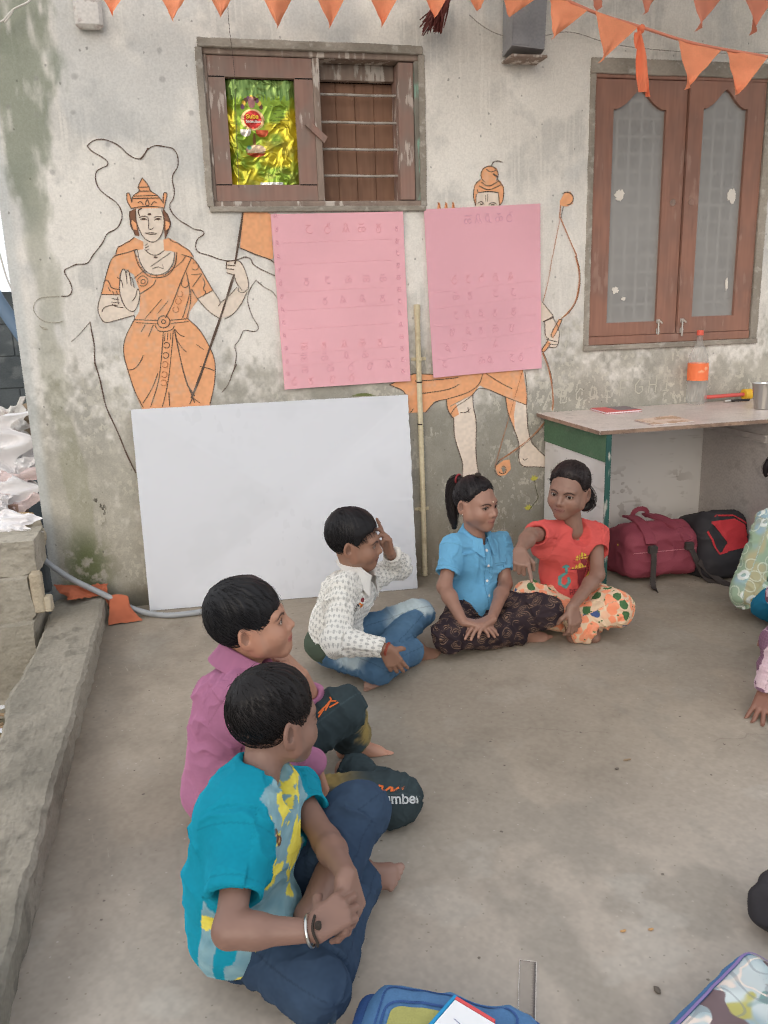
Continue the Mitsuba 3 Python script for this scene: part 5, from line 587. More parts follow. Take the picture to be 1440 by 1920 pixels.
obj('side_panel', box(1.640, 1.658, TF+.004, -.03, .004, .736), 'mat_laminate', DK); obj('apron', box(1.634, 1.6395, TF+.002, -.03, .622, .7365), 'mat_green_paint', DK, label='green painted band under the desk top')
obj('leg_edge', box(1.637, 1.660, TF-.002, TF+.0035, .004, .7365), 'mat_teal_edge', DK, label='chipped dark green front edge of the side panel')
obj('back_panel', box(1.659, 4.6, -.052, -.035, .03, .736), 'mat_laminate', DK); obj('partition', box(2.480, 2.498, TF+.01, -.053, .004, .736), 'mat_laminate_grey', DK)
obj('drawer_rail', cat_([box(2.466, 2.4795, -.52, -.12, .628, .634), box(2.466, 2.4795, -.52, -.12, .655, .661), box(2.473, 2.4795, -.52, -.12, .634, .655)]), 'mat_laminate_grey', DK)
# notebooks on the desk
def book(label, q, t, m, seed):
    k = thing('notebook', label, 'notebook'); q = [np.array(p) for p in q]
    up = np.array([0, 0, t]); cov = hullbox([p+up*.85 for p in q]+[p+up for p in q]); ctr_ = sum(q)/4; pg = hullbox([(p-ctr_)*.97+ctr_+up*.12 for p in q]+[(p-ctr_)*.97+ctr_+up*.84 for p in q]); bt = hullbox([p for p in q]+[p+up*.11 for p in q])
    obj('cover', cov, m, k); obj('pages', pg, 'mat_paper_white', k); obj('back_cover', bt, m, k); return k, q, up
mat('book_red', mikit.proc(lambda p, n, uv: mix(C3(196, 92, 92), C3(120, 108, 112), smoothstep(1.95, 1.955, p.x)*smoothstep(-.16, -.155, p.y))), .5, .4); mat('book_tan', mikit.proc(lambda p, n, uv: mix(C3(206, 184, 168), C3(180, 148, 124), smoothstep(.45, .6, fbm(p.x*30, p.y*30, 4, 3)))), .5, .4)
book('red covered notebook lying near the wall on the desk', [(1.875, -.02, .756), (2.06, -.025, .756), (2.055, -.185, .756), (1.865, -.20, .756)], .008, 'mat_book_red', 1)
book('thin pale brown booklet lying at the front edge of the desk', [(1.868,-0.445,0.756), (2.084,-0.381,0.756), (2.071,-0.582,0.756), (1.865,-0.603,0.756)], .004, 'mat_book_tan', 2)
# bottle
bx_, by_, _ = (2.413,-0.075,0.773)
BT = thing('water_bottle', 'clear plastic water bottle with orange label on the desk', 'bottle')
prof = [(0, .004), (.030, .002), (.046, .006), (.052, .02), (.052, .06), (.0505, .07), (.052, .08), (.052, .125), (.0505, .13), (.0505, .185), (.052, .19), (.050, .215), (.042, .245), (.026, .280), (.016, .300), (.014, .325), (.014, .333)]
inn = [(max(r-.0012, 0), z) for r, z in prof]
scene['mat_pet'] = {'type': 'blendbsdf', 'weight': .09, 'a': {'type': 'thindielectric', 'int_ior': 1.22}, 'b': {'type': 'twosided', 'bsdf': {'type': 'principled', 'base_color': {'type': 'rgb', 'value': L3(226, 226, 226)}, 'roughness': .15, 'specular': .6}}}
obj('body', lathe([(p[0]*.93, .757+p[1]) for p in prof], 40, (bx_, by_, 0)), 'mat_pet', BT, smooth=True)
mat('label_orange', mikit.proc(lambda p, n, uv: mix(C3(234, 120, 74), C3(238, 176, 140), smoothstep(.62, .63, noise(p.x*90, p.z*60, 2))*smoothstep(.91, .92, p.z)*.8)), .45, .4); mat('cap_red', L3(218, 96, 78), .45, .4)
obj('label_band', lathe([(.0488, .757+.118), (.0488, .757+.200)], 40, (bx_, by_, 0)), 'mat_label_orange', BT, smooth=True)
obj('cap', lathe([(0, 1.112), (.014, 1.112), (.0155, 1.110), (.0155, 1.09), (.0135, 1.088)], 20, (bx_, by_, 0)), 'mat_cap_red', BT, smooth=40)
# red stick with yellow ring, keys, tumbler
mat('stick_red', L3(206, 92, 84), .4, .4); mat('ring_yellow', L3(222, 178, 52), .45, .4); mat('rubber', L3(52, 46, 46), .6)
a, b = np.array((2.483,-0.045,0.784)), np.array((2.718,-0.045,0.787)); d = (b-a)/np.linalg.norm(b-a)
ST = thing('toy_stick', 'red plastic rod with a yellow end ring on the desk', 'rod')
obj('rod', tube([a, b], .0095, 10), 'mat_stick_red', ST, smooth=40); obj('ring', tube([b-d*.018, b+d*.022], [.026, .026], 16), 'mat_ring_yellow', ST, smooth=40).__len__()
KC = thing('key_bunch', 'small metal keys and dark strap lying behind the steel tumbler', 'keys')
ka = np.array((*(2.583,-0.075,0.763)[:2], .758)); obj('key', cat_([tube([ka+[-.01, 0, .004], ka+[.012, 0, .006], ka+[.025, .004, .004]], .006, 6), lathe([(.006, 0), (.012, 0), (.012, .004), (.006, .004)], 12, ka+[-.006, -.006, .002])]), 'mat_bright_steel', KC)
obj('strap', tube(spline([ka+[.03, 0, .004], ka+[.06, -.008, .006], ka+[.12, -.012, .005]], 5), [.006]*11, 6), 'mat_rubber', KC, smooth=True)
tx_, ty_, _ = (2.577,-0.351,0.757)
mat('tumbler', L3(196, 194, 190), .16, .5, metallic=1.)
k = obj('steel_tumbler', lathe([(0, .757), (.036, .757), (.037, .760), (.052, .868), (.0545, .871), (.0545, .875), (.0515, .873), (.0355, .762), (0, .762)], 40, (tx_, ty_, 0)), 'mat_tumbler', smooth=40); labels[k] = {'label': 'shiny steel drinking tumbler at the right end of the desk', 'category': 'tumbler'}
# ------------------------------------------------------------------ people: signed distance bodies, meshed by surface nets
A_ = lambda v: np.asarray(v, float)
def unit(v): v = A_(v); return v/np.linalg.norm(v)
class Prim:
    def __init__(s, fn, c, rad, op='u', k=.02, seg=None): s.fn, s.c, s.rad, s.op, s.k, s.seg = fn, A_(c), rad, op, k, seg
    def far(s, c):     # a lower bound of the distance from c
        if s.seg is None: d = c-s.c; return math.sqrt(d@d)-s.rad
        a, ba, l2, r = s.seg; d = c-a; d = d-ba*min(max(d@ba/l2, 0.), 1.); return math.sqrt(d@d)-r
def cone(a, b, r1, r2, op='u', k=.02, fl=1., fdir=None):
    """tapered capsule; fl < 1 flattens it along fdir"""
    a, b = A_(a), A_(b); ba = b-a; l2 = max(ba@ba, 1e-9)
    def fn(P):
        pa = P-a; t = pa@ba; h = np.minimum(np.maximum(t/l2, 0), 1)
        return np.sqrt(np.maximum(np.einsum('ij,ij->i', pa, pa)-2*h*t+h*h*l2, 0))-(r1+(r2-r1)*h)
    return Prim(fn, (a+b)/2, np.linalg.norm(ba)/2+max(r1, r2), op, k, (a, ba, l2, max(r1, r2)))
def ell(c, r, M=None, op='u', k=.02):
    c, r = A_(c), A_(r)
    def fn(P):
        q = P-c
        if M is not None: q = q@M
        q = q/r; k0 = np.sqrt(np.einsum('ij,ij->i', q, q)); q = q/r; k1 = np.sqrt(np.einsum('ij,ij->i', q, q))
        return np.where(k1 > 1e-9, k0*(k0-1)/np.maximum(k1, 1e-9), -r.min())
    return Prim(fn, c, r.max(), op, k)
def cut(pr, pt, d):
    """keeps the side of the plane through pt that d points away from"""
    f0, pt, d = pr.fn, A_(pt), unit(d)
    return Prim(lambda P: np.maximum(f0(P), (P-pt)@d), pr.c, pr.rad, pr.op, pr.k, pr.seg)
def plane(pt, d, k=.0):
    pt, d = A_(pt), unit(d); return Prim(lambda P: (P-pt)@d, pt, 1e9, 'i', k)
def sdf(prims, P, near=None):
    d = np.full(len(P), 9.)
    for p in prims:
        if near is not None and p.op != 'i' and p.far(near[0]) > near[1]+p.k+.004: continue
        e = p.fn(P)
        if p.op == 'u':
            if p.k > 0: h = np.clip(.5+.5*(d-e)/p.k, 0, 1); d = d*(1-h)+e*h-p.k*h*(1-h)
            else: d = np.minimum(d, e)
        elif p.op == 's':
            h = np.clip(.5-.5*(d+e)/p.k, 0, 1) if p.k > 0 else (d < -e)*1.; d = d*(1-h)-e*h+p.k*h*(1-h)
        else: d = np.maximum(d, e)
    return d
OFF = np.array([[0, 0, 0], [1, 0, 0], [0, 1, 0], [1, 1, 0], [0, 0, 1], [1, 0, 1], [0, 1, 1], [1, 1, 1]])
EDG = [(0, 1), (2, 3), (4, 5), (6, 7), (0, 2), (1, 3), (4, 6), (5, 7), (0, 4), (1, 5), (2, 6), (3, 7)]
def nets(prims, h, nb=22, disp=None):
    us = [p for p in prims if p.op == 'u']; lo = np.min([p.c-p.rad for p in us], 0)-3*h; hi = np.max([p.c+p.rad for p in us], 0)+3*h
    B = h*nb; nB = np.ceil((hi-lo)/B).astype(int); half = B*.87+2*h
    m = nb+2; ii = np.stack(np.meshgrid(*[np.arange(m)]*3, indexing='ij'), -1).reshape(-1, 3)
    G = nB*nb+4; VV, KK, QQ = [], [], []
    cs = np.stack(np.meshgrid(*[np.arange(n) for n in nB], indexing='ij'), -1).reshape(-1, 3)
    for b in cs:
        o = lo+b*B; c = o+B*.5+h*.5
        if not any(p.far(c) < half for p in us): continue
        d0 = sdf(prims, c[None], (c, half))[0]
        if abs(d0) > half*1.5: continue
        D = sdf(prims, o+ii*h, (c, half)).reshape(m, m, m)
        if D.min() > 0 or D.max() < 0: continue
        s = D < 0; n = m-1
        corn = np.stack([D[x:x+n, y:y+n, z:z+n] for x, y, z in OFF], -1); cs_ = corn < 0; act = cs_.any(-1)&~cs_.all(-1)
        ix = np.argwhere(act)
        if not len(ix): continue
        cv = corn[act]; acc = np.zeros((len(ix), 3)); cnt = np.zeros(len(ix))
        for e0, e1 in EDG:
            x = (cv[:, e0] < 0) != (cv[:, e1] < 0); den = cv[:, e0]-cv[:, e1]; t = np.where(x, cv[:, e0]/np.where(np.abs(den) < 1e-12, 1, den), 0)
            acc += np.where(x[:, None], OFF[e0]+(OFF[e1]-OFF[e0])*t[:, None], 0); cnt += x
        VV.append(o+(ix+acc/cnt[:, None])*h)
        g = b*nb; key = ((g[0]+ix[:, 0])*G[1]+(g[1]+ix[:, 1]))*G[2]+(g[2]+ix[:, 2]); KK.append(key)
        kg = lambda q: ((g[0]+q[:, 0])*G[1]+(g[1]+q[:, 1]))*G[2]+(g[2]+q[:, 2])
        R_ = slice(1, nb+1)
        for ax in range(3):
            sl2 = [R_, R_, R_]; sl2[ax] = slice(2, nb+2); a0 = s[R_, R_, R_]; a1 = s[tuple(sl2)]
            q = np.argwhere(a0 != a1)+1
            if not len(q): continue
            fl = a0[a0 != a1]; u_, v_ = np.eye(3, dtype=int)[(ax+1) % 3], np.eye(3, dtype=int)[(ax+2) % 3]
            quad = np.stack([kg(q-u_-v_), kg(q-v_), kg(q), kg(q-u_)], 1); quad[~fl] = quad[~fl][:, ::-1]; QQ.append(quad)
    V = np.vstack(VV); K = np.concatenate(KK); Q = np.vstack(QQ); uk, fi = np.unique(K, return_index=True); V = V[fi]
    pos = np.searchsorted(uk, Q); pos = np.minimum(pos, len(uk)-1); ok = (uk[pos] == Q).all(1); Q = pos[ok]
    F = np.vstack([Q[:, [0, 1, 2]], Q[:, [0, 2, 3]]])
    from scipy.sparse import coo_matrix; from scipy.sparse.csgraph import connected_components
    _, lab = connected_components(coo_matrix((np.ones(len(F)*2), (np.r_[F[:, 0], F[:, 0]], np.r_[F[:, 1], F[:, 2]])), (len(V), len(V))), False)
    big = np.bincount(lab[F[:, 0]]).argmax(); F = F[lab[F[:, 0]] == big]; u, iv = np.unique(F, return_inverse=True); return V[u], iv.reshape(F.shape)
def normals(V, F):
    n = np.zeros_like(V); f = np.cross(V[F[:, 1]]-V[F[:, 0]], V[F[:, 2]]-V[F[:, 0]])
    for k in range(3): np.add.at(n, F[:, k], f)
    return n/np.maximum(np.linalg.norm(n, axis=1, keepdims=True), 1e-12)
def relax(V, F, it=2, lam=.5):
    e = np.vstack([F[:, [0, 1]], F[:, [1, 2]], F[:, [2, 0]]]); e = np.vstack([e, e[:, ::-1]])
    deg = np.bincount(e[:, 0], minlength=len(V))[:, None]
    for i in range(it):
        s = np.stack([np.bincount(e[:, 0], V[e[:, 1], k], len(V)) for k in range(3)], 1); V = V+lam*(s/np.maximum(deg, 1)-V)
    return V
def frame(f, u):
    f = unit(f); x = unit(np.cross(f, A_(u))); return np.stack([x, f, np.cross(x, f)], 1)   # columns: right, front, up
def bonecoord(V, bones):
    """for each vertex: (along, around, bone index) by the nearest bone"""
    best = np.full(len(V), 9.); UV = np.zeros((len(V), 2)); bi = np.zeros(len(V), int)
    for i, (a, b, r, ref) in enumerate(bones):
        a, b = A_(a), A_(b); ba = b-a; L = np.linalg.norm(ba); t = ba/L; x = A_(ref)-t*(A_(ref)@t); x = unit(x); y = np.cross(t, x)
        pa = V-a; h = np.clip(pa@t, 0, L); q = pa-h[:, None]*t; d = np.linalg.norm(q, axis=1)-r; m = d < best
        best[m] = d[m]; UV[m] = np.c_[(pa@t)[m]+i*3.7, np.arctan2((q@y)[m], (q@x)[m])*r]; bi[m] = i
    return UV, bi
def folds(V, N, uv, amp, seed=0, fa=9., fr=26., soft=None):
    w = fb(V*7+seed, 3, seed); q = np.c_[uv[:, 0]*fr+w*4, uv[:, 1]*fa+w*2, V[:, 2]*3]
    r = 1-np.abs(2*nz(q, seed+3)-1); r2 = 1-np.abs(2*nz(q*[1.9, 1.3, 1]+7, seed+5)-1); r3 = 1-np.abs(2*nz(np.c_[q[:, 0]*2.6+3, q[:, 1]*1.6, q[:, 2]*2], seed+8)-1); d = amp*(1.15*(r**3-.28)+.5*(r2**3-.28)+.16*(r3-.5))+amp*.8*(w-.5)
    return V+N*(d if soft is None else d*soft)[:, None]
NAILS = []
def hand(prims, w, f, n, side, curl, s=1., spread=.16, thumb=(.5, .5), kk=.008):
    """w wrist, f direction of the fingers, n the way the palm faces, side +1/-1: thumb on +/- cross(n, f)"""
    f = unit(f); n = A_(n)-f*(A_(n)@f); n = unit(n); a = np.cross(n, f)*side; w = A_(w); P = lambda x, y, z: w+s*(a*x+f*y+n*z)
    for x, y in ((.024, .066), (.009, .071), (-.007, .068), (-.021, .060)): prims.append(cone(P(x*.6, .004, 0), P(x, y, -.002), .0125*s, .0098*s, k=kk*s))
    prims.append(cone(P(.014, .012, .006), P(.026, .032, .006), .013*s, .011*s, k=.01*s))
    for i, (x, y, ls) in enumerate(((.024, .066, (.034, .021, .017)), (.009, .071, (.037, .024, .018)), (-.007, .068, (.034, .022, .017)), (-.021, .060, (.027, .017, .015)))):
        p = P(x, y, -.002); c = curl[i]; d = f+a*spread*(x/.024-.1); ang = 0.
        for j, l in enumerate(ls):
            ang += c*(.9, 1.15, .8)[j]; v = unit(d)*math.cos(ang)+n*math.sin(ang); q = p+v*l*s; prims.append(cone(p, q, (.0083, .0073, .0066)[j]*s, (.0075, .0067, .0056)[j]*s, k=.0028*s)); p = q
        NAILS.append((p-v*.003*s+(v*0-(n*math.cos(ang)-unit(d)*math.sin(ang)))*.0052*s, .0052*s))
    p = P(.026, .028, .006); d = unit(f*.62+a*.75+n*.3); ang = 0.
    for j, l in enumerate((.030, .026)):
        v = unit(d*(1-.25*j*thumb[0])+n*thumb[0]*(.4+.7*j)-a*thumb[1]*.6*j+f*.25*j); q = p+v*l*s; prims.append(cone(p, q, (.0105, .0090)[j]*s, (.0092, .0072)[j]*s, k=.004*s)); p = q
def foot(prims, ank, d, up=(0, 0, 1), s=1., side=1):
    d = unit(d); u = A_(up)-d*(A_(up)@d); u = unit(u); a = np.cross(d, u)*side; k = A_(ank); P = lambda x, y, z: k+s*(a*x+d*y+u*z)
    prims += [cone(P(0, -.028, -.036), P(0, 0, -.004), .024*s, .028*s, k=.02*s), cone(P(0, -.02, -.040), P(.012, .088, -.046), .022*s, .020*s, k=.02*s), cone(P(0, -.01, -.03), P(-.016, .080, -.050), .022*s, .015*s, k=.02*s), cone(P(0, .0, -.006), P(.010, .085, -.040), .026*s, .017*s, k=.02*s)]
    for i in range(5): x = .024-.0135*i; y = .112-.006*i-.003*i*i*.5; r = (.0115, .0085, .008, .0075, .007)[i]; prims.append(cone(P(x*.8, .082, -.048), P(x, y+.012, -.054+r*.2), r*1.05*s, r*s, k=.005*s))
def head_prims(c, M, s=1., jaw=1.):
    """skin of a child's head; local x right, y front, z up, origin between the ears"""
    W_ = lambda x, y, z: A_(c)+M@(A_((x, y, z))*s); E = lambda p, r, **k: ell(W_(*p), A_(r)*s, M, **k); Cn = lambda p, q, r1, r2, k=.02, op='u': cone(W_(*p), W_(*q), r1*s, r2*s, op, k*s)
    P = [E((0, -.014, .030), (.069, .086, .076), k=.0), E((0, .022, -.022), (.056, .060, .068), k=.03*s), Cn((0, .050, -.066), (0, .060, -.080), .022*jaw, .0175*jaw, .022)]
    for x in (-1, 1):
        P += [Cn((x*.044, .004, -.042), (x*.010, .055, -.078), .0205, .0155, .026), E((x*.033, .050, -.032), (.027, .026, .027), k=.022*s), Cn((x*.012, .0755, .019), (x*.038, .064, .018), .0075, .008, .02), Cn((x*.062, -.002, .0), (x*.055, .01, -.046), .012, .016, .02)]
    P += [Cn((0, .078, .006), (0, .094, -.026), .0065, .0095, .012), Cn((-.0095, .085, -.031), (.0095, .085, -.031), .0072, .0072, .008), Cn((0, .070, -.045), (0, .067, -.066), .017, .016, .016)]
    P += [Cn((-.0205, .0750, -.0535), (-.004, .0855, -.0505), .0036, .0054, .005), Cn((.0205, .0750, -.0535), (.004, .0855, -.0505), .0036, .0054, .005), Cn((-.016, .0765, -.0605), (.016, .0765, -.0605), .0052, .0052, .005), E((0, .0820, -.0605), (.014, .0060, .0060), k=.004*s)]
    for x in (-1, 1):
        P += [E((x*.0305, .083, .000), (.0125, .010, .0095), op='s', k=.012*s), E((x*.0305, .0640, .000), (.0148, .0138, .0138), k=.004*s), E((x*.0305, .0800, -.0008), (.0118, .0130, .0046), op='s', k=.0020*s)]
        earM = M@np.array([[.93, -.36*x, 0], [.36*x, .93, 0], [0, 0, 1.]])
        P += [ell(W_(x*.0735, -.014, -.006), A_((.0065, .017, .030))*s, earM, k=.006*s), ell(W_(x*.0790, -.010, -.002), A_((.0055, .0085, .0175))*s, earM, op='s', k=.004*s), Cn((x*.070, -.006, -.030), (x*.071, -.009, -.022), .0065, .007, .006)]
    return P
def head_colors(V, c, M, s, skin, lip, brow=1., col_brow=(38, 30, 28), bindi=False):
    q = (V-A_(c))@M/s; x, y, z = q.T; ax = np.abs(x); C = vcol(V, skin)
    near = np.linalg.norm(q, axis=1) < .17; face = near&(y > .02)
    C = C*(1-.09*np.exp(-((ax-.03)**2/.016**2+(z+.002)**2/.012**2))*face)[:, None]
    ck = np.exp(-((ax-.036)**2+(z+.03)**2)/.018**2)*face; C = C*(1+np.outer(ck, (.10, .03, .0)))
    nt = np.exp(-((x/.014)**2+((z+.028)/.012)**2))*face*(y > .08); C = C*(1+.08*nt[:, None])
    lp = (face&(y > .068)&(ax < .022)); up = sstep(.0055, .0030, np.abs(z+.0520+.0012*(ax/.015)**2)); lo = sstep(.0062, .0036, np.abs(z+.0602-.004*(ax/.019)**2)); w = np.maximum(up, lo)*lp; C = C*(1-w[:, None])+np.asarray(lip)*w[:, None]
    gap = sstep(.0018, .0006, np.abs(z+.0562+.0008*np.sin(ax*200)))*lp*(ax < .021); C = C*(1-.5*gap[:, None])
    nos = np.exp(-(((ax-.0075)/.0035)**2+((z+.0375)/.0028)**2))*face; C = C*(1-.5*nos[:, None])
    bz = .0165-.010*((ax-.028)/.022)**2+.002*(ax-.02)/.02; b = sstep(.0046, .0018, np.abs(z-bz))*sstep(.008, .013, ax)*sstep(.052, .044, ax)*face*brow; C = C*(1-.85*b[:, None])+lin(col_brow)*.85*b[:, None]
    er = np.sqrt(((ax-.0305)/.0136)**2+((z+.0008)/.0070)**2); l = sstep(1.28, 1.02, er)*(y > .05)*np.where(z > -.001, 1., .45)*face; C = C*(1-.8*l[:, None])+lin((30, 22, 20))*.8*l[:, None]
    ear = near&(ax > .066)&(y < .02); C = np.where(ear[:, None], C*(1.04, .98, .96), C); C = np.where((near&(ax > .066)&(np.hypot((y+.013)/.0095, (z+.003)/.0165) < 1))[:, None], C*.62, C)  # shade in the hollow of the ear is painted into the skin colour
    if bindi:
        d = (x/.0022)**2+((z-.024)/.0022)**2; C[(d < 1.6)&face] = lin((232, 214, 190))
    return C
def eyes(c, M, s, parent, gaze=(0, 0)):
    for x in (-1, 1):
        m = trimesh.creation.uv_sphere(.0126*s, count=[22, 28]); v = m.vertices/(.0126*s); g = unit((gaze[0], 1, gaze[1])); a = np.degrees(np.arccos(np.clip(v@g, -1, 1)))
        C = np.where((a < 11)[:, None], lin((10, 8, 8)), np.where((a < 33)[:, None], lin((40, 26, 20)), lin((178, 164, 154))))
        P = A_(c)+((v*.0126*s)@M.T)+M@(A_((x*.0305, .0646, 0))*s)
        obj('eye', trimesh.Trimesh(P, m.faces, process=False), 'mat_eye', parent, smooth=True, color=C)
def hair_short(c, M, s, parent, seed=0, top=.016, side=.009, crown=(.0, -.055, .085), fringe=.058, length=.034, n=2600, c0=(26, 24, 26), c1=(42, 38, 40), hairline=None, sweep=(0, .4), burn=True, back=False):
    """a cap that follows the skull plus many fine tapering locks growing out of the crown"""
    c = A_(c)
    def inside(q):     # hair-bearing part of the scalp in local coordinates, > 0 inside
        x, y, z = q.T; th = np.arctan2(np.abs(x), y)
        low = np.interp(th, [0, .55, .95, 1.15, 1.38, 1.62, 1.85, 2.3, 3.15], hairline or [fringe, fringe-.006, .028, -.005, -.028 if burn else .0, .012, -.022, -.060, -.068])
        return z-low+.012*(nz(q*[70, 70, 30], seed+9)-.5)
    th, ph = np.meshgrid(np.linspace(0, 2*np.pi, 150, endpoint=False), np.linspace(0, 2.35, 90)); d = np.stack([np.sin(ph)*np.cos(th), np.sin(ph)*np.sin(th), np.cos(ph)], -1).reshape(-1, 3)
    r0 = A_((.069, .086, .076)); o = A_((0, -.014, .030))
    def surf(d, extra=0.):
        t = 1/np.sqrt(((d/r0)**2).sum(1)); low = np.clip(-d[:, 2], 0, 1); thick = side+(top-side)*np.clip(d[:, 2]*1.2, 0, 1); return o+d*(t*(1-.05*low)+thick+extra)[:, None]
    def shaped(d):
        q = surf(d); rel = q-A_(crown); L = np.linalg.norm(rel, axis=1); ang = np.arctan2(rel[:, 0], rel[:, 1]+1e-6)
        w = fb(q*26, 3, seed); str_ = nz(np.c_[ang*16+w*2.2, L*9, 0*L+seed], seed)*.6+nz(np.c_[ang*38+w*3, L*14, 0*L], seed+1)*.4
        return q+d*((str_-.5)*.0045+(w-.5)*.007)[:, None], str_
    q, st = shaped(d); ins = inside(q); 
    q2 = q-d*(sstep(.004, -.014, ins)*.030+(0 if back else 1)*side*.75*sstep(.034, .0, ins)*sstep(.55, .1, d[:, 1])+(.8*(side+(top-side)*np.clip(d[:, 2]*1.2, 0, 1))*sstep(.028, .0, ins) if back else 0))[:, None]
    nth, nph = 150, 90; i, j = np.meshgrid(np.arange(nph-1), np.arange(nth), indexing='ij'); Q = np.stack([i*nth+j, (i+1)*nth+j, (i+1)*nth+(j+1) % nth, i*nth+(j+1) % nth], -1).reshape(-1, 4)
    keep = (ins[Q] > -.016).any(1); Q = Q[keep]; F = np.vstack([Q[:, [0, 1, 2]], Q[:, [0, 2, 3]]])
    Vs, Fs, Cs = [c+(q2*s)@M.T], [F], [lerp(lin(c0), lin(c1), st*.8)]; nv = len(q2)
    rg = np.random.RandomState(seed+5); dd = rg.normal(size=(n*3, 3)); dd /= np.linalg.norm(dd, axis=1, keepdims=True); dd = dd[dd[:, 2] > -.78]
    p, st = shaped(dd); k = inside(p) > .002; p, dd, st = p[k][:n], dd[k][:n], st[k][:n]
    rel = p-A_(crown); tang = rel-dd*(rel*dd).sum(1)[:, None]; tang = tang/np.maximum(np.linalg.norm(tang, axis=1, keepdims=True), 1e-6)
    tang = -tang if back else tang; tang = tang+A_((sweep[0], sweep[1], -.25))*(not back)*(dd[:, 1] > .2)[:, None]*.8+rg.normal(size=p.shape)*.16; tang -= dd*(tang*dd).sum(1)[:, None]; tang /= np.maximum(np.linalg.norm(tang, axis=1, keepdims=True), 1e-6)
    ln = length*(.45+.85*rg.rand(len(p)))*np.where(dd[:, 2] < .1, .45, 1.); lift = rg.uniform(.0, .14, len(p))+(rg.rand(len(p)) < .06)*rg.uniform(.1, .3, len(p)); side_ = np.cross(tang, dd); wd = rg.uniform(.0007, .0013, len(p)); rows = []
    for t in (0, .35, .7, 1.):
        pt = p-dd*.003+tang*(ln*t)[:, None]+dd*(ln*(lift*t-.34*t*t*(ln/.034)**.5))[:, None]
        rad = np.linalg.norm((pt-o)/r0, axis=1); push = np.maximum(0, 1.09-rad); pt = pt+dd*(push*.07)[:, None]
        w_ = (wd*(1.-.93*t))[:, None]; rows += [pt-side_*w_, pt+side_*w_, pt+dd*w_*.8]
    X = np.stack(rows, 1); m = len(p); base = nv+np.arange(m)[:, None]*12; tri = []
    for a in range(3):
        for e0, e1 in ((0, 1), (1, 2), (2, 0)): tri += [[a*3+e0, a*3+e1, a*3+3+e1], [a*3+e0, a*3+3+e1, a*3+3+e0]]
    tri = np.array(tri); Fs.append((base[:, None, :]+tri[None]).reshape(-1, 3) if 0 else (base+0)[:, :, None].reshape(m, 1, 1)+tri[None]); Fs[-1] = Fs[-1].reshape(-1, 3)
    Vs.append(c+(X.reshape(-1, 3)*s)@M.T); cc = lerp(lin(c0), lin(c1), rg.rand(m)); Cs.append(np.repeat(cc, 12, 0))
    return obj('hair', trimesh.Trimesh(np.vstack(Vs), np.vstack(Fs), process=False), 'mat_hair', parent, smooth=True, color=np.vstack(Cs))
def locks(paths, rads, n, spread, seed, c0=(32, 28, 29), c1=(54, 46, 46), parent=None, name='ponytail'):
    """a tail of hair: a core tube and many strands along it"""
    rg = np.random.RandomState(seed); p = spline(paths, 6); r = np.interp(np.linspace(0, 1, len(p)), np.linspace(0, 1, len(rads)), rads); ms = [tube(p, r*.9, 14)]; cs = [vcol(ms[0].vertices, lin(c0))]
    t = np.gradient(p, axis=0); t /= np.linalg.norm(t, axis=1, keepdims=True); a = np.cross(t, [.3, .5, .8]); a /= np.linalg.norm(a, axis=1, keepdims=True); b = np.cross(t, a)
    for i in range(n):
        g = rg.uniform(0, 6.283); e = rg.uniform(.9, 1.12+spread); i0 = rg.randint(0, max(1, len(p)//4)); i1 = rg.randint(len(p)*2//3, len(p)); w = rg.uniform(-.5, .5)
        k = np.arange(i0, i1); gg = g+w*np.linspace(0, 1, len(k)); q = p[k]+(a[k]*np.cos(gg)[:, None]+b[k]*np.sin(gg)[:, None])*(r[k]*e)[:, None]; m = tube(q, np.linspace(.0014, .0005, len(k)), 3, False); ms.append(m); cs.append(vcol(m.vertices, lin(c0)*(1-i % 5*.2)+lin(c1)*(i % 5*.2)))
    return obj(name, cat_(ms), 'mat_hair', parent, smooth=True, color=np.vstack(cs))
def collar(parent, nb, M, r, h, fall, m, color, gap=.5, name='collar', lean=.012, point=.03):
    """folded shirt collar round the neck base; local frame M (right, front, up), open at the front"""
    th = np.linspace(gap, 2*np.pi-gap, 60); prof = [(r*.98, -.012), (r*.93, h*.6), (r*.97, h), (r*1.10, h*1.02), (r*1.24, h*.4)]
    rows = []
    for k, (rr_, hh) in enumerate(prof+[(0, 0)]):
        if k == 5:
            f = np.exp(-((np.minimum(th, 2*np.pi-th)-gap)/.35)**2); R2 = r*1.40+fall*.45+point*.55*f; hz = np.full(len(th), -fall)-point*.55*f
        else: R2 = np.full(len(th), rr_); hz = np.full(len(th), hh)
        fr = np.cos(th); rows.append(np.c_[np.sin(th)*R2, fr*R2*1.02+lean*fr, hz-.020*np.clip(fr, 0, 1)+.012*np.clip(-fr, 0, 1)])
    Q = np.stack(rows, 0); nr, nt = Q.shape[:2]; i, j = np.meshgrid(np.arange(nr-1), np.arange(nt-1), indexing='ij'); q = np.stack([i*nt+j, (i+1)*nt+j, (i+1)*nt+j+1, i*nt+j+1], -1).reshape(-1, 4)
    V = A_(nb)+Q.reshape(-1, 3)@M.T; F = np.vstack([q[:, [0, 1, 2]], q[:, [0, 2, 3]]]); N = normals(V, F); n = len(V)
    V2 = np.vstack([V, V-N*.0025]); F2 = np.vstack([F, F[:, ::-1]+n]); _m = trimesh.Trimesh(V2, F2, process=False).subdivide(); V2, F2 = np.array(_m.vertices), np.array(_m.faces)
    return obj(name, trimesh.Trimesh(V2, F2, process=False), m, parent, smooth=True, color=None if color is None else (color(V2) if callable(color) else vcol(V2, color)))
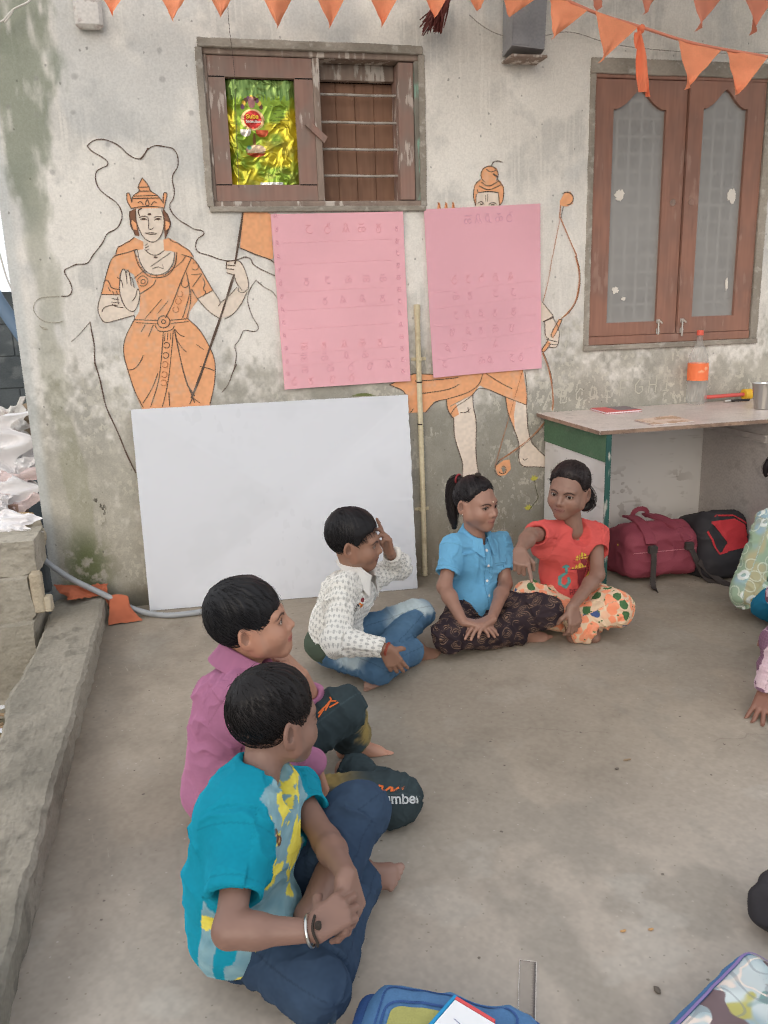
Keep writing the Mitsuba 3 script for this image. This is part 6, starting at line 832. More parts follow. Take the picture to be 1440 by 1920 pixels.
# ---- a whole sitting child
def torso_prims(J, k=1., grow=0., deep=1.):
    N_, PV, SR, SL = map(A_, (J['neck'], J['pelvis'], J['sr'], J['sl'])); HR, HL = A_(J['hr']), A_(J['hl'])
    sx = unit(SR-SL); up = unit(N_-PV); fr = unit(np.cross(up, sx)) ; hx = unit(HR-HL); bend = A_(J.get('bend', (0, 0, 0)))
    ch = PV+(N_-PV)*.68+bend*.6; be = PV+(N_-PV)*.34+bend; W = np.linalg.norm(SR-SL)/2
    def fm(x, u): f = unit(np.cross(u, x)); x = np.cross(f, u); return np.stack([x, f, u], 1)
    tu = unit(N_-be); tl_ = unit(ch-PV); Mc, Mb, Mp = fm(sx, tu), fm(unit(sx+hx), tl_), fm(hx, unit(be-PV+A_((0, 0, .05))))
    H = np.linalg.norm(N_-PV); g = grow
    return [ell(ch, (W*.98+g, .082*deep+g, H*.30+g), Mc, k=.0), ell(be, (W*.86+g, .080*deep+g, H*.30+g), Mb, k=.045), ell(PV+A_((0, 0, .01)), (W*.95+g, .090*deep+g, .080+g), Mp, k=.04), cone(N_-up*.022, SR, .030+g, .036+g, k=.03), cone(N_-up*.022, SL, .030+g, .036+g, k=.03), cone(SR-up*.06, SL-up*.06, .040+g, .040+g, k=.04)], Mc, Mp, ch, be
def child(name, label, J, skin, hk, group=None):
    k = thing(name, label, 'person', group); s = J.get('hs', 1.); M = frame(J['hf'], J['hu']); c = A_(J['head']); P = []
    tp, Mc, Mp, ch, be = torso_prims(J, grow=-.030)
    P += head_prims(c, M, s, J.get('jaw', 1.)); N_ = A_(J['neck'])
    P += [cone(N_-unit(N_-A_(J['pelvis']))*.03, c+M@(A_((0, -.020, -.045))*s), .041*s, .038*s, k=.022)]; P += tp
    for a in 'rl':
        S_, E_, Wr = A_(J['s'+a]), A_(J['e'+a]), A_(J['w'+a]); P += [cone(S_, E_, .031, .026, k=.03), cone(E_, E_+(Wr-E_)*.3, .0265, .027, k=.02), cone(E_+(Wr-E_)*.3, Wr, .027, .0185, k=.02)]
        hd = J['hand'+a]; hand(P, Wr, hd['f'], hd['n'], hd['side'], hd['curl'], hd.get('s', .95), hd.get('spread', .1), hd.get('thumb', (.5, .5)))
        H_, K_, An = A_(J['h'+a]), A_(J['k'+a]), A_(J['a'+a]); P += [cone(H_, K_, .044, .036, k=.02), cone(K_, K_+(An-K_)*.3, .035, .037, k=.015), cone(K_+(An-K_)*.3, An, .037, .025, k=.015)]
        ft = J['foot'+a]; foot(P, An, ft[0], ft[1], ft[2] if len(ft) > 2 else .9, 1 if a == 'l' else -1)
    V, F = nets(P, J.get('res', .0028)); V = relax(V, F, 1, .35); V[:, 2] = np.maximum(V[:, 2], .002)
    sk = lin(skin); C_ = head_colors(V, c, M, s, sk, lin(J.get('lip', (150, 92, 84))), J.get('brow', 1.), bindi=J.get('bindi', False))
    mt = fb(V*30, 3, 4); C_ = C_*(.92+.16*mt)[:, None]
    for a in 'rl':
        hd = J['hand'+a]; tip = A_(J['w'+a])+unit(hd['f'])*.12; 
        an = A_(J['a'+a]); d = np.linalg.norm(V-(an+unit(J['foot'+a][0])*.12-[0, 0, .05]), axis=1); C_ = lerp3(C_, sk*1.5+.05, sstep(.09, .02, d)*.5)
    for c_, r_ in NAILS: C_ = lerp3(C_, vcol(V, sk*1.1+lin((120, 92, 84))*.5), sstep(r_*1.25, r_*.7, np.linalg.norm(V-c_, axis=1))*.7)
    NAILS.clear()
    obj('body', trimesh.Trimesh(V, F, process=False), 'mat_skin', k, smooth=True, color=C_)
    eyes(c, M, s, k, J.get('gaze', (0, 0)))
    return k, M, c, s, Mc, Mp, ch, be
def lerp3(a, b, t): return a*(1-t[:, None])+b*t[:, None]
def garment(parent, name, prims, m, col, bones, amp=.003, seed=1, h=.004, fa=9., fr=26., label=None, post=None, floor=.004, soft=None, smooth_=2, boxuv=False):
    V, F = nets(prims, h); V = relax(V, F, smooth_, .5); N = normals(V, F); uv, bi = bonecoord(V, bones); V0, N0 = V, N; V = folds(V, N, uv, amp, seed, fa, fr, soft(V, bi) if soft else None)
    if post: V = post(V, N, uv, bi)
    V[:, 2] = np.where(V[:, 2] < floor, floor+(V[:, 2]-floor)*.02, V[:, 2]); N = normals(V, F)
    if boxuv: a_ = np.abs(relax(N0, F, 6, .6)).argmax(1); uv = np.where((a_ == 0)[:, None], V0[:, [1, 2]], np.where((a_ == 1)[:, None], V0[:, [0, 2]]+5.3, V0[:, [0, 1]]+9.7))
    return obj(name, trimesh.Trimesh(V, F, process=False), m, parent, smooth=True, color=col(V, N, uv, bi) if col else None, uv=None if col else uv, label=label)
def sleeve(S_, E_, frac, r1, r2, Wr=None, rw=.034, fw=.97):
    """short: to frac of the upper arm; long: on to the wrist. open at the end"""
    S_, E_ = A_(S_), A_(E_)
    if Wr is None:
        d = E_-S_; e = S_+d*frac; return [cut(cone(S_, e+unit(d)*.05, r1, r2, k=.028), e, d)], [cut(cone(e-unit(d)*.035, e+unit(d)*.05, r2-.012, r2-.006, op='s', k=.004), e-unit(d)*.03, -unit(d))]
    Wr = A_(Wr); d = Wr-E_; e = E_+d*fw
    return [cone(S_, E_, r1, r2, k=.028), cone(E_, E_+d*.05, r2, r2*.98, k=.03), cut(cone(E_, e+unit(d)*.04, r2*.98, rw, k=.025), e, d)], [cut(cone(e-unit(d)*.02, e+unit(d)*.05, rw-.008, rw-.004, op='s', k=.003), e-unit(d)*.016, -unit(d))]
def trousers(J, Mp, thigh=(.074, .060), shin=(.062, .052), endf=(.92, .92), pel=.012, hemr=None):
    P = [ell(A_(J['pelvis'])+A_((0, 0, -.008)), (.100+pel, .086+pel, .070), Mp, k=0)]; sub = []
    for a, ef in zip('rl', endf):
        H_, K_, An = A_(J['h'+a]), A_(J['k'+a]), A_(J['a'+a]); d = An-K_; e = K_+d*ef; P += [cone(H_, K_, thigh[0], thigh[1], k=.022), cut(cone(K_, e+unit(d)*.05, thigh[1]*.98, shin[1], k=.02), e, d)]; sub += [cut(cone(e-unit(d)*.03, e+unit(d)*.05, shin[1]-.012, shin[1]-.006, op='s', k=.004), e-unit(d)*.025, -unit(d))]
    return P+sub
def seams(V, uv, bi, C_, J, fr=(None, None), w=.0015, dk=.84):
    for b, a, f in ((1, 'r', fr[0]), (3, 'l', fr[1])):
        al = uv[:, 0]-b*3.7; L_ = np.linalg.norm(A_(J['e'+a])-A_(J['s'+a])); m = (bi == b)&(np.abs(al-.006) < w)
        if f: m |= (bi == b)&(np.abs(al-(L_*f-.016)) < w)
        C_[m] *= dk
    return C_
def jbones(J, up=(0, -1, 0)):
    b = [(J['pelvis'], J['neck'], .11, up)]
    for a in 'rl': b += [(J['s'+a], J['e'+a], .045, up), (J['e'+a], J['w'+a], .035, up)]
    return b
def lbones(J, up=(0, 0, 1)):
    b = [(A_(J['pelvis'])-[0, 0, .08], A_(J['pelvis'])+[0, 0, .08], .10, (0, -1, 0))]
    for a in 'rl': b += [(J['h'+a], J['k'+a], .065, up), (J['k'+a], J['a'+a], .055, up)]
    return b
JW = dict(  # boy in the white patterned shirt
 pelvis=(0.443,-0.900,0.083), neck=(0.537,-0.900,0.358), head=(0.529,-0.910,0.489), sr=(0.459,-1.000,0.334), sl=(0.581,-0.810,0.284),
 er=(0.407,-1.130,0.197), wr=(0.551,-1.210,0.186), el=(0.733,-0.700,0.292), wl=(0.665,-0.840,0.396),
 hr=(0.446,-0.970,0.081), kr=(0.543,-1.120,0.079), ar=(0.735,-0.940,0.036), hl=(0.490,-0.840,0.084), kl=(0.777,-0.820,0.137), al=(0.549,-1.020,0.022))
JB = dict(  # girl in the blue shirt
 pelvis=(1.049,-0.700,0.094), neck=(1.057,-0.680,0.380), head=(1.054,-0.690,0.511), sr=(0.952,-0.710,0.351), sl=(1.166,-0.660,0.329),
 er=(0.884,-0.800,0.226), wr=(0.902,-0.965,0.143), el=(1.164,-0.720,0.179), wl=(1.014,-0.965,0.141),
 hr=(0.985,-0.720,0.075), kr=(0.849,-0.950,0.089), ar=(1.176,-0.900,0.027), hl=(1.118,-0.680,0.056), kl=(1.233,-0.960,0.143), al=(1.046,-0.840,0.024))
JR = dict(  # girl in the red T-shirt
 pelvis=(1.429,-0.770,0.166), neck=(1.427,-0.770,0.421), head=(1.395,-0.790,0.557), sr=(1.292,-0.800,0.398), sl=(1.544,-0.740,0.354),
 er=(1.169,-0.950,0.442), wr=(1.073,-1.080,0.432), el=(1.487,-0.870,0.230), wl=(1.311,-1.020,0.176),
 hr=(1.353,-0.800,0.151), kr=(1.200,-0.840,0.127), ar=(1.328,-0.930,0.046), hl=(1.485,-0.790,0.137), kl=(1.580,-0.870,0.086), al=(1.347,-0.980,0.080))
JP = dict(  # boy in the purple shirt
 pelvis=(0.013,-1.740,0.108), neck=(0.078,-1.700,0.412), head=(0.096,-1.690,0.530), sr=(0.033,-1.800,0.369), sl=(0.118,-1.590,0.313),
 er=(0.129,-1.900,0.284), wr=(0.221,-1.860,0.194), el=(0.270,-1.560,0.178), wl=(0.228,-1.620,0.324),
 hr=(0.061,-1.800,0.091), kr=(0.418,-1.860,0.063), ar=(0.328,-1.660,-0.006), hl=(0.084,-1.680,0.082), kl=(0.333,-1.600,0.197), al=(0.376,-1.520,0.045))
JT = dict(  # boy in the turquoise T-shirt
 pelvis=(0.020,-2.220,0.089), neck=(0.075,-2.150,0.399), head=(0.110,-2.100,0.467), sr=(0.029,-2.270,0.327), sl=(0.149,-2.050,0.253),
 er=(-0.013,-2.410,0.238), wr=(0.128,-2.450,0.239), el=(0.192,-2.200,0.227), wl=(0.204,-2.360,0.267),
 hr=(0.021,-2.240,0.037), kr=(0.126,-2.410,0.088), ar=(0.273,-2.120,0.082), hl=(0.078,-2.120,0.040), kl=(0.282,-2.090,0.206), al=(0.140,-2.280,0.130))
def fixz(J, pel=.09):
    for a in 'rl': J['a'+a] = (*J['a'+a][:2], max(J['a'+a][2], .047)); J['h'+a] = (*J['h'+a][:2], max(J['h'+a][2], .082))
    J['pelvis'] = (*J['pelvis'][:2], max(pel, .088)); return J
def UVm(name, fn, rough_=.92): return mat(name, mikit.proc(fn), rough_, .15)
def ellm(x, y, cx, cy, rx, ry): return dr.square((x-cx)/rx)+dr.square((y-cy)/ry)
def decal(shape2d, parent, name, target, o, ex, ey, m, off=.0016, refine=.005, label=None):
    """a flat print laid on a garment: shape in the plane (o, ex, ey), pushed along the plane's normal on to the cloth"""
    from scipy.spatial import cKDTree
    V = A_(target[0]); N = target[1]; o, ex, ey = A_(o), unit(ex), unit(ey); ez = unit(np.cross(ex, ey)); q = V-o; P2 = np.c_[q@ex, q@ey]; d = q@ez
    ok = (N@ez > .05); P2, d = P2[ok], d[ok]; b = np.abs(P2).max(1) < .3; P2, d = P2[b], d[b]; t = cKDTree(P2)
    if isinstance(shape2d, trimesh.Trimesh): v, f = shape2d.vertices[:, :2], shape2d.faces
    else:
        ms = [trimesh.creation.triangulate_polygon(g, engine='earcut') for g in polys(shape2d)]; k = np.cumsum([0]+[len(a) for a, _ in ms]); v = np.vstack([a for a, _ in ms]); f = np.vstack([a[1]+k[i] for i, a in enumerate(ms)])
    v3, f = trimesh.remesh.subdivide_to_size(np.c_[v, 0*v[:, 0]], f, refine); v = v3[:, :2]
    dist, ix = t.query(v, k=8); dep = d[ix]; near = dep > dep.max(1, keepdims=True)-.02; w = near/(dist+.001); h = (dep*w).sum(1)/w.sum(1)
    X = o+v[:, :1]*ex+v[:, 1:2]*ey+(h+off)[:, None]*ez; f3 = f
    return obj(name, trimesh.Trimesh(X, f3, process=False), m, parent, smooth=True, label=label)
def vn(k):
    v, f = meshkit.WRITTEN[scene[k]['filename']][:2]; return v.astype(float), normals(v.astype(float), f)
def txt2(t, h, bold=False):
    m = meshkit.text_mesh(t, h, .001, bold); v = m.vertices; keep = (m.face_normals[:, 2] > .9); return trimesh.Trimesh(v, m.faces[keep], process=False)
def hemcut(J, Mp, z=.0, tilt=(0, 0, 0)): return plane(A_(J['pelvis'])+A_((0, 0, z)), A_((0, 0, -1.))+A_(tilt))
def neckhole(J, r=.050, lean=.02, Mc=None, deep=.03, k=.006):
    N_ = A_(J['neck']); up = unit(N_-A_(J['pelvis'])); fr = Mc[:, 1]; return cone(N_-up*deep+fr*lean, N_+up*.09+fr*(lean*1.2), r, r*1.15, op='s', k=k)
def buttons(parent, tgt, o, ex, ey, ys, m, r=.0055, x=0.):
    for y in ys: decal(sg.Point(x, y).buffer(r, quad_segs=6), parent, 'button', tgt, o, ex, ey, m, .0035, .004)
mat('button', L3(206, 208, 212), .35, .4)
# ---- boy in the white patterned shirt
JW = fixz(JW); JW.update(hf=(.94, -.27, -.10), hu=(.12, -.10, 1), head=(0.520,-0.910,0.470), hs=1.0, bend=(-.035, .0, .0),
    handr=dict(f=(.45, .05, -.85), n=(.1, .9, -.1), side=-1, curl=(.25, .3, .35, .4)), handl=dict(f=(-.22, -.12, 1), n=(-.9, -.25, -.1), side=1, curl=(.05, .55, .95, 1.1), spread=.2),
    footr=((.95, .12, -.12), (-.05, -.35, .9)), footl=((-.25, -.9, -.05), (0, .1, 1)), lip=(126, 86, 76))
kw, M, c, s, Mc, Mp, ch, be = child('child', 'boy in white shirt with small grey leaf print, hand raised to his eye', JW, (140, 105, 88), 'short')
hair_short(c, M, s, kw, 3, top=.020, side=.008, fringe=.062, length=.036, sweep=(-.3, .5), c0=(20, 19, 21), c1=(34, 32, 35), hairline=[.064, .060, .046, .026, -.012, .012, -.022, -.060, -.068])
def leafpat(p, n, uv):
    a = uv.x/.0205; row = dr.floor(a); b = uv.y/.0165+.5*(row-2*dr.floor(row/2)); fx, fy = a-row-.5, b-dr.floor(b)-.5
    e = dr.sqrt(dr.square(fy/(.27-.12*(fx+.2)))+dr.square(fx/.36)); leaf_ = smoothstep(1.05, .85, e)*(.55+.45*smoothstep(.3, .5, dr.abs(dr.sin(e*9))))
    dots = smoothstep(.16, .08, dr.sqrt(dr.square(dr.abs(fy)-.5)+dr.square(fx)))*.5
    return mix(C3(216, 214, 208), C3(148, 148, 144), dr.minimum(leaf_*.75+dots, 1))
UVm('leaf_cloth', leafpat)
s1_, u1 = sleeve(JW['sr'], JW['er'], 1, .043, .041, JW['wr'], .031, .96); s2_, u2 = sleeve(JW['sl'], JW['el'], 1, .043, .040, JW['wl'], .031, .90)
tp, *_ = torso_prims(JW, grow=.004); cutp = [hemcut(JW, Mp, -.012, (-.42, 0, 0))]
tors = tp[:3]+tp[3:]
kk_ = garment(kw, 'shirt', tors+s1_+s2_+[neckhole(JW, .046, .012, Mc, .01)]+u1+u2+cutp, 'mat_leaf_cloth', None, jbones(JW, (0, 1, 0)), .0085, 11, .0036, label='white long sleeved shirt with grey leaf print')
tg = vn(kk_)
collar(kw, A_(JW['neck'])+A_((-.002, 0, .002)), frame(Mc[:, 1]+A_((0, -.3, 0)), Mc[:, 2]), .049, .030, .018, 'mat_cloth', lin((206, 204, 200)), .32)
em = sg.Point(0, 0).buffer(.007); mat('print_red', L3(128, 60, 66), .9); mat('print_orange', L3(206, 120, 60), .9); mat('print_black', L3(60, 54, 54), .9)
ex_, ey_ = (.9, -.3, 0), (.0, .1, 1.); oo = A_((0.512,-1.020,0.273))
decal(affinity.scale(sg.Point(.006, .012).buffer(.008), .8, 1), kw, 'emblem', tg, oo, ex_, ey_, 'mat_print_red', .002); decal(sg.LineString([(-.004, .002), (.004, -.006), (-.002, -.014)]).buffer(.003), kw, 'emblem', tg, oo, ex_, ey_, 'mat_print_orange', .002); decal(sg.LineString([(-.012, -.012), (-.006, -.004), (-.010, .0)]).buffer(.0022), kw, 'emblem', tg, oo, ex_, ey_, 'mat_print_black', .002)
def jeans_blue(V, N, uv, bi):
    al = uv[:, 0]-bi*3.7; C_ = lerp(lin((62, 90, 118)), lin((84, 114, 140)), fb(V*14, 3, 2)); th = (bi == 1)|(bi == 3); f = np.zeros(len(V))
    w = fb(V*9, 3, 5)-.5
    L1, L3_ = np.linalg.norm(A_(JW['kr'])-A_(JW['hr'])), np.linalg.norm(A_(JW['kl'])-A_(JW['hl']))
    f = np.where(bi == 1, sstep(.10, .03, np.abs(al-L1*.55)+w*.10)*sstep(-.1, .35, N[:, 2]-.3*N[:, 1]), f); f = np.where(bi == 3, sstep(.11, .03, np.abs(al-L3_*.88)+w*.1)*sstep(.0, .4, N[:, 2]-.2*N[:, 0]), f)
    C_ = lerp3(C_, vcol(V, lin((176, 190, 194))), f*.92); C_[(bi > 0)&(np.abs(np.abs(uv[:, 1])-.055) < .0018)] *= .72; return C_*(.93+.14*nz(V*180, 3))[:, None]
kk_ = garment(kw, 'jeans', trousers(JW, Mp, (.060, .052), (.047, .043), (.90, .95)), 'mat_cloth', jeans_blue, lbones(JW), .0070, 21, .0038, label='faded blue jeans with pale patches')
garment(kw, 'undershirt', [cut(ell(A_(JW['pelvis'])+A_((-.02, .0, .01)), (.112, .098, .074), Mp, k=0), A_(JW['pelvis'])+A_((-.05, 0, 0)), (1, 0, .25))], 'mat_cloth', lambda V, N, uv, bi: vcol(V, lin((72, 82, 70)))*(.9+.2*fb(V*30, 2, 1))[:, None], lbones(JW), .003, 5, .005, label='dark green undershirt showing at the back')
wr_ = A_(JW['wr']); fw_ = unit(A_(JW['wr'])-A_(JW['er'])); mat('thread_red', L3(150, 70, 56), .8)
def ring(parent, name, c0, ax, r, t, m, n=24, wob=0.):
    ax = unit(ax); a = unit(np.cross(ax, (.3, .2, .9))); b = np.cross(ax, a); g = np.linspace(0, 2*np.pi, n+1); p = A_(c0)+np.outer(np.cos(g), a)*r+np.outer(np.sin(g), b)*r+np.outer(np.sin(g*3)*wob, ax); return obj(name, tube(p, t, 8, False), m, parent, smooth=True)
for d_ in (.008, .016): ring(kw, 'wrist_thread', wr_+fw_*d_*.6, fw_+A_((0, 0, -.2)), .0215, .0018, 'mat_thread_red')
# ---- girl in the blue shirt
JB = fixz(JB); JB.update(hf=(.50, -.86, -.03), hu=(.05, 0, 1), hs=.98, bend=(0, .03, 0), bindi=True, jaw=.95, gaze=(.25, .02),
    handr=dict(f=(.90, -.35, -.18), n=(.1, -.1, -1), side=-1, curl=(.2, .25, .3, .35)), handl=dict(f=(-.88, -.42, -.12), n=(-.1, -.15, -1), side=1, curl=(.2, .25, .3, .35)),
    footr=((.95, -.2, -.12), (.0, -.4, .9)), footl=((-.8, -.4, 0), (0, -.3, 1)), lip=(146, 100, 90))
kb_, M, c, s, Mc, Mp, ch, be = child('child', 'girl in sky blue buttoned school shirt sitting cross legged, hands in her lap', JB, (148, 112, 97), 'long')
HLg = [.070, .066, .046, .022, .010, .014, -.012, -.035, -.045]
hair_short(c, M, s, kb_, 8, top=.010, side=.006, crown=(-.01, -.085, .085), length=.05, n=1500, c0=(22, 20, 22), c1=(38, 33, 35), hairline=HLg, back=True)
lw = lambda x, y, z: c+M@(A_((x, y, z))*s)
locks([lw(.0, -.085, .088), lw(.008, -.115, .080), lw(.014, -.122, .03), lw(.016, -.108, -.05), lw(.014, -.098, -.120)], [.013, .019, .021, .020, .010], 90, .1, 4, parent=kb_)
mat('band_red', L3(138, 50, 56), .8); ring(kb_, 'hair_band', lw(.004, -.098, .088), M@A_((.1, -.8, .1)), .017, .004, 'mat_band_red'); obj('hair_clip', trimesh.creation.icosphere(2, .010).apply_scale((1.3, .8, .9)).apply_translation(lw(.012, .01, .122)), 'mat_rope_dark', kb_, smooth=True)
for x in (-1, 1): obj('earring', trimesh.creation.icosphere(1, .0026).apply_translation(lw(x*.078, -.004, -.033)), 'mat_bright_steel', kb_)
bluec = lambda V, N, uv, bi: lerp(lin((92, 152, 190)), lin((112, 170, 206)), fb(V*8, 3, 3))*(.95+.1*nz(V*260, 3))[:, None]
s1_, u1 = sleeve(JB['sr'], JB['er'], .68, .042, .049); s2_, u2 = sleeve(JB['sl'], JB['el'], .62, .042, .048)
tp, *_ = torso_prims(JB, grow=.008)
kk_ = garment(kb_, 'shirt', tp+s1_+s2_+[neckhole(JB, .044, .012, Mc, .005)]+u1+u2+[hemcut(JB, Mp, -.045)], 'mat_cloth', lambda V, N, uv, bi: seams(V, uv, bi, bluec(V, N, uv, bi), JB, (.68, .62)), jbones(JB, (0, 1, 0)), .0070, 31, .0036, fr=20, fa=12, label='sky blue short sleeved shirt with white buttons')
tg = vn(kk_); fM = frame(A_((.22, -1, 0)), (0, 0, 1)); collar(kb_, A_(JB['neck'])+A_((0, 0, .0)), frame(Mc[:, 1], Mc[:, 2]), .047, .026, .016, 'mat_cloth', lambda V: bluec(V, 0, 0, 0), .22)
fx, o_ = unit(Mc[:, 0]), A_(JB['neck'])-unit(A_(JB['neck'])-A_(JB['pelvis']))*.02; fu = unit(A_(JB['neck'])-A_(JB['pelvis']))
mat('blue_seam', L3(74, 130, 168), .9)
ey2 = fu; ex2 = unit(np.cross(fu, Mc[:, 1]))*-1; ex2 = unit(np.cross(ey2, np.cross(A_((1, .2, 0)), ey2)))
decal(sg.box(-.0012, -.25, .0012, -.02), kb_, 'placket_seam', tg, o_, (1, .16, 0), ey2, 'mat_blue_seam', .0012)
decal(sg.box(.020, -.25, .0212, -.03), kb_, 'placket_seam', tg, o_, (1, .16, 0), ey2, 'mat_blue_seam', .0012)
buttons(kb_, tg, o_, (1, .16, 0), ey2, (-.028, -.088, -.150, -.205), 'mat_button', .0055, .010)
decal(sg.box(.032, -.150, .086, -.085).difference(sg.box(.0335, -.1485, .0845, -.0865)).union(sg.box(.032, -.0975, .086, -.096)), kb_, 'pocket_seam', tg, o_, (1, .16, 0), ey2, 'mat_blue_seam', .0012)
def eyepat(p, n, uv):
    a = uv.x/.052; row = dr.floor(a); b = uv.y/.045+.5*(row-2*dr.floor(row/2)); fx, fy = a-row-.5, b-dr.floor(b)-.5
    w = noise(uv.x*60, uv.y*60, 3); r = dr.abs(fy)/.36+dr.square(fx/.40); e1 = smoothstep(.10, .04, dr.abs(r-1)); e2 = smoothstep(.10, .04, dr.abs(r-.52)); e3 = smoothstep(.22, .15, r)
    return mix(mix(C3(44, 36, 42), C3(56, 46, 50), noise(uv.x*20, uv.y*20)), C3(146, 118, 98), dr.minimum(e1+e2+e3, 1)*smoothstep(.15, .45, w)*.8)
UVm('eye_cloth', eyepat)
garment(kb_, 'trousers', trousers(JB, Mp, (.064, .058), (.056, .050), (.94, .95), .01), 'mat_eye_cloth', None, lbones(JB, (0, .3, -1)), .0095, 41, .004, boxuv=True, fr=18, fa=12, label='loose black trousers with tan eye shaped print')
# ---- girl in the red T-shirt
JR.update(pelvis=(1.435, -.745, .09), hr=(1.365, -.765, .085), hl=(1.50, -.755, .085), kr=(1.242,-0.800,0.123), kl=(1.516,-0.960,0.117)); JR = fixz(JR)
JR.update(hf=(-.72, -.70, -.06), hu=(.16, 0, 1), hs=1.0, bend=(0, .03, 0), gaze=(-.12, 0), jaw=.98, ar=(1.42, -.95, .05), al=(1.36, -.93, .05),
    handr=dict(f=(-.22, -.80, -.56), n=(.15, .45, -.88), side=-1, curl=(.12, 1.25, 1.3, 1.3), thumb=(.8, .8)), handl=dict(f=(.02, -.30, -.92), n=(-.15, .9, -.3), side=1, curl=(.5, .6, .6, .7)),
    footr=((-.35, .9, 0), (0, 0, 1)), footl=((.3, .9, 0), (0, 0, 1)), lip=(128, 90, 82))
kr_, M, c, s, Mc, Mp, ch, be = child('child', 'girl in coral red T-shirt pointing with her outstretched hand, beside the desk', JR, (132, 101, 88), 'long')
hair_short(c, M, s, kr_, 12, top=.012, side=.007, crown=(.0, -.10, .0), length=.055, n=1500, c0=(26, 21, 22), c1=(50, 42, 42), hairline=HLg, back=True)
lw = lambda x, y, z: c+M@(A_((x, y, z))*s)
locks([lw(-.0, -.095, -.01), lw(-.02, -.115, -.02), lw(-.045, -.11, -.045), lw(-.055, -.09, -.075), lw(-.04, -.07, -.085)], [.016, .022, .026, .024, .012], 70, .25, 6, parent=kr_)
redc = lambda V, N, uv, bi: lerp(lin((192, 80, 78)), lin((206, 94, 88)), fb(V*7, 3, 3))*(.95+.1*nz(V*260, 3))[:, None]
s1_, u1 = sleeve(JR['sr'], JR['er'], .55, .042, .046); s2_, u2 = sleeve(JR['sl'], JR['el'], .40, .043, .050)
tp, *_ = torso_prims(JR, grow=.006); N_ = A_(JR['neck'])
kk_ = garment(kr_, 'shirt', tp+s1_+s2_+[neckhole(JR, .046, .010, Mc, .0), ell(N_+Mc[:, 1]*.062-A_((-.008, 0, .022)), (.050, .055, .050), Mc, 's', .006)]+u1+u2+[hemcut(JR, Mp, -.05)], 'mat_cloth', lambda V, N, uv, bi: seams(V, uv, bi, redc(V, N, uv, bi), JR, (.55, .40)), jbones(JR, (0, 1, 0)), .0065, 51, .0036, fr=16, fa=13, label='coral red T-shirt with mushroom print')
tg = vn(kk_); fu = unit(N_-A_(JR['pelvis'])); o_ = N_-fu*.16+A_((.0, 0, 0)); exr = (1, .12, 0)
mat('print_yellow', L3(204, 182, 70), .9); mat('print_maroon', L3(128, 50, 56), .9); mat('print_teal', L3(88, 146, 142), .9)
Lw = lambda pts, w: sg.LineString(pts).buffer(w)
shroom = lambda x, y, w, h: sg.Polygon([(x-w, y), (x-w*.7, y+h*.55), (x, y+h), (x+w*.7, y+h*.55), (x+w, y), (x, y-h*.18)]).buffer(.001)
mar = so.unary_union([Lw([(.012, .03), (.018, -.02), (.010, -.075)], .013), Lw([(-.004, -.012), (.0, -.045), (.006, -.08)], .011), shroom(.015, .032, .052, .012), shroom(-.008, -.012, .034, .010), Lw([(.045, .02), (.044, -.05)], .004)])
yel = so.unary_union([shroom(-.004, .044, .026, .016), Lw([(-.03, .035), (.046, .035)], .0035), shroom(-.006, .0, .017, .015), Lw([(-.034, -.006), (.022, -.004)], .003), shroom(.056, .006, .030, .020), Lw([(.03, -.062), (.045, -.052), (.05, -.04)], .004)])
tea = so.unary_union([shroom(-.062, .0, .016, .012), Lw([(-.060, -.002), (-.056, -.025), (-.076, -.045), (-.078, -.075), (-.06, -.085), (-.042, -.062), (-.046, -.05)], .0055), shroom(.07, -.02, .010, .009), shroom(.056, -.075, .008, .008)])
[decal(g, kr_, 'print', tg, o_, exr, fu, 'mat_print_maroon') for g in polys(mar.difference(yel.buffer(.0005))) if g.area > 2e-6]; [decal(g, kr_, 'print', tg, o_, exr, fu, 'mat_print_yellow') for g in polys(yel.difference(so.unary_union([Lw([(a, .06), (a+.012, -.02)], .0022) for a in np.arange(-.05, .1, .014)]))) if g.area > 2e-6]; [decal(g, kr_, 'print', tg, o_, exr, fu, 'mat_print_teal') for g in polys(tea.difference(mar.union(yel))) if g.area > 2e-6]
tm = txt2('REVIS', .020, True); tm.apply_translation((-.052, -.112, 0)); decal(tm, kr_, 'lettering', tg, o_, exr, fu, 'mat_print_maroon')
def fruit(p, n, uv):
    base = C3(212, 186, 158); x, y = uv.x, uv.y; col = base
    v, v2, r = voronoi(x*29, y*29); w = (noise(x*90, y*90, 2)-.5)*.16; d = v+w
    f = smoothstep(.50, .43, d); c1 = mix(mix(C3(224, 136, 102), C3(230, 156, 124), noise(x*50, y*50)), C3(72, 106, 70), smoothstep(.745, .75, r)); c1 = mix(c1, C3(70, 86, 128), smoothstep(.90, .905, r))
    col = mix(col, c1, f*smoothstep(.08, .09, r)); a, b, r3 = voronoi(x*44+7, y*62+3); col = mix(col, C3(84, 112, 80), smoothstep(.20, .14, a)*smoothstep(.74, .76, r3)); return col
UVm('fruit_cloth', fruit)
garment(kr_, 'trousers', trousers(JR, Mp, (.070, .074), (.070, .058), (1.1, 1.12), .012), 'mat_fruit_cloth', None, lbones(JR, (0, .3, -1)), .0100, 61, .004, boxuv=True, fr=16, fa=14, label='loose cream trousers with orange fruit and green leaf print')
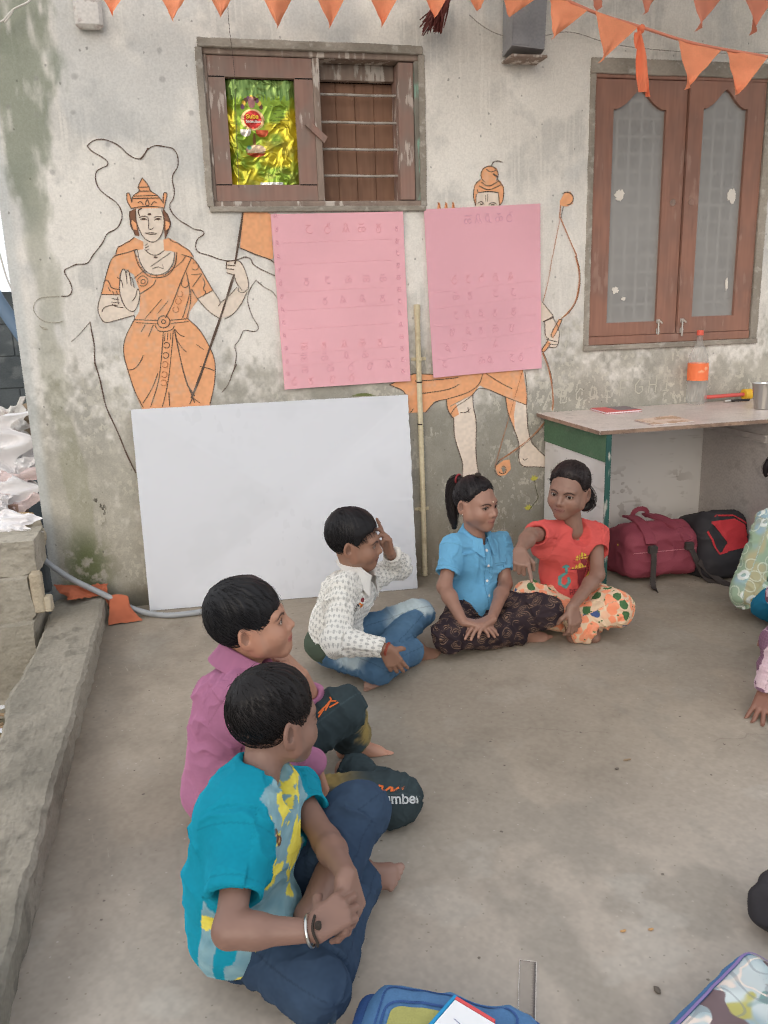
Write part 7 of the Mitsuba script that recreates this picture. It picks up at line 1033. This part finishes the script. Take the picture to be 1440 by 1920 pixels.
# ---- boy in the purple shirt
JP = fixz(JP); JP.update(hf=(.97, -.10, .17), hu=(-.17, 0, 1), head=(0.100,-1.690,0.513), hs=1.03, bend=(-.018, 0, 0),
    handr=dict(f=(.25, -.1, -.95), n=(-.85, -.1, -.3), side=-1, curl=(.5, .6, .7, .7)), handl=dict(f=(-.62, -.05, .78), n=(-.6, .1, -.55), side=1, curl=(.1, .35, .6, .7), spread=.2),
    footr=((-.35, -.85, -.05), (0, 0, 1)), footl=((1, -.05, -.08), (0, -.2, 1)), lip=(160, 98, 88))
kp_, M, c, s, Mc, Mp, ch, be = child('child', 'boy in plum purple shirt seen from behind, chin on his hand', JP, (168, 125, 105), 'short')
hair_short(c, M, s, kp_, 21, top=.019, side=.006, crown=(.0, -.07, .085), fringe=.040, length=.050, n=3000, c0=(20, 20, 22), c1=(38, 37, 40), sweep=(.1, .9), hairline=[.034, .03, .012, -.018, -.040, .008, -.030, -.072, -.080])
purp = lambda V, N, uv, bi: lerp(lin((146, 92, 122)), lin((166, 112, 140)), fb(V*6, 3, 3))*(.95+.1*nz(V*260, 3))[:, None]
s1_, u1 = sleeve(JP['sr'], JP['er'], 1, .047, .043, JP['wr'], .033, .94); s2_, u2 = sleeve(JP['sl'], JP['el'], 1, .047, .043, JP['wl'], .034, .55)
tp, *_ = torso_prims(JP, grow=.012, deep=1.12)
kk_ = garment(kp_, 'shirt', tp+s1_+s2_+[neckhole(JP, .044, .012, Mc, .005)]+u1+u2+[hemcut(JP, Mp, -.045)], 'mat_cloth', lambda V, N, uv, bi: seams(V, uv, bi, purp(V, N, uv, bi), JP), jbones(JP, (0, 1, 0)), .0080, 71, .004, fr=14, fa=9, label='plum purple long sleeved shirt')
collar(kp_, A_(JP['neck'])+A_((.0, 0, .004)), frame(Mc[:, 1], Mc[:, 2]), .049, .030, .020, 'mat_cloth', lambda V: purp(V, 0, 0, 0)*.96, .32)
def jeans_dark(V, N, uv, bi):
    al = uv[:, 0]-bi*3.7; C_ = lerp(lin((44, 54, 58)), lin((58, 70, 74)), fb(V*16, 3, 2)); w = fb(V*10, 3, 5)-.5; L3_ = np.linalg.norm(A_(JP['kl'])-A_(JP['hl']))
    f = np.where(bi == 3, sstep(.09, .0, np.abs(al-L3_*.75)+w*.1)*sstep(.35, .8, N[:, 1]+.55*N[:, 2]-.2), 0); f = np.maximum(f, np.where(bi == 4, sstep(.16, .04, np.abs(al-.07)+w*.08)*sstep(.3, .75, N[:, 0]), 0)); f = np.maximum(f, np.where(bi == 1, sstep(.5, .9, N[:, 2]+.3*N[:, 1])*sstep(.12, .02, np.abs(al-.18)+w*.1)*.9, 0))
    C_ = lerp3(C_, vcol(V, lin((150, 130, 78))), f*.85); C_[(bi > 0)&(np.abs(np.abs(uv[:, 1])-.05) < .0016)] *= 1.5; return C_*(.9+.2*nz(V*200, 3))[:, None]
kk_ = garment(kp_, 'jeans', trousers(JP, Mp, (.066, .060), (.055, .049), (.92, .97), .01), 'mat_cloth', jeans_dark, lbones(JP), .0085, 81, .004, label='dark green black jeans with yellow fade and stitched script')
tg = vn(kk_); mat('thread_white', L3(186, 190, 192), .9); mat('thread_orange', L3(214, 110, 58), .9)
o_ = A_((0.384,-1.900,0.086)); ext = unit(A_((.97, -.23, -.03))); eyt = unit(A_((.09, .5, .85)))
tx = txt2('umber', .022, True); outl = so.unary_union([sg.Polygon(tx.vertices[f, :2]).buffer(.0002) for f in tx.faces]); outl = outl.difference(outl.buffer(-.0022)); decal(affinity.translate(outl, -.006, 0), kp_, 'stitched_lettering', tg, o_, ext, eyt, 'mat_thread_white')
scr_ = sg.LineString([(.0, .036), (.008, .046), (.016, .044), (.012, .034), (.022, .034), (.034, .042), (.040, .040), (.036, .034), (.048, .036), (.058, .043), (.062, .037), (.070, .042)]).buffer(.0024); decal(affinity.translate(scr_, -.022, -.004), kp_, 'stitched_lettering', tg, o_, ext, eyt, 'mat_thread_orange')
o2 = A_((0.292,-1.660,0.246)); decal(so.unary_union([sg.LineString(p).buffer(.0022) for p in ([(-.03, -.02), (-.01, .0), (.0, .012), (.016, .012)], [(-.012, -.012), (.004, .018), (.0, .022)], [(0, -.004), (.022, .008)], [(-.03, -.03), (-.018, -.012)])]), kp_, 'stitched_lettering', tg, o2, ext, eyt, 'mat_thread_orange')
# ---- boy in the turquoise T-shirt
JT = fixz(JT); JT.update(hf=(.88, .43, -.10), hu=(.05, .08, 1), head=(0.112,-2.110,0.464), hs=1.0, bend=(-.03, -.01, 0),
    handr=dict(f=(.86, .42, .12), n=(.05, .6, -.75), side=-1, curl=(.45, .55, .65, .7), thumb=(.7, .5)), handl=dict(f=(.10, -.45, -.85), n=(-.55, .5, -.3), side=1, curl=(.5, .7, .8, .8), thumb=(.2, -.6)),
    footr=((.95, .15, -.08), (0, -.25, 1)), footl=((-.5, -.7, -.05), (0, 0, 1)), res=.0025)
kt_, M, c, s, Mc, Mp, ch, be = child('child', 'boy in turquoise T-shirt with back turned, nearest to the camera', JT, (126, 97, 86), 'short')
hair_short(c, M, s, kt_, 33, top=.014, side=.003, crown=(-.012, -.070, .088), length=.032, n=4200, c0=(18, 17, 18), c1=(34, 30, 31), sweep=(0, .6))
def teal(V, N, uv, bi):
    C_ = lerp(lin((12, 124, 148)), lin((24, 136, 160)), fb(V*6, 3, 3)); fr, sx = Mc[:, 1], Mc[:, 0]; q = V-A_(JT['neck']); x, y, z = q@sx, q@fr, q@Mc[:, 2]
    pr_ = (bi == 0)&(y > .030+.02*(x > .02))&(np.abs(x) < .098); pr_ |= (bi == 0)&(z < -.20)&(x > .05)&(y > -.005)&(y < .03)
    w = fb(V*16, 4, 9); D_ = lerp(lin((104, 142, 156)), lin((132, 164, 172)), nz(V*60, 4)); yl = w > .565; D_[yl] = lerp(lin((206, 192, 70)), lin((222, 210, 100)), nz(V*50, 2))[yl]; br = (fb(V*9+5, 3, 14) > .60)&(z < -.08)&(z > -.17); D_[br] = lin((176, 140, 98)); ed = np.abs(fb(V*9+5, 3, 14)-.60) < .008; D_[ed&(z < -.08)&(z > -.19)] = lin((96, 70, 56))
    C_ = np.where(pr_[:, None], D_, C_); return C_*(.95+.1*nz(V*260, 3))[:, None]
s1_, u1 = sleeve(JT['sr'], JT['er'], .66, .046, .053); s2_, u2 = sleeve(JT['sl'], JT['el'], .45, .046, .050)
tp, *_ = torso_prims(JT, grow=.012, deep=1.05)
kk_ = garment(kt_, 'shirt', tp+s1_+s2_+[neckhole(JT, .050, .012, Mc, .004), ell(A_(JT['neck'])+Mc[:, 1]*.07-A_((0, 0, .03)), (.05, .06, .05), Mc, 's', .006)]+u1+u2+[hemcut(JT, Mp, -.030)], 'mat_cloth', lambda V, N, uv, bi: seams(V, uv, bi, teal(V, N, uv, bi), JT, (.66, .45)), jbones(JT, (0, 1, 0)), .0065, 91, .0034, fr=13, fa=9, label='turquoise T-shirt with a blue and yellow front print')
def navy(V, N, uv, bi): return lerp(lin((42, 57, 78)), lin((56, 73, 94)), fb(V*10, 3, 2))*(.92+.16*nz(V*170, 3))[:, None]*(1-.25*((bi > 0)&(np.abs(np.abs(uv[:, 1])-.055) < .0016)))[:, None]
kk_ = garment(kt_, 'trousers', trousers(JT, Mp, (.068, .059), (.052, .048), (.93, .62), .012), 'mat_cloth', navy, lbones(JT), .0095, 101, .0036, fr=16, fa=10, label='navy blue trousers')
tg = vn(kk_); mat('print_green', L3(150, 190, 70), .8)
o_ = A_((0.149,-2.150,0.233)); leafb = sg.Polygon([(-.014, .004), (.0, .016), (.018, .012), (.010, -.004), (-.004, -.018)]).buffer(.003); bd = so.unary_union([leafb.difference(leafb.buffer(-.0022)), sg.Point(.002, .003).buffer(.0065).difference(sg.Point(.002, .003).buffer(.0045)), sg.Point(.002, .003).buffer(.002)]); decal(bd, kt_, 'badge', tg, o_, (.97, -.23, 0), (.1, .5, .85), 'mat_print_green')
fw_ = unit(A_(JT['wr'])-A_(JT['er'])); wc = A_(JT['wr'])-fw_*.006
mat('bangle', L3(206, 204, 200), .2, .5, metallic=1.); ring(kt_, 'bangle', wc, fw_+A_((0, 0, .25)), .0255, .0028, 'mat_bangle', 36); ring(kt_, 'wrist_thread', wc+fw_*.010, fw_+A_((0, .1, .15)), .0235, .0024, 'mat_rope_dark', 30, .002)
obj('thread_knot', rough(trimesh.creation.icosphere(2, .007), .004, 90).apply_translation(wc+fw_*.014+A_((0, -.012, .022))), 'mat_rope_dark', kt_)
# ---- two children half outside the picture on the right
JG = fixz(dict(pelvis=(2.35, -.88, .09), neck=(2.31, -.89, .43), head=(2.325, -.91, .565), sr=(2.205, -.92, .375), sl=(2.46, -.82, .38), er=(2.10, -.95, .115), wr=(2.22, -1.06, .12), el=(2.55, -.90, .19), wl=(2.42, -1.04, .13),
    hr=(2.33, -.89, .085), kr=(2.145, -1.03, .088), ar=(2.44, -1.16, .05), hl=(2.47, -.87, .085), kl=(2.62, -1.08, .09), al=(2.36, -1.10, .05), hf=(-.3, -.95, -.1), hu=(0, 0, 1), hs=1., res=.0034,
    handr=dict(f=(.8, -.5, -.2), n=(0, -.2, -1), side=-1, curl=(.3,)*4), handl=dict(f=(-.8, -.5, -.2), n=(0, -.2, -1), side=1, curl=(.3,)*4), footr=((.8, -.4, 0), (0, 0, 1)), footl=((-.8, -.4, 0), (0, 0, 1))))
kg_, M, c, s, Mc, Mp, ch, be = child('child', 'child in pale green ring patterned top at the right edge, beside the black bag', JG, (140, 100, 80), 'long')
hair_short(c, M, s, kg_, 40, top=.010, side=.007, crown=(0, -.09, .05), length=.045, n=900, hairline=HLg, back=True); lw = lambda x, y, z: c+M@(A_((x, y, z))*s)
locks([lw(.05, -.05, .06), lw(.085, -.05, .06), lw(.105, -.05, .03), lw(.10, -.05, -.015)], [.008, .013, .014, .007], 30, .2, 9, parent=kg_, name='hair_tail')
def rings(p, n, uv):
    x, y = uv.x, uv.y; base = mix(C3(150, 172, 148), C3(150, 178, 190), smoothstep(.45, .6, fbm(x*9, y*9, 3, 3))); base = mix(base, C3(176, 172, 138), smoothstep(.55, .68, fbm(x*8+4, y*8, 7, 3)))
    v, v2, r = voronoi(x*18, y*18); rg = smoothstep(.05, .02, dr.abs(v-.36)); bold = smoothstep(.36, .33, v)*smoothstep(.13, .16, v)*smoothstep(.7, .71, r); return mix(mix(base, C3(206, 212, 196), rg*.8), C3(220, 226, 222), bold)
UVm('ring_cloth', rings)
s1_, u1 = sleeve(JG['sr'], JG['er'], 1, .052, .050, JG['wr'], .036, .9); s2_, u2 = sleeve(JG['sl'], JG['el'], 1, .050, .048, JG['wl'], .036, .9); tp, *_ = torso_prims(JG, grow=.012)
garment(kg_, 'top', tp+s1_+s2_+[neckhole(JG, .046, .01, Mc, .0)]+u1+u2+[hemcut(JG, Mp, -.05)], 'mat_ring_cloth', None, jbones(JG, (0, 1, 0)), .0105, 111, .0042, boxuv=True, fr=16, fa=12, label='pale green top with white ring pattern')
garment(kg_, 'trousers', trousers(JG, Mp, (.070, .062), (.058, .05), (.9, .9), .01), 'mat_cloth', lambda V, N, uv, bi: vcol(V, lin((34, 104, 134)))*(.9+.2*fb(V*18, 3, 3))[:, None], lbones(JG), .005, 121, .0045, label='petrol blue trousers')
JK = fixz(dict(pelvis=(2.06, -1.46, .09), neck=(1.98, -1.48, .42), head=(1.97, -1.48, .555), sr=(1.91, -1.60, .36), sl=(2.01, -1.36, .37), er=(1.730,-1.600,0.213), wr=(1.679,-1.615,0.054), el=(2.05, -1.22, .2), wl=(2.0, -1.33, .14),
    hr=(2.03, -1.54, .085), kr=(1.98, -1.78, .085), ar=(2.0, -1.50, .05), hl=(2.05, -1.38, .085), kl=(2.26, -1.14, .085), al=(2.1, -1.40, .05), hf=(-1, .1, -.1), hu=(0, 0, 1), hs=1., res=.003,
    handr=dict(f=(-.62, -.60, -.42), n=(.05, .15, -1), side=-1, curl=(.12, .14, .16, .2), spread=.35, thumb=(.1, -.3)), handl=dict(f=(-.7, .3, -.4), n=(0, 0, -1), side=1, curl=(.3,)*4), footr=((.3, .8, 0), (0, 0, 1)), footl=((.3, -.8, 0), (0, 0, 1))))
kk2, M, c, s, Mc, Mp, ch, be = child('child', 'child in pale pink leaf print sleeve leaning a hand on the floor, right edge', JK, (128, 90, 76), 'short')
hair_short(c, M, s, kk2, 44, length=.03, n=600)
def pinkp(p, n, uv):
    x, y = uv.x, uv.y; base = mix(C3(206, 184, 190), C3(190, 164, 174), fbm(x*14, y*14, 3, 3)); w = fbm(x*19+3, y*19, 5, 4); col = mix(base, C3(112, 82, 100), smoothstep(.545, .56, w)); lines = smoothstep(.85, .95, dr.sin(x*700))*.25+smoothstep(.85, .95, dr.sin(y*700))*.2; return mix(col, C3(168, 136, 150), lines)
UVm('pink_cloth', pinkp)
s1_, u1 = sleeve(JK['sr'], JK['er'], 1, .048, .045, JK['wr'], .034, .97); s2_, u2 = sleeve(JK['sl'], JK['el'], 1, .048, .045, JK['wl'], .034, .95); tp, *_ = torso_prims(JK, grow=.012)
garment(kk2, 'shirt', tp+s1_+s2_+[neckhole(JK, .046, .01, Mc, .0)]+u1+u2+[hemcut(JK, Mp, -.03)], 'mat_pink_cloth', None, jbones(JK, (0, 1, 0)), .008, 131, .0042, boxuv=True, fr=22, fa=10, label='pale pink shirt with dark plum leaves')
garment(kk2, 'trousers', trousers(JK, Mp, (.08, .07), (.064, .056)), 'mat_cloth', lambda V, N, uv, bi: vcol(V, lin((70, 74, 90))), lbones(JK), .005, 141, .005)
# ------------------------------------------------------------------ bags and small things on the floor
def rbox(c, half, M, r, op='u', k=.02):
    c, half = A_(c), A_(half)-r
    def fn(P):
        q = np.abs((P-c)@M)-half; o = np.maximum(q, 0); return np.sqrt((o*o).sum(1))+np.minimum(q.max(1), 0)-r
    return Prim(fn, c, np.linalg.norm(half)+r, op, k)
def rotz(a, tx=0., ty=0.):
    R3 = trimesh.transformations.euler_matrix(tx, ty, a, 'sxyz')[:3, :3]; return R3
def shell(parent, name, prims, m, amp, seed, h=.006, color=None, label=None, fq=9):
    V, F = nets(prims, h); V = relax(V, F, 2, .5); N = normals(V, F); w = fb(V*fq, 3, seed); r = 1-np.abs(2*nz(V*fq*1.7+w[:, None]*1.5, seed+2)-1); V = V+N*(amp*(r*r-.35)+amp*1.2*(w-.5))[:, None]; V[:, 2] = np.maximum(V[:, 2], .003)
    return obj(name, trimesh.Trimesh(V, F, process=False), m, parent, smooth=True, color=None if color is None else color(V, normals(V, F)), label=label)
def ribbon(parent, name, pts, up, w, t, m, n=6, twist=None):
    p = spline(pts, n); tg = np.gradient(p, axis=0); tg /= np.linalg.norm(tg, axis=1, keepdims=True); u = np.tile(unit(up), (len(p), 1)); s = np.cross(tg, u); s /= np.linalg.norm(s, axis=1, keepdims=True); u = np.cross(s, tg)
    rows = [p-s*w/2, p+s*w/2, p+s*w/2+u*t, p-s*w/2+u*t]; V = np.stack(rows, 1).reshape(-1, 3); f = []
    for i in range(len(p)-1):
        for j in range(4): a, b = i*4+j, i*4+(j+1) % 4; f += [[a, b, b+4], [a, b+4, a+4]]
    L_ = (len(p)-1)*4; f += [[0, 2, 1], [0, 3, 2], [L_, L_+1, L_+2], [L_, L_+2, L_+3]]
    return obj(name, trimesh.Trimesh(V, f, process=False), m, parent, smooth=40)
def fab(a, b, s=12.): return mikit.proc(lambda p, n, uv: mix(C3(*a), C3(*b), fbm(p.x*s, p.y*s, p.z*s, 3))*(.92+.16*noise(p.x*400, p.y*400, p.z*400)))
mat('bag_maroon', fab((122, 54, 68), (140, 68, 82)), .75, .3); mat('bag_black', fab((40, 38, 42), (56, 54, 58)), .7, .3); mat('bag_red', fab((176, 44, 54), (192, 60, 66)), .7, .3); mat('webbing', fab((56, 50, 50), (70, 64, 62), 40), .8); mat('bag_yellow', fab((196, 152, 60), (204, 164, 80)), .8); mat('piping_pink', L3(176, 110, 122), .6)
MB_ = thing('school_bag', 'maroon school bag lying under the desk with its straps on top', 'bag')
Mm = rotz(-.06, -.18)
k1 = shell(MB_, 'body', [rbox((2.055, -.315, .115), (.180, .135, .105), Mm, .045), rbox((2.055, -.29, .17), (.165, .10, .07), rotz(-.06, -.35), .04, k=.03)], 'mat_bag_maroon', .010, 3)
tg = vn(k1); decal(sg.box(-.155, -.003, .155, .0005), MB_, 'piping', tg, (2.05, -.46, .155), (1, -.04, 0), (0, .35, 1), 'mat_piping_pink', .003)
obj('patch', rough(trimesh.creation.icosphere(3, .03).apply_scale((.5, .8, 1.1)).apply_translation((1.885, -.33, .165)), .008, 30), 'mat_bag_yellow', MB_, smooth=True)
for x0, x1, x2 in ((1.985, 1.975, 1.955), (2.09, 2.16, 2.235)):
    ribbon(MB_, 'strap', [(x0+.01, -.20, .25), (x0, -.27, .262), (x0*.5+x1*.5, -.37, .245), (x1, -.445, .185)], (0, -.3, 1), .052, .012, 'mat_bag_maroon')
    obj('buckle', rough(box(x1-.02, x1+.02, -.478, -.452, .150, .185, .004), .002, 40), 'mat_webbing', MB_)
    ribbon(MB_, 'webbing', [(x1, -.468, .165), (x1*.6+x2*.4, -.490, .09), (x2, -.515, .012), (x2+(x2-x1)*.6, -.57, .006)], (0, -1, .3), .026, .003, 'mat_webbing')
ribbon(MB_, 'handle', [(2.02, -.20, .245), (2.03, -.21, .285), (2.07, -.21, .29), (2.095, -.20, .245)], (0, -1, .2), .022, .005, 'mat_bag_maroon')
BB = thing('school_bag', 'black school bag with red front panel, right of the maroon bag', 'bag')
Mk = rotz(.10, -.38, .06)
k1 = shell(BB, 'body', [rbox((2.345, -.375, .135), (.135, .115, .145), Mk, .055), rbox((2.345, -.40, .07), (.140, .13, .065), rotz(.1), .05, k=.04)], 'mat_bag_black', .009, 5)
tg = vn(k1); o_ = (2.345, -.49, .19); ex_, ey_ = (1, .10, 0), (.02, .40, .92)
pan = sg.Polygon([(-.075, .085), (.06, .085), (.11, .05), (.115, -.045), (-.04, -.055), (.0, -.02), (-.035, .04)])
decal(pan.buffer(.004), BB, 'red_panel', tg, o_, ex_, ey_, 'mat_bag_red', .003); decal(sg.LineString([(-.115, .095), (-.062, -.062), (-.02, -.058)]).buffer(.0045), BB, 'red_piping', tg, o_, ex_, ey_, 'mat_bag_red', .003); decal(sg.LineString([(-.115, .097), (-.06, .115), (.06, .105), (.12, .06)]).buffer(.004), BB, 'red_piping', tg, o_, ex_, ey_, 'mat_bag_red', .003)
ribbon(BB, 'webbing', [(2.19, -.50, .10), (2.235, -.525, .05), (2.275, -.56, .012), (2.30, -.61, .006)], (0, -1, .5), .028, .003, 'mat_webbing')
# blue backpack at the bottom edge, books on it
mat('bag_blue', fab((66, 106, 152), (84, 124, 166)), .7, .3); mat('bag_deep', fab((48, 78, 134), (60, 92, 146)), .7, .3); mat('bag_olive', fab((158, 158, 92), (168, 166, 104)), .8); mat('edge_blue', L3(40, 140, 190), .5); mat('edge_red', L3(208, 84, 88), .5)
BP = thing('backpack', 'blue backpack with olive pocket lying at the bottom edge of the picture', 'backpack')
Mb2 = rotz(-.50)
k1 = shell(BP, 'body', [rbox((.275, -2.665, .045), (.150, .205, .050), Mb2, .045)], 'mat_bag_blue', .009, 7)
shell(BP, 'side', [rbox((.262, -2.672, .028), (.168, .215, .026), Mb2, .022)], 'mat_bag_deep', .006, 9)
tg = vn(k1); loc = lambda x, y: (.275+Mb2[0, 0]*x+Mb2[0, 1]*y, -2.665+Mb2[1, 0]*x+Mb2[1, 1]*y, .1)
ro = sg.box(-.10, -.15, .09, .155).buffer(.03); ri = sg.box(-.08, -.15, .02, .115).buffer(.02)
decal(ri, BP, 'pocket', tg, loc(0, 0), Mb2[:, 0], Mb2[:, 1], 'mat_bag_olive', .003, .012); decal(ro.buffer(-.006).difference(ro.buffer(-.010)), BP, 'seam', tg, loc(0, 0), Mb2[:, 0], Mb2[:, 1], 'mat_bag_deep', .002, .012); decal(ri.buffer(.014).difference(ri.buffer(.009)), BP, 'seam', tg, loc(0, 0), Mb2[:, 0], Mb2[:, 1], 'mat_bag_deep', .002, .012)
ribbon(BP, 'strap', [(.40, -2.56, .05), (.455, -2.53, .035), (.49, -2.55, .02), (.51, -2.60, .01)], (0, 0, 1), .04, .012, 'mat_bag_deep')
NB = thing('exercise_book', 'white page exercise book with red and blue edges on the blue backpack', 'book')
Mn = rotz(-.92); nb0 = A_((.318, -2.662, .108)); nl = lambda x, y, z: nb0+Mn@A_((x, y, z))
def slab(x0, x1, y0, y1, z0, z1): return hullbox([nl(x, y, z) for x in (x0, x1) for y in (y0, y1) for z in (z0, z1)])
obj('back_cover', slab(-.085, .085, -.11, .11, 0, .002), 'mat_edge_red', NB); obj('pages', slab(-.080, .080, -.105, .105, .0022, .010), 'mat_paper_white', NB); obj('tape', cat_([slab(-.085, -.004, .106, .112, .002, .0108), ]), 'mat_edge_red', NB); obj('tape', slab(-.0865, -.0812, -.11, .112, .002, .0112), 'mat_edge_blue', NB)
mat('ink_blue', L3(120, 126, 160), .9)
for i in range(7):
    rr_ = random.Random(i); pts = [nl(-.06+.012*j, .07-.02*i+rr_.uniform(-.003, .003), .0108) for j in range(4+rr_.randrange(4))]; obj('handwriting', tube(spline(pts, 3), .0006, 4), 'mat_ink_blue', NB)
# backpack with a printed front at the bottom right
BQ = thing('backpack', 'blue backpack with pale printed front, bottom right corner', 'backpack')
Mq = rotz(.46); qc = A_((.868, -2.785, .05)); ql = lambda x, y, z=0: qc+Mq@A_((x, y, z))
k1 = shell(BQ, 'body', [rbox(qc, (.165, .205, .055), Mq, .045)], 'mat_bag_blue', .006, 11)
def blots(p, n, uv):
    base = mix(C3(190, 200, 202), C3(150, 172, 180), smoothstep(.4, .62, fbm(p.x*7, p.y*7, 3, 4))); base = mix(base, C3(206, 176, 178), smoothstep(.52, .66, fbm(p.x*6+5, p.y*6, 8, 3))); base = mix(base, C3(176, 172, 104), smoothstep(.62, .66, fbm(p.x*10+9, p.y*10, 5, 3))); base = mix(base, C3(120, 152, 150), smoothstep(.64, .67, fbm(p.x*12+2, p.y*12+7, 6, 3))); base = mix(base, C3(226, 214, 204), smoothstep(.46, .5, fbm(p.x*16, p.y*16+3, 21, 3))*smoothstep(.56, .52, fbm(p.x*16, p.y*16+3, 21, 3))); w = fbm(p.x*5, p.y*5, 4, 3); ln = smoothstep(.86, .96, dr.sin(w*70)); base = mix(base, C3(120, 130, 138), ln*.45); return mix(base, C3(112, 96, 100), smoothstep(.64, .67, fbm(p.x*13, p.y*13+3, 11, 3)))
mat('print_front', mikit.proc(blots), .35, .4); mat('piping_lilac', L3(134, 118, 168), .6)
tg = vn(k1); fp = sg.box(-.115, -.16, .115, .155).buffer(.025); decal(fp, BQ, 'printed_front', tg, ql(0, 0, .1), Mq[:, 0], Mq[:, 1], 'mat_print_front', .003, .012)
decal(fp.buffer(.006).difference(fp), BQ, 'piping', tg, ql(0, 0, .1), Mq[:, 0], Mq[:, 1], 'mat_piping_lilac', .006, .012)
ribbon(BQ, 'strap', [ql(-.15, .02, -.01), ql(-.19, .03, -.02), ql(-.215, .05, -.03), ql(-.225, .065, -.04)], (0, 0, 1), .018, .01, 'mat_webbing')
BX = thing('black_bag', 'black fabric bag cut by the right edge, above the printed backpack', 'bag')
shell(BX, 'body', [rbox((1.146, -2.455, .066), (.105, .10, .060), rotz(.5), .05), rbox((1.18, -2.51, .045), (.10, .10, .045), rotz(.2), .04, k=.02)], 'mat_bag_black', .014, 13)
# ruler
scene['mat_acrylic'] = {'type': 'blendbsdf', 'weight': .12, 'a': {'type': 'thindielectric', 'int_ior': 1.2}, 'b': {'type': 'twosided', 'bsdf': {'type': 'principled', 'base_color': {'type': 'rgb', 'value': L3(150, 144, 144)}, 'roughness': .2, 'specular': .6}}}
ra, rb_, rc_, rd_ = [A_(p) for p in ((0.543,-2.365,0.002), (0.573,-2.379,0.002), (0.500,-2.539,0.002), (0.469,-2.531,0.002))]
RL = thing('ruler', 'clear plastic ruler lying on the floor at the bottom', 'ruler')
obj('strip', trimesh.Trimesh([ra, rb_, rc_, rd_], [[0, 1, 2], [0, 2, 3]], process=False), 'mat_acrylic', RL)
obj('edge', cat_([tube([rb_, rc_], .0012, 5), tube([ra, rb_], .0010, 5), tube([ra, rd_], .0008, 5)]), 'mat_box_white', RL)
mat('tick', L3(92, 86, 88), .9)
tk = []
for i in range(4, 150):
    f = i/150.; a, b = ra+(rd_-ra)*f, rb_+(rc_-rb_)*f; l = .30 if i % 10 == 0 else (.22 if i % 5 == 0 else .14); u_ = (b-a); q = [b-u_*.04, b-u_*l]; d = unit(rd_-ra)*.00035; up = A_((0, 0, .0012)); tk.append(trimesh.Trimesh([q[0]-d+up, q[0]+d+up, q[1]+d+up, q[1]-d+up], [[0, 1, 2], [0, 2, 3]], process=False))
obj('tick_marks', cat_(tk), 'mat_tick', RL, kind='stuff')
# crumbs on the floor
mat('petal', L3(190, 150, 104), .8); mat('pebble', L3(104, 96, 88), .9)
for nm, lab, m, pos, sc in (('petal', 'orange petal scrap on the floor, left of two', 'mat_petal', (0.779,-2.351,0.003), (.007, .004, .0015)), ('petal', 'orange petal scrap on the floor, right of two', 'mat_petal', (0.836,-2.362,0.003), (.006, .004, .0015)), ('pebble', 'small grey pebble on the floor near the printed backpack', 'mat_pebble', (0.763,-2.505,0.004), (.006, .009, .004)), ('pebble', 'small dark pebble in the middle of the floor', 'mat_pebble', (1.069,-1.798,0.003), (.006, .005, .003)), ('twig_bit', 'bit of dry twig on the floor near the middle', 'mat_twig', (1.120,-1.764,0.003), (.014, .003, .002))):
    b = rough(trimesh.creation.icosphere(2, 1.).apply_scale(sc), .002, 200).apply_translation(pos); k = obj(nm, b, m, smooth=True); labels[k] = {'label': lab, 'category': nm.replace('_', ' ')}
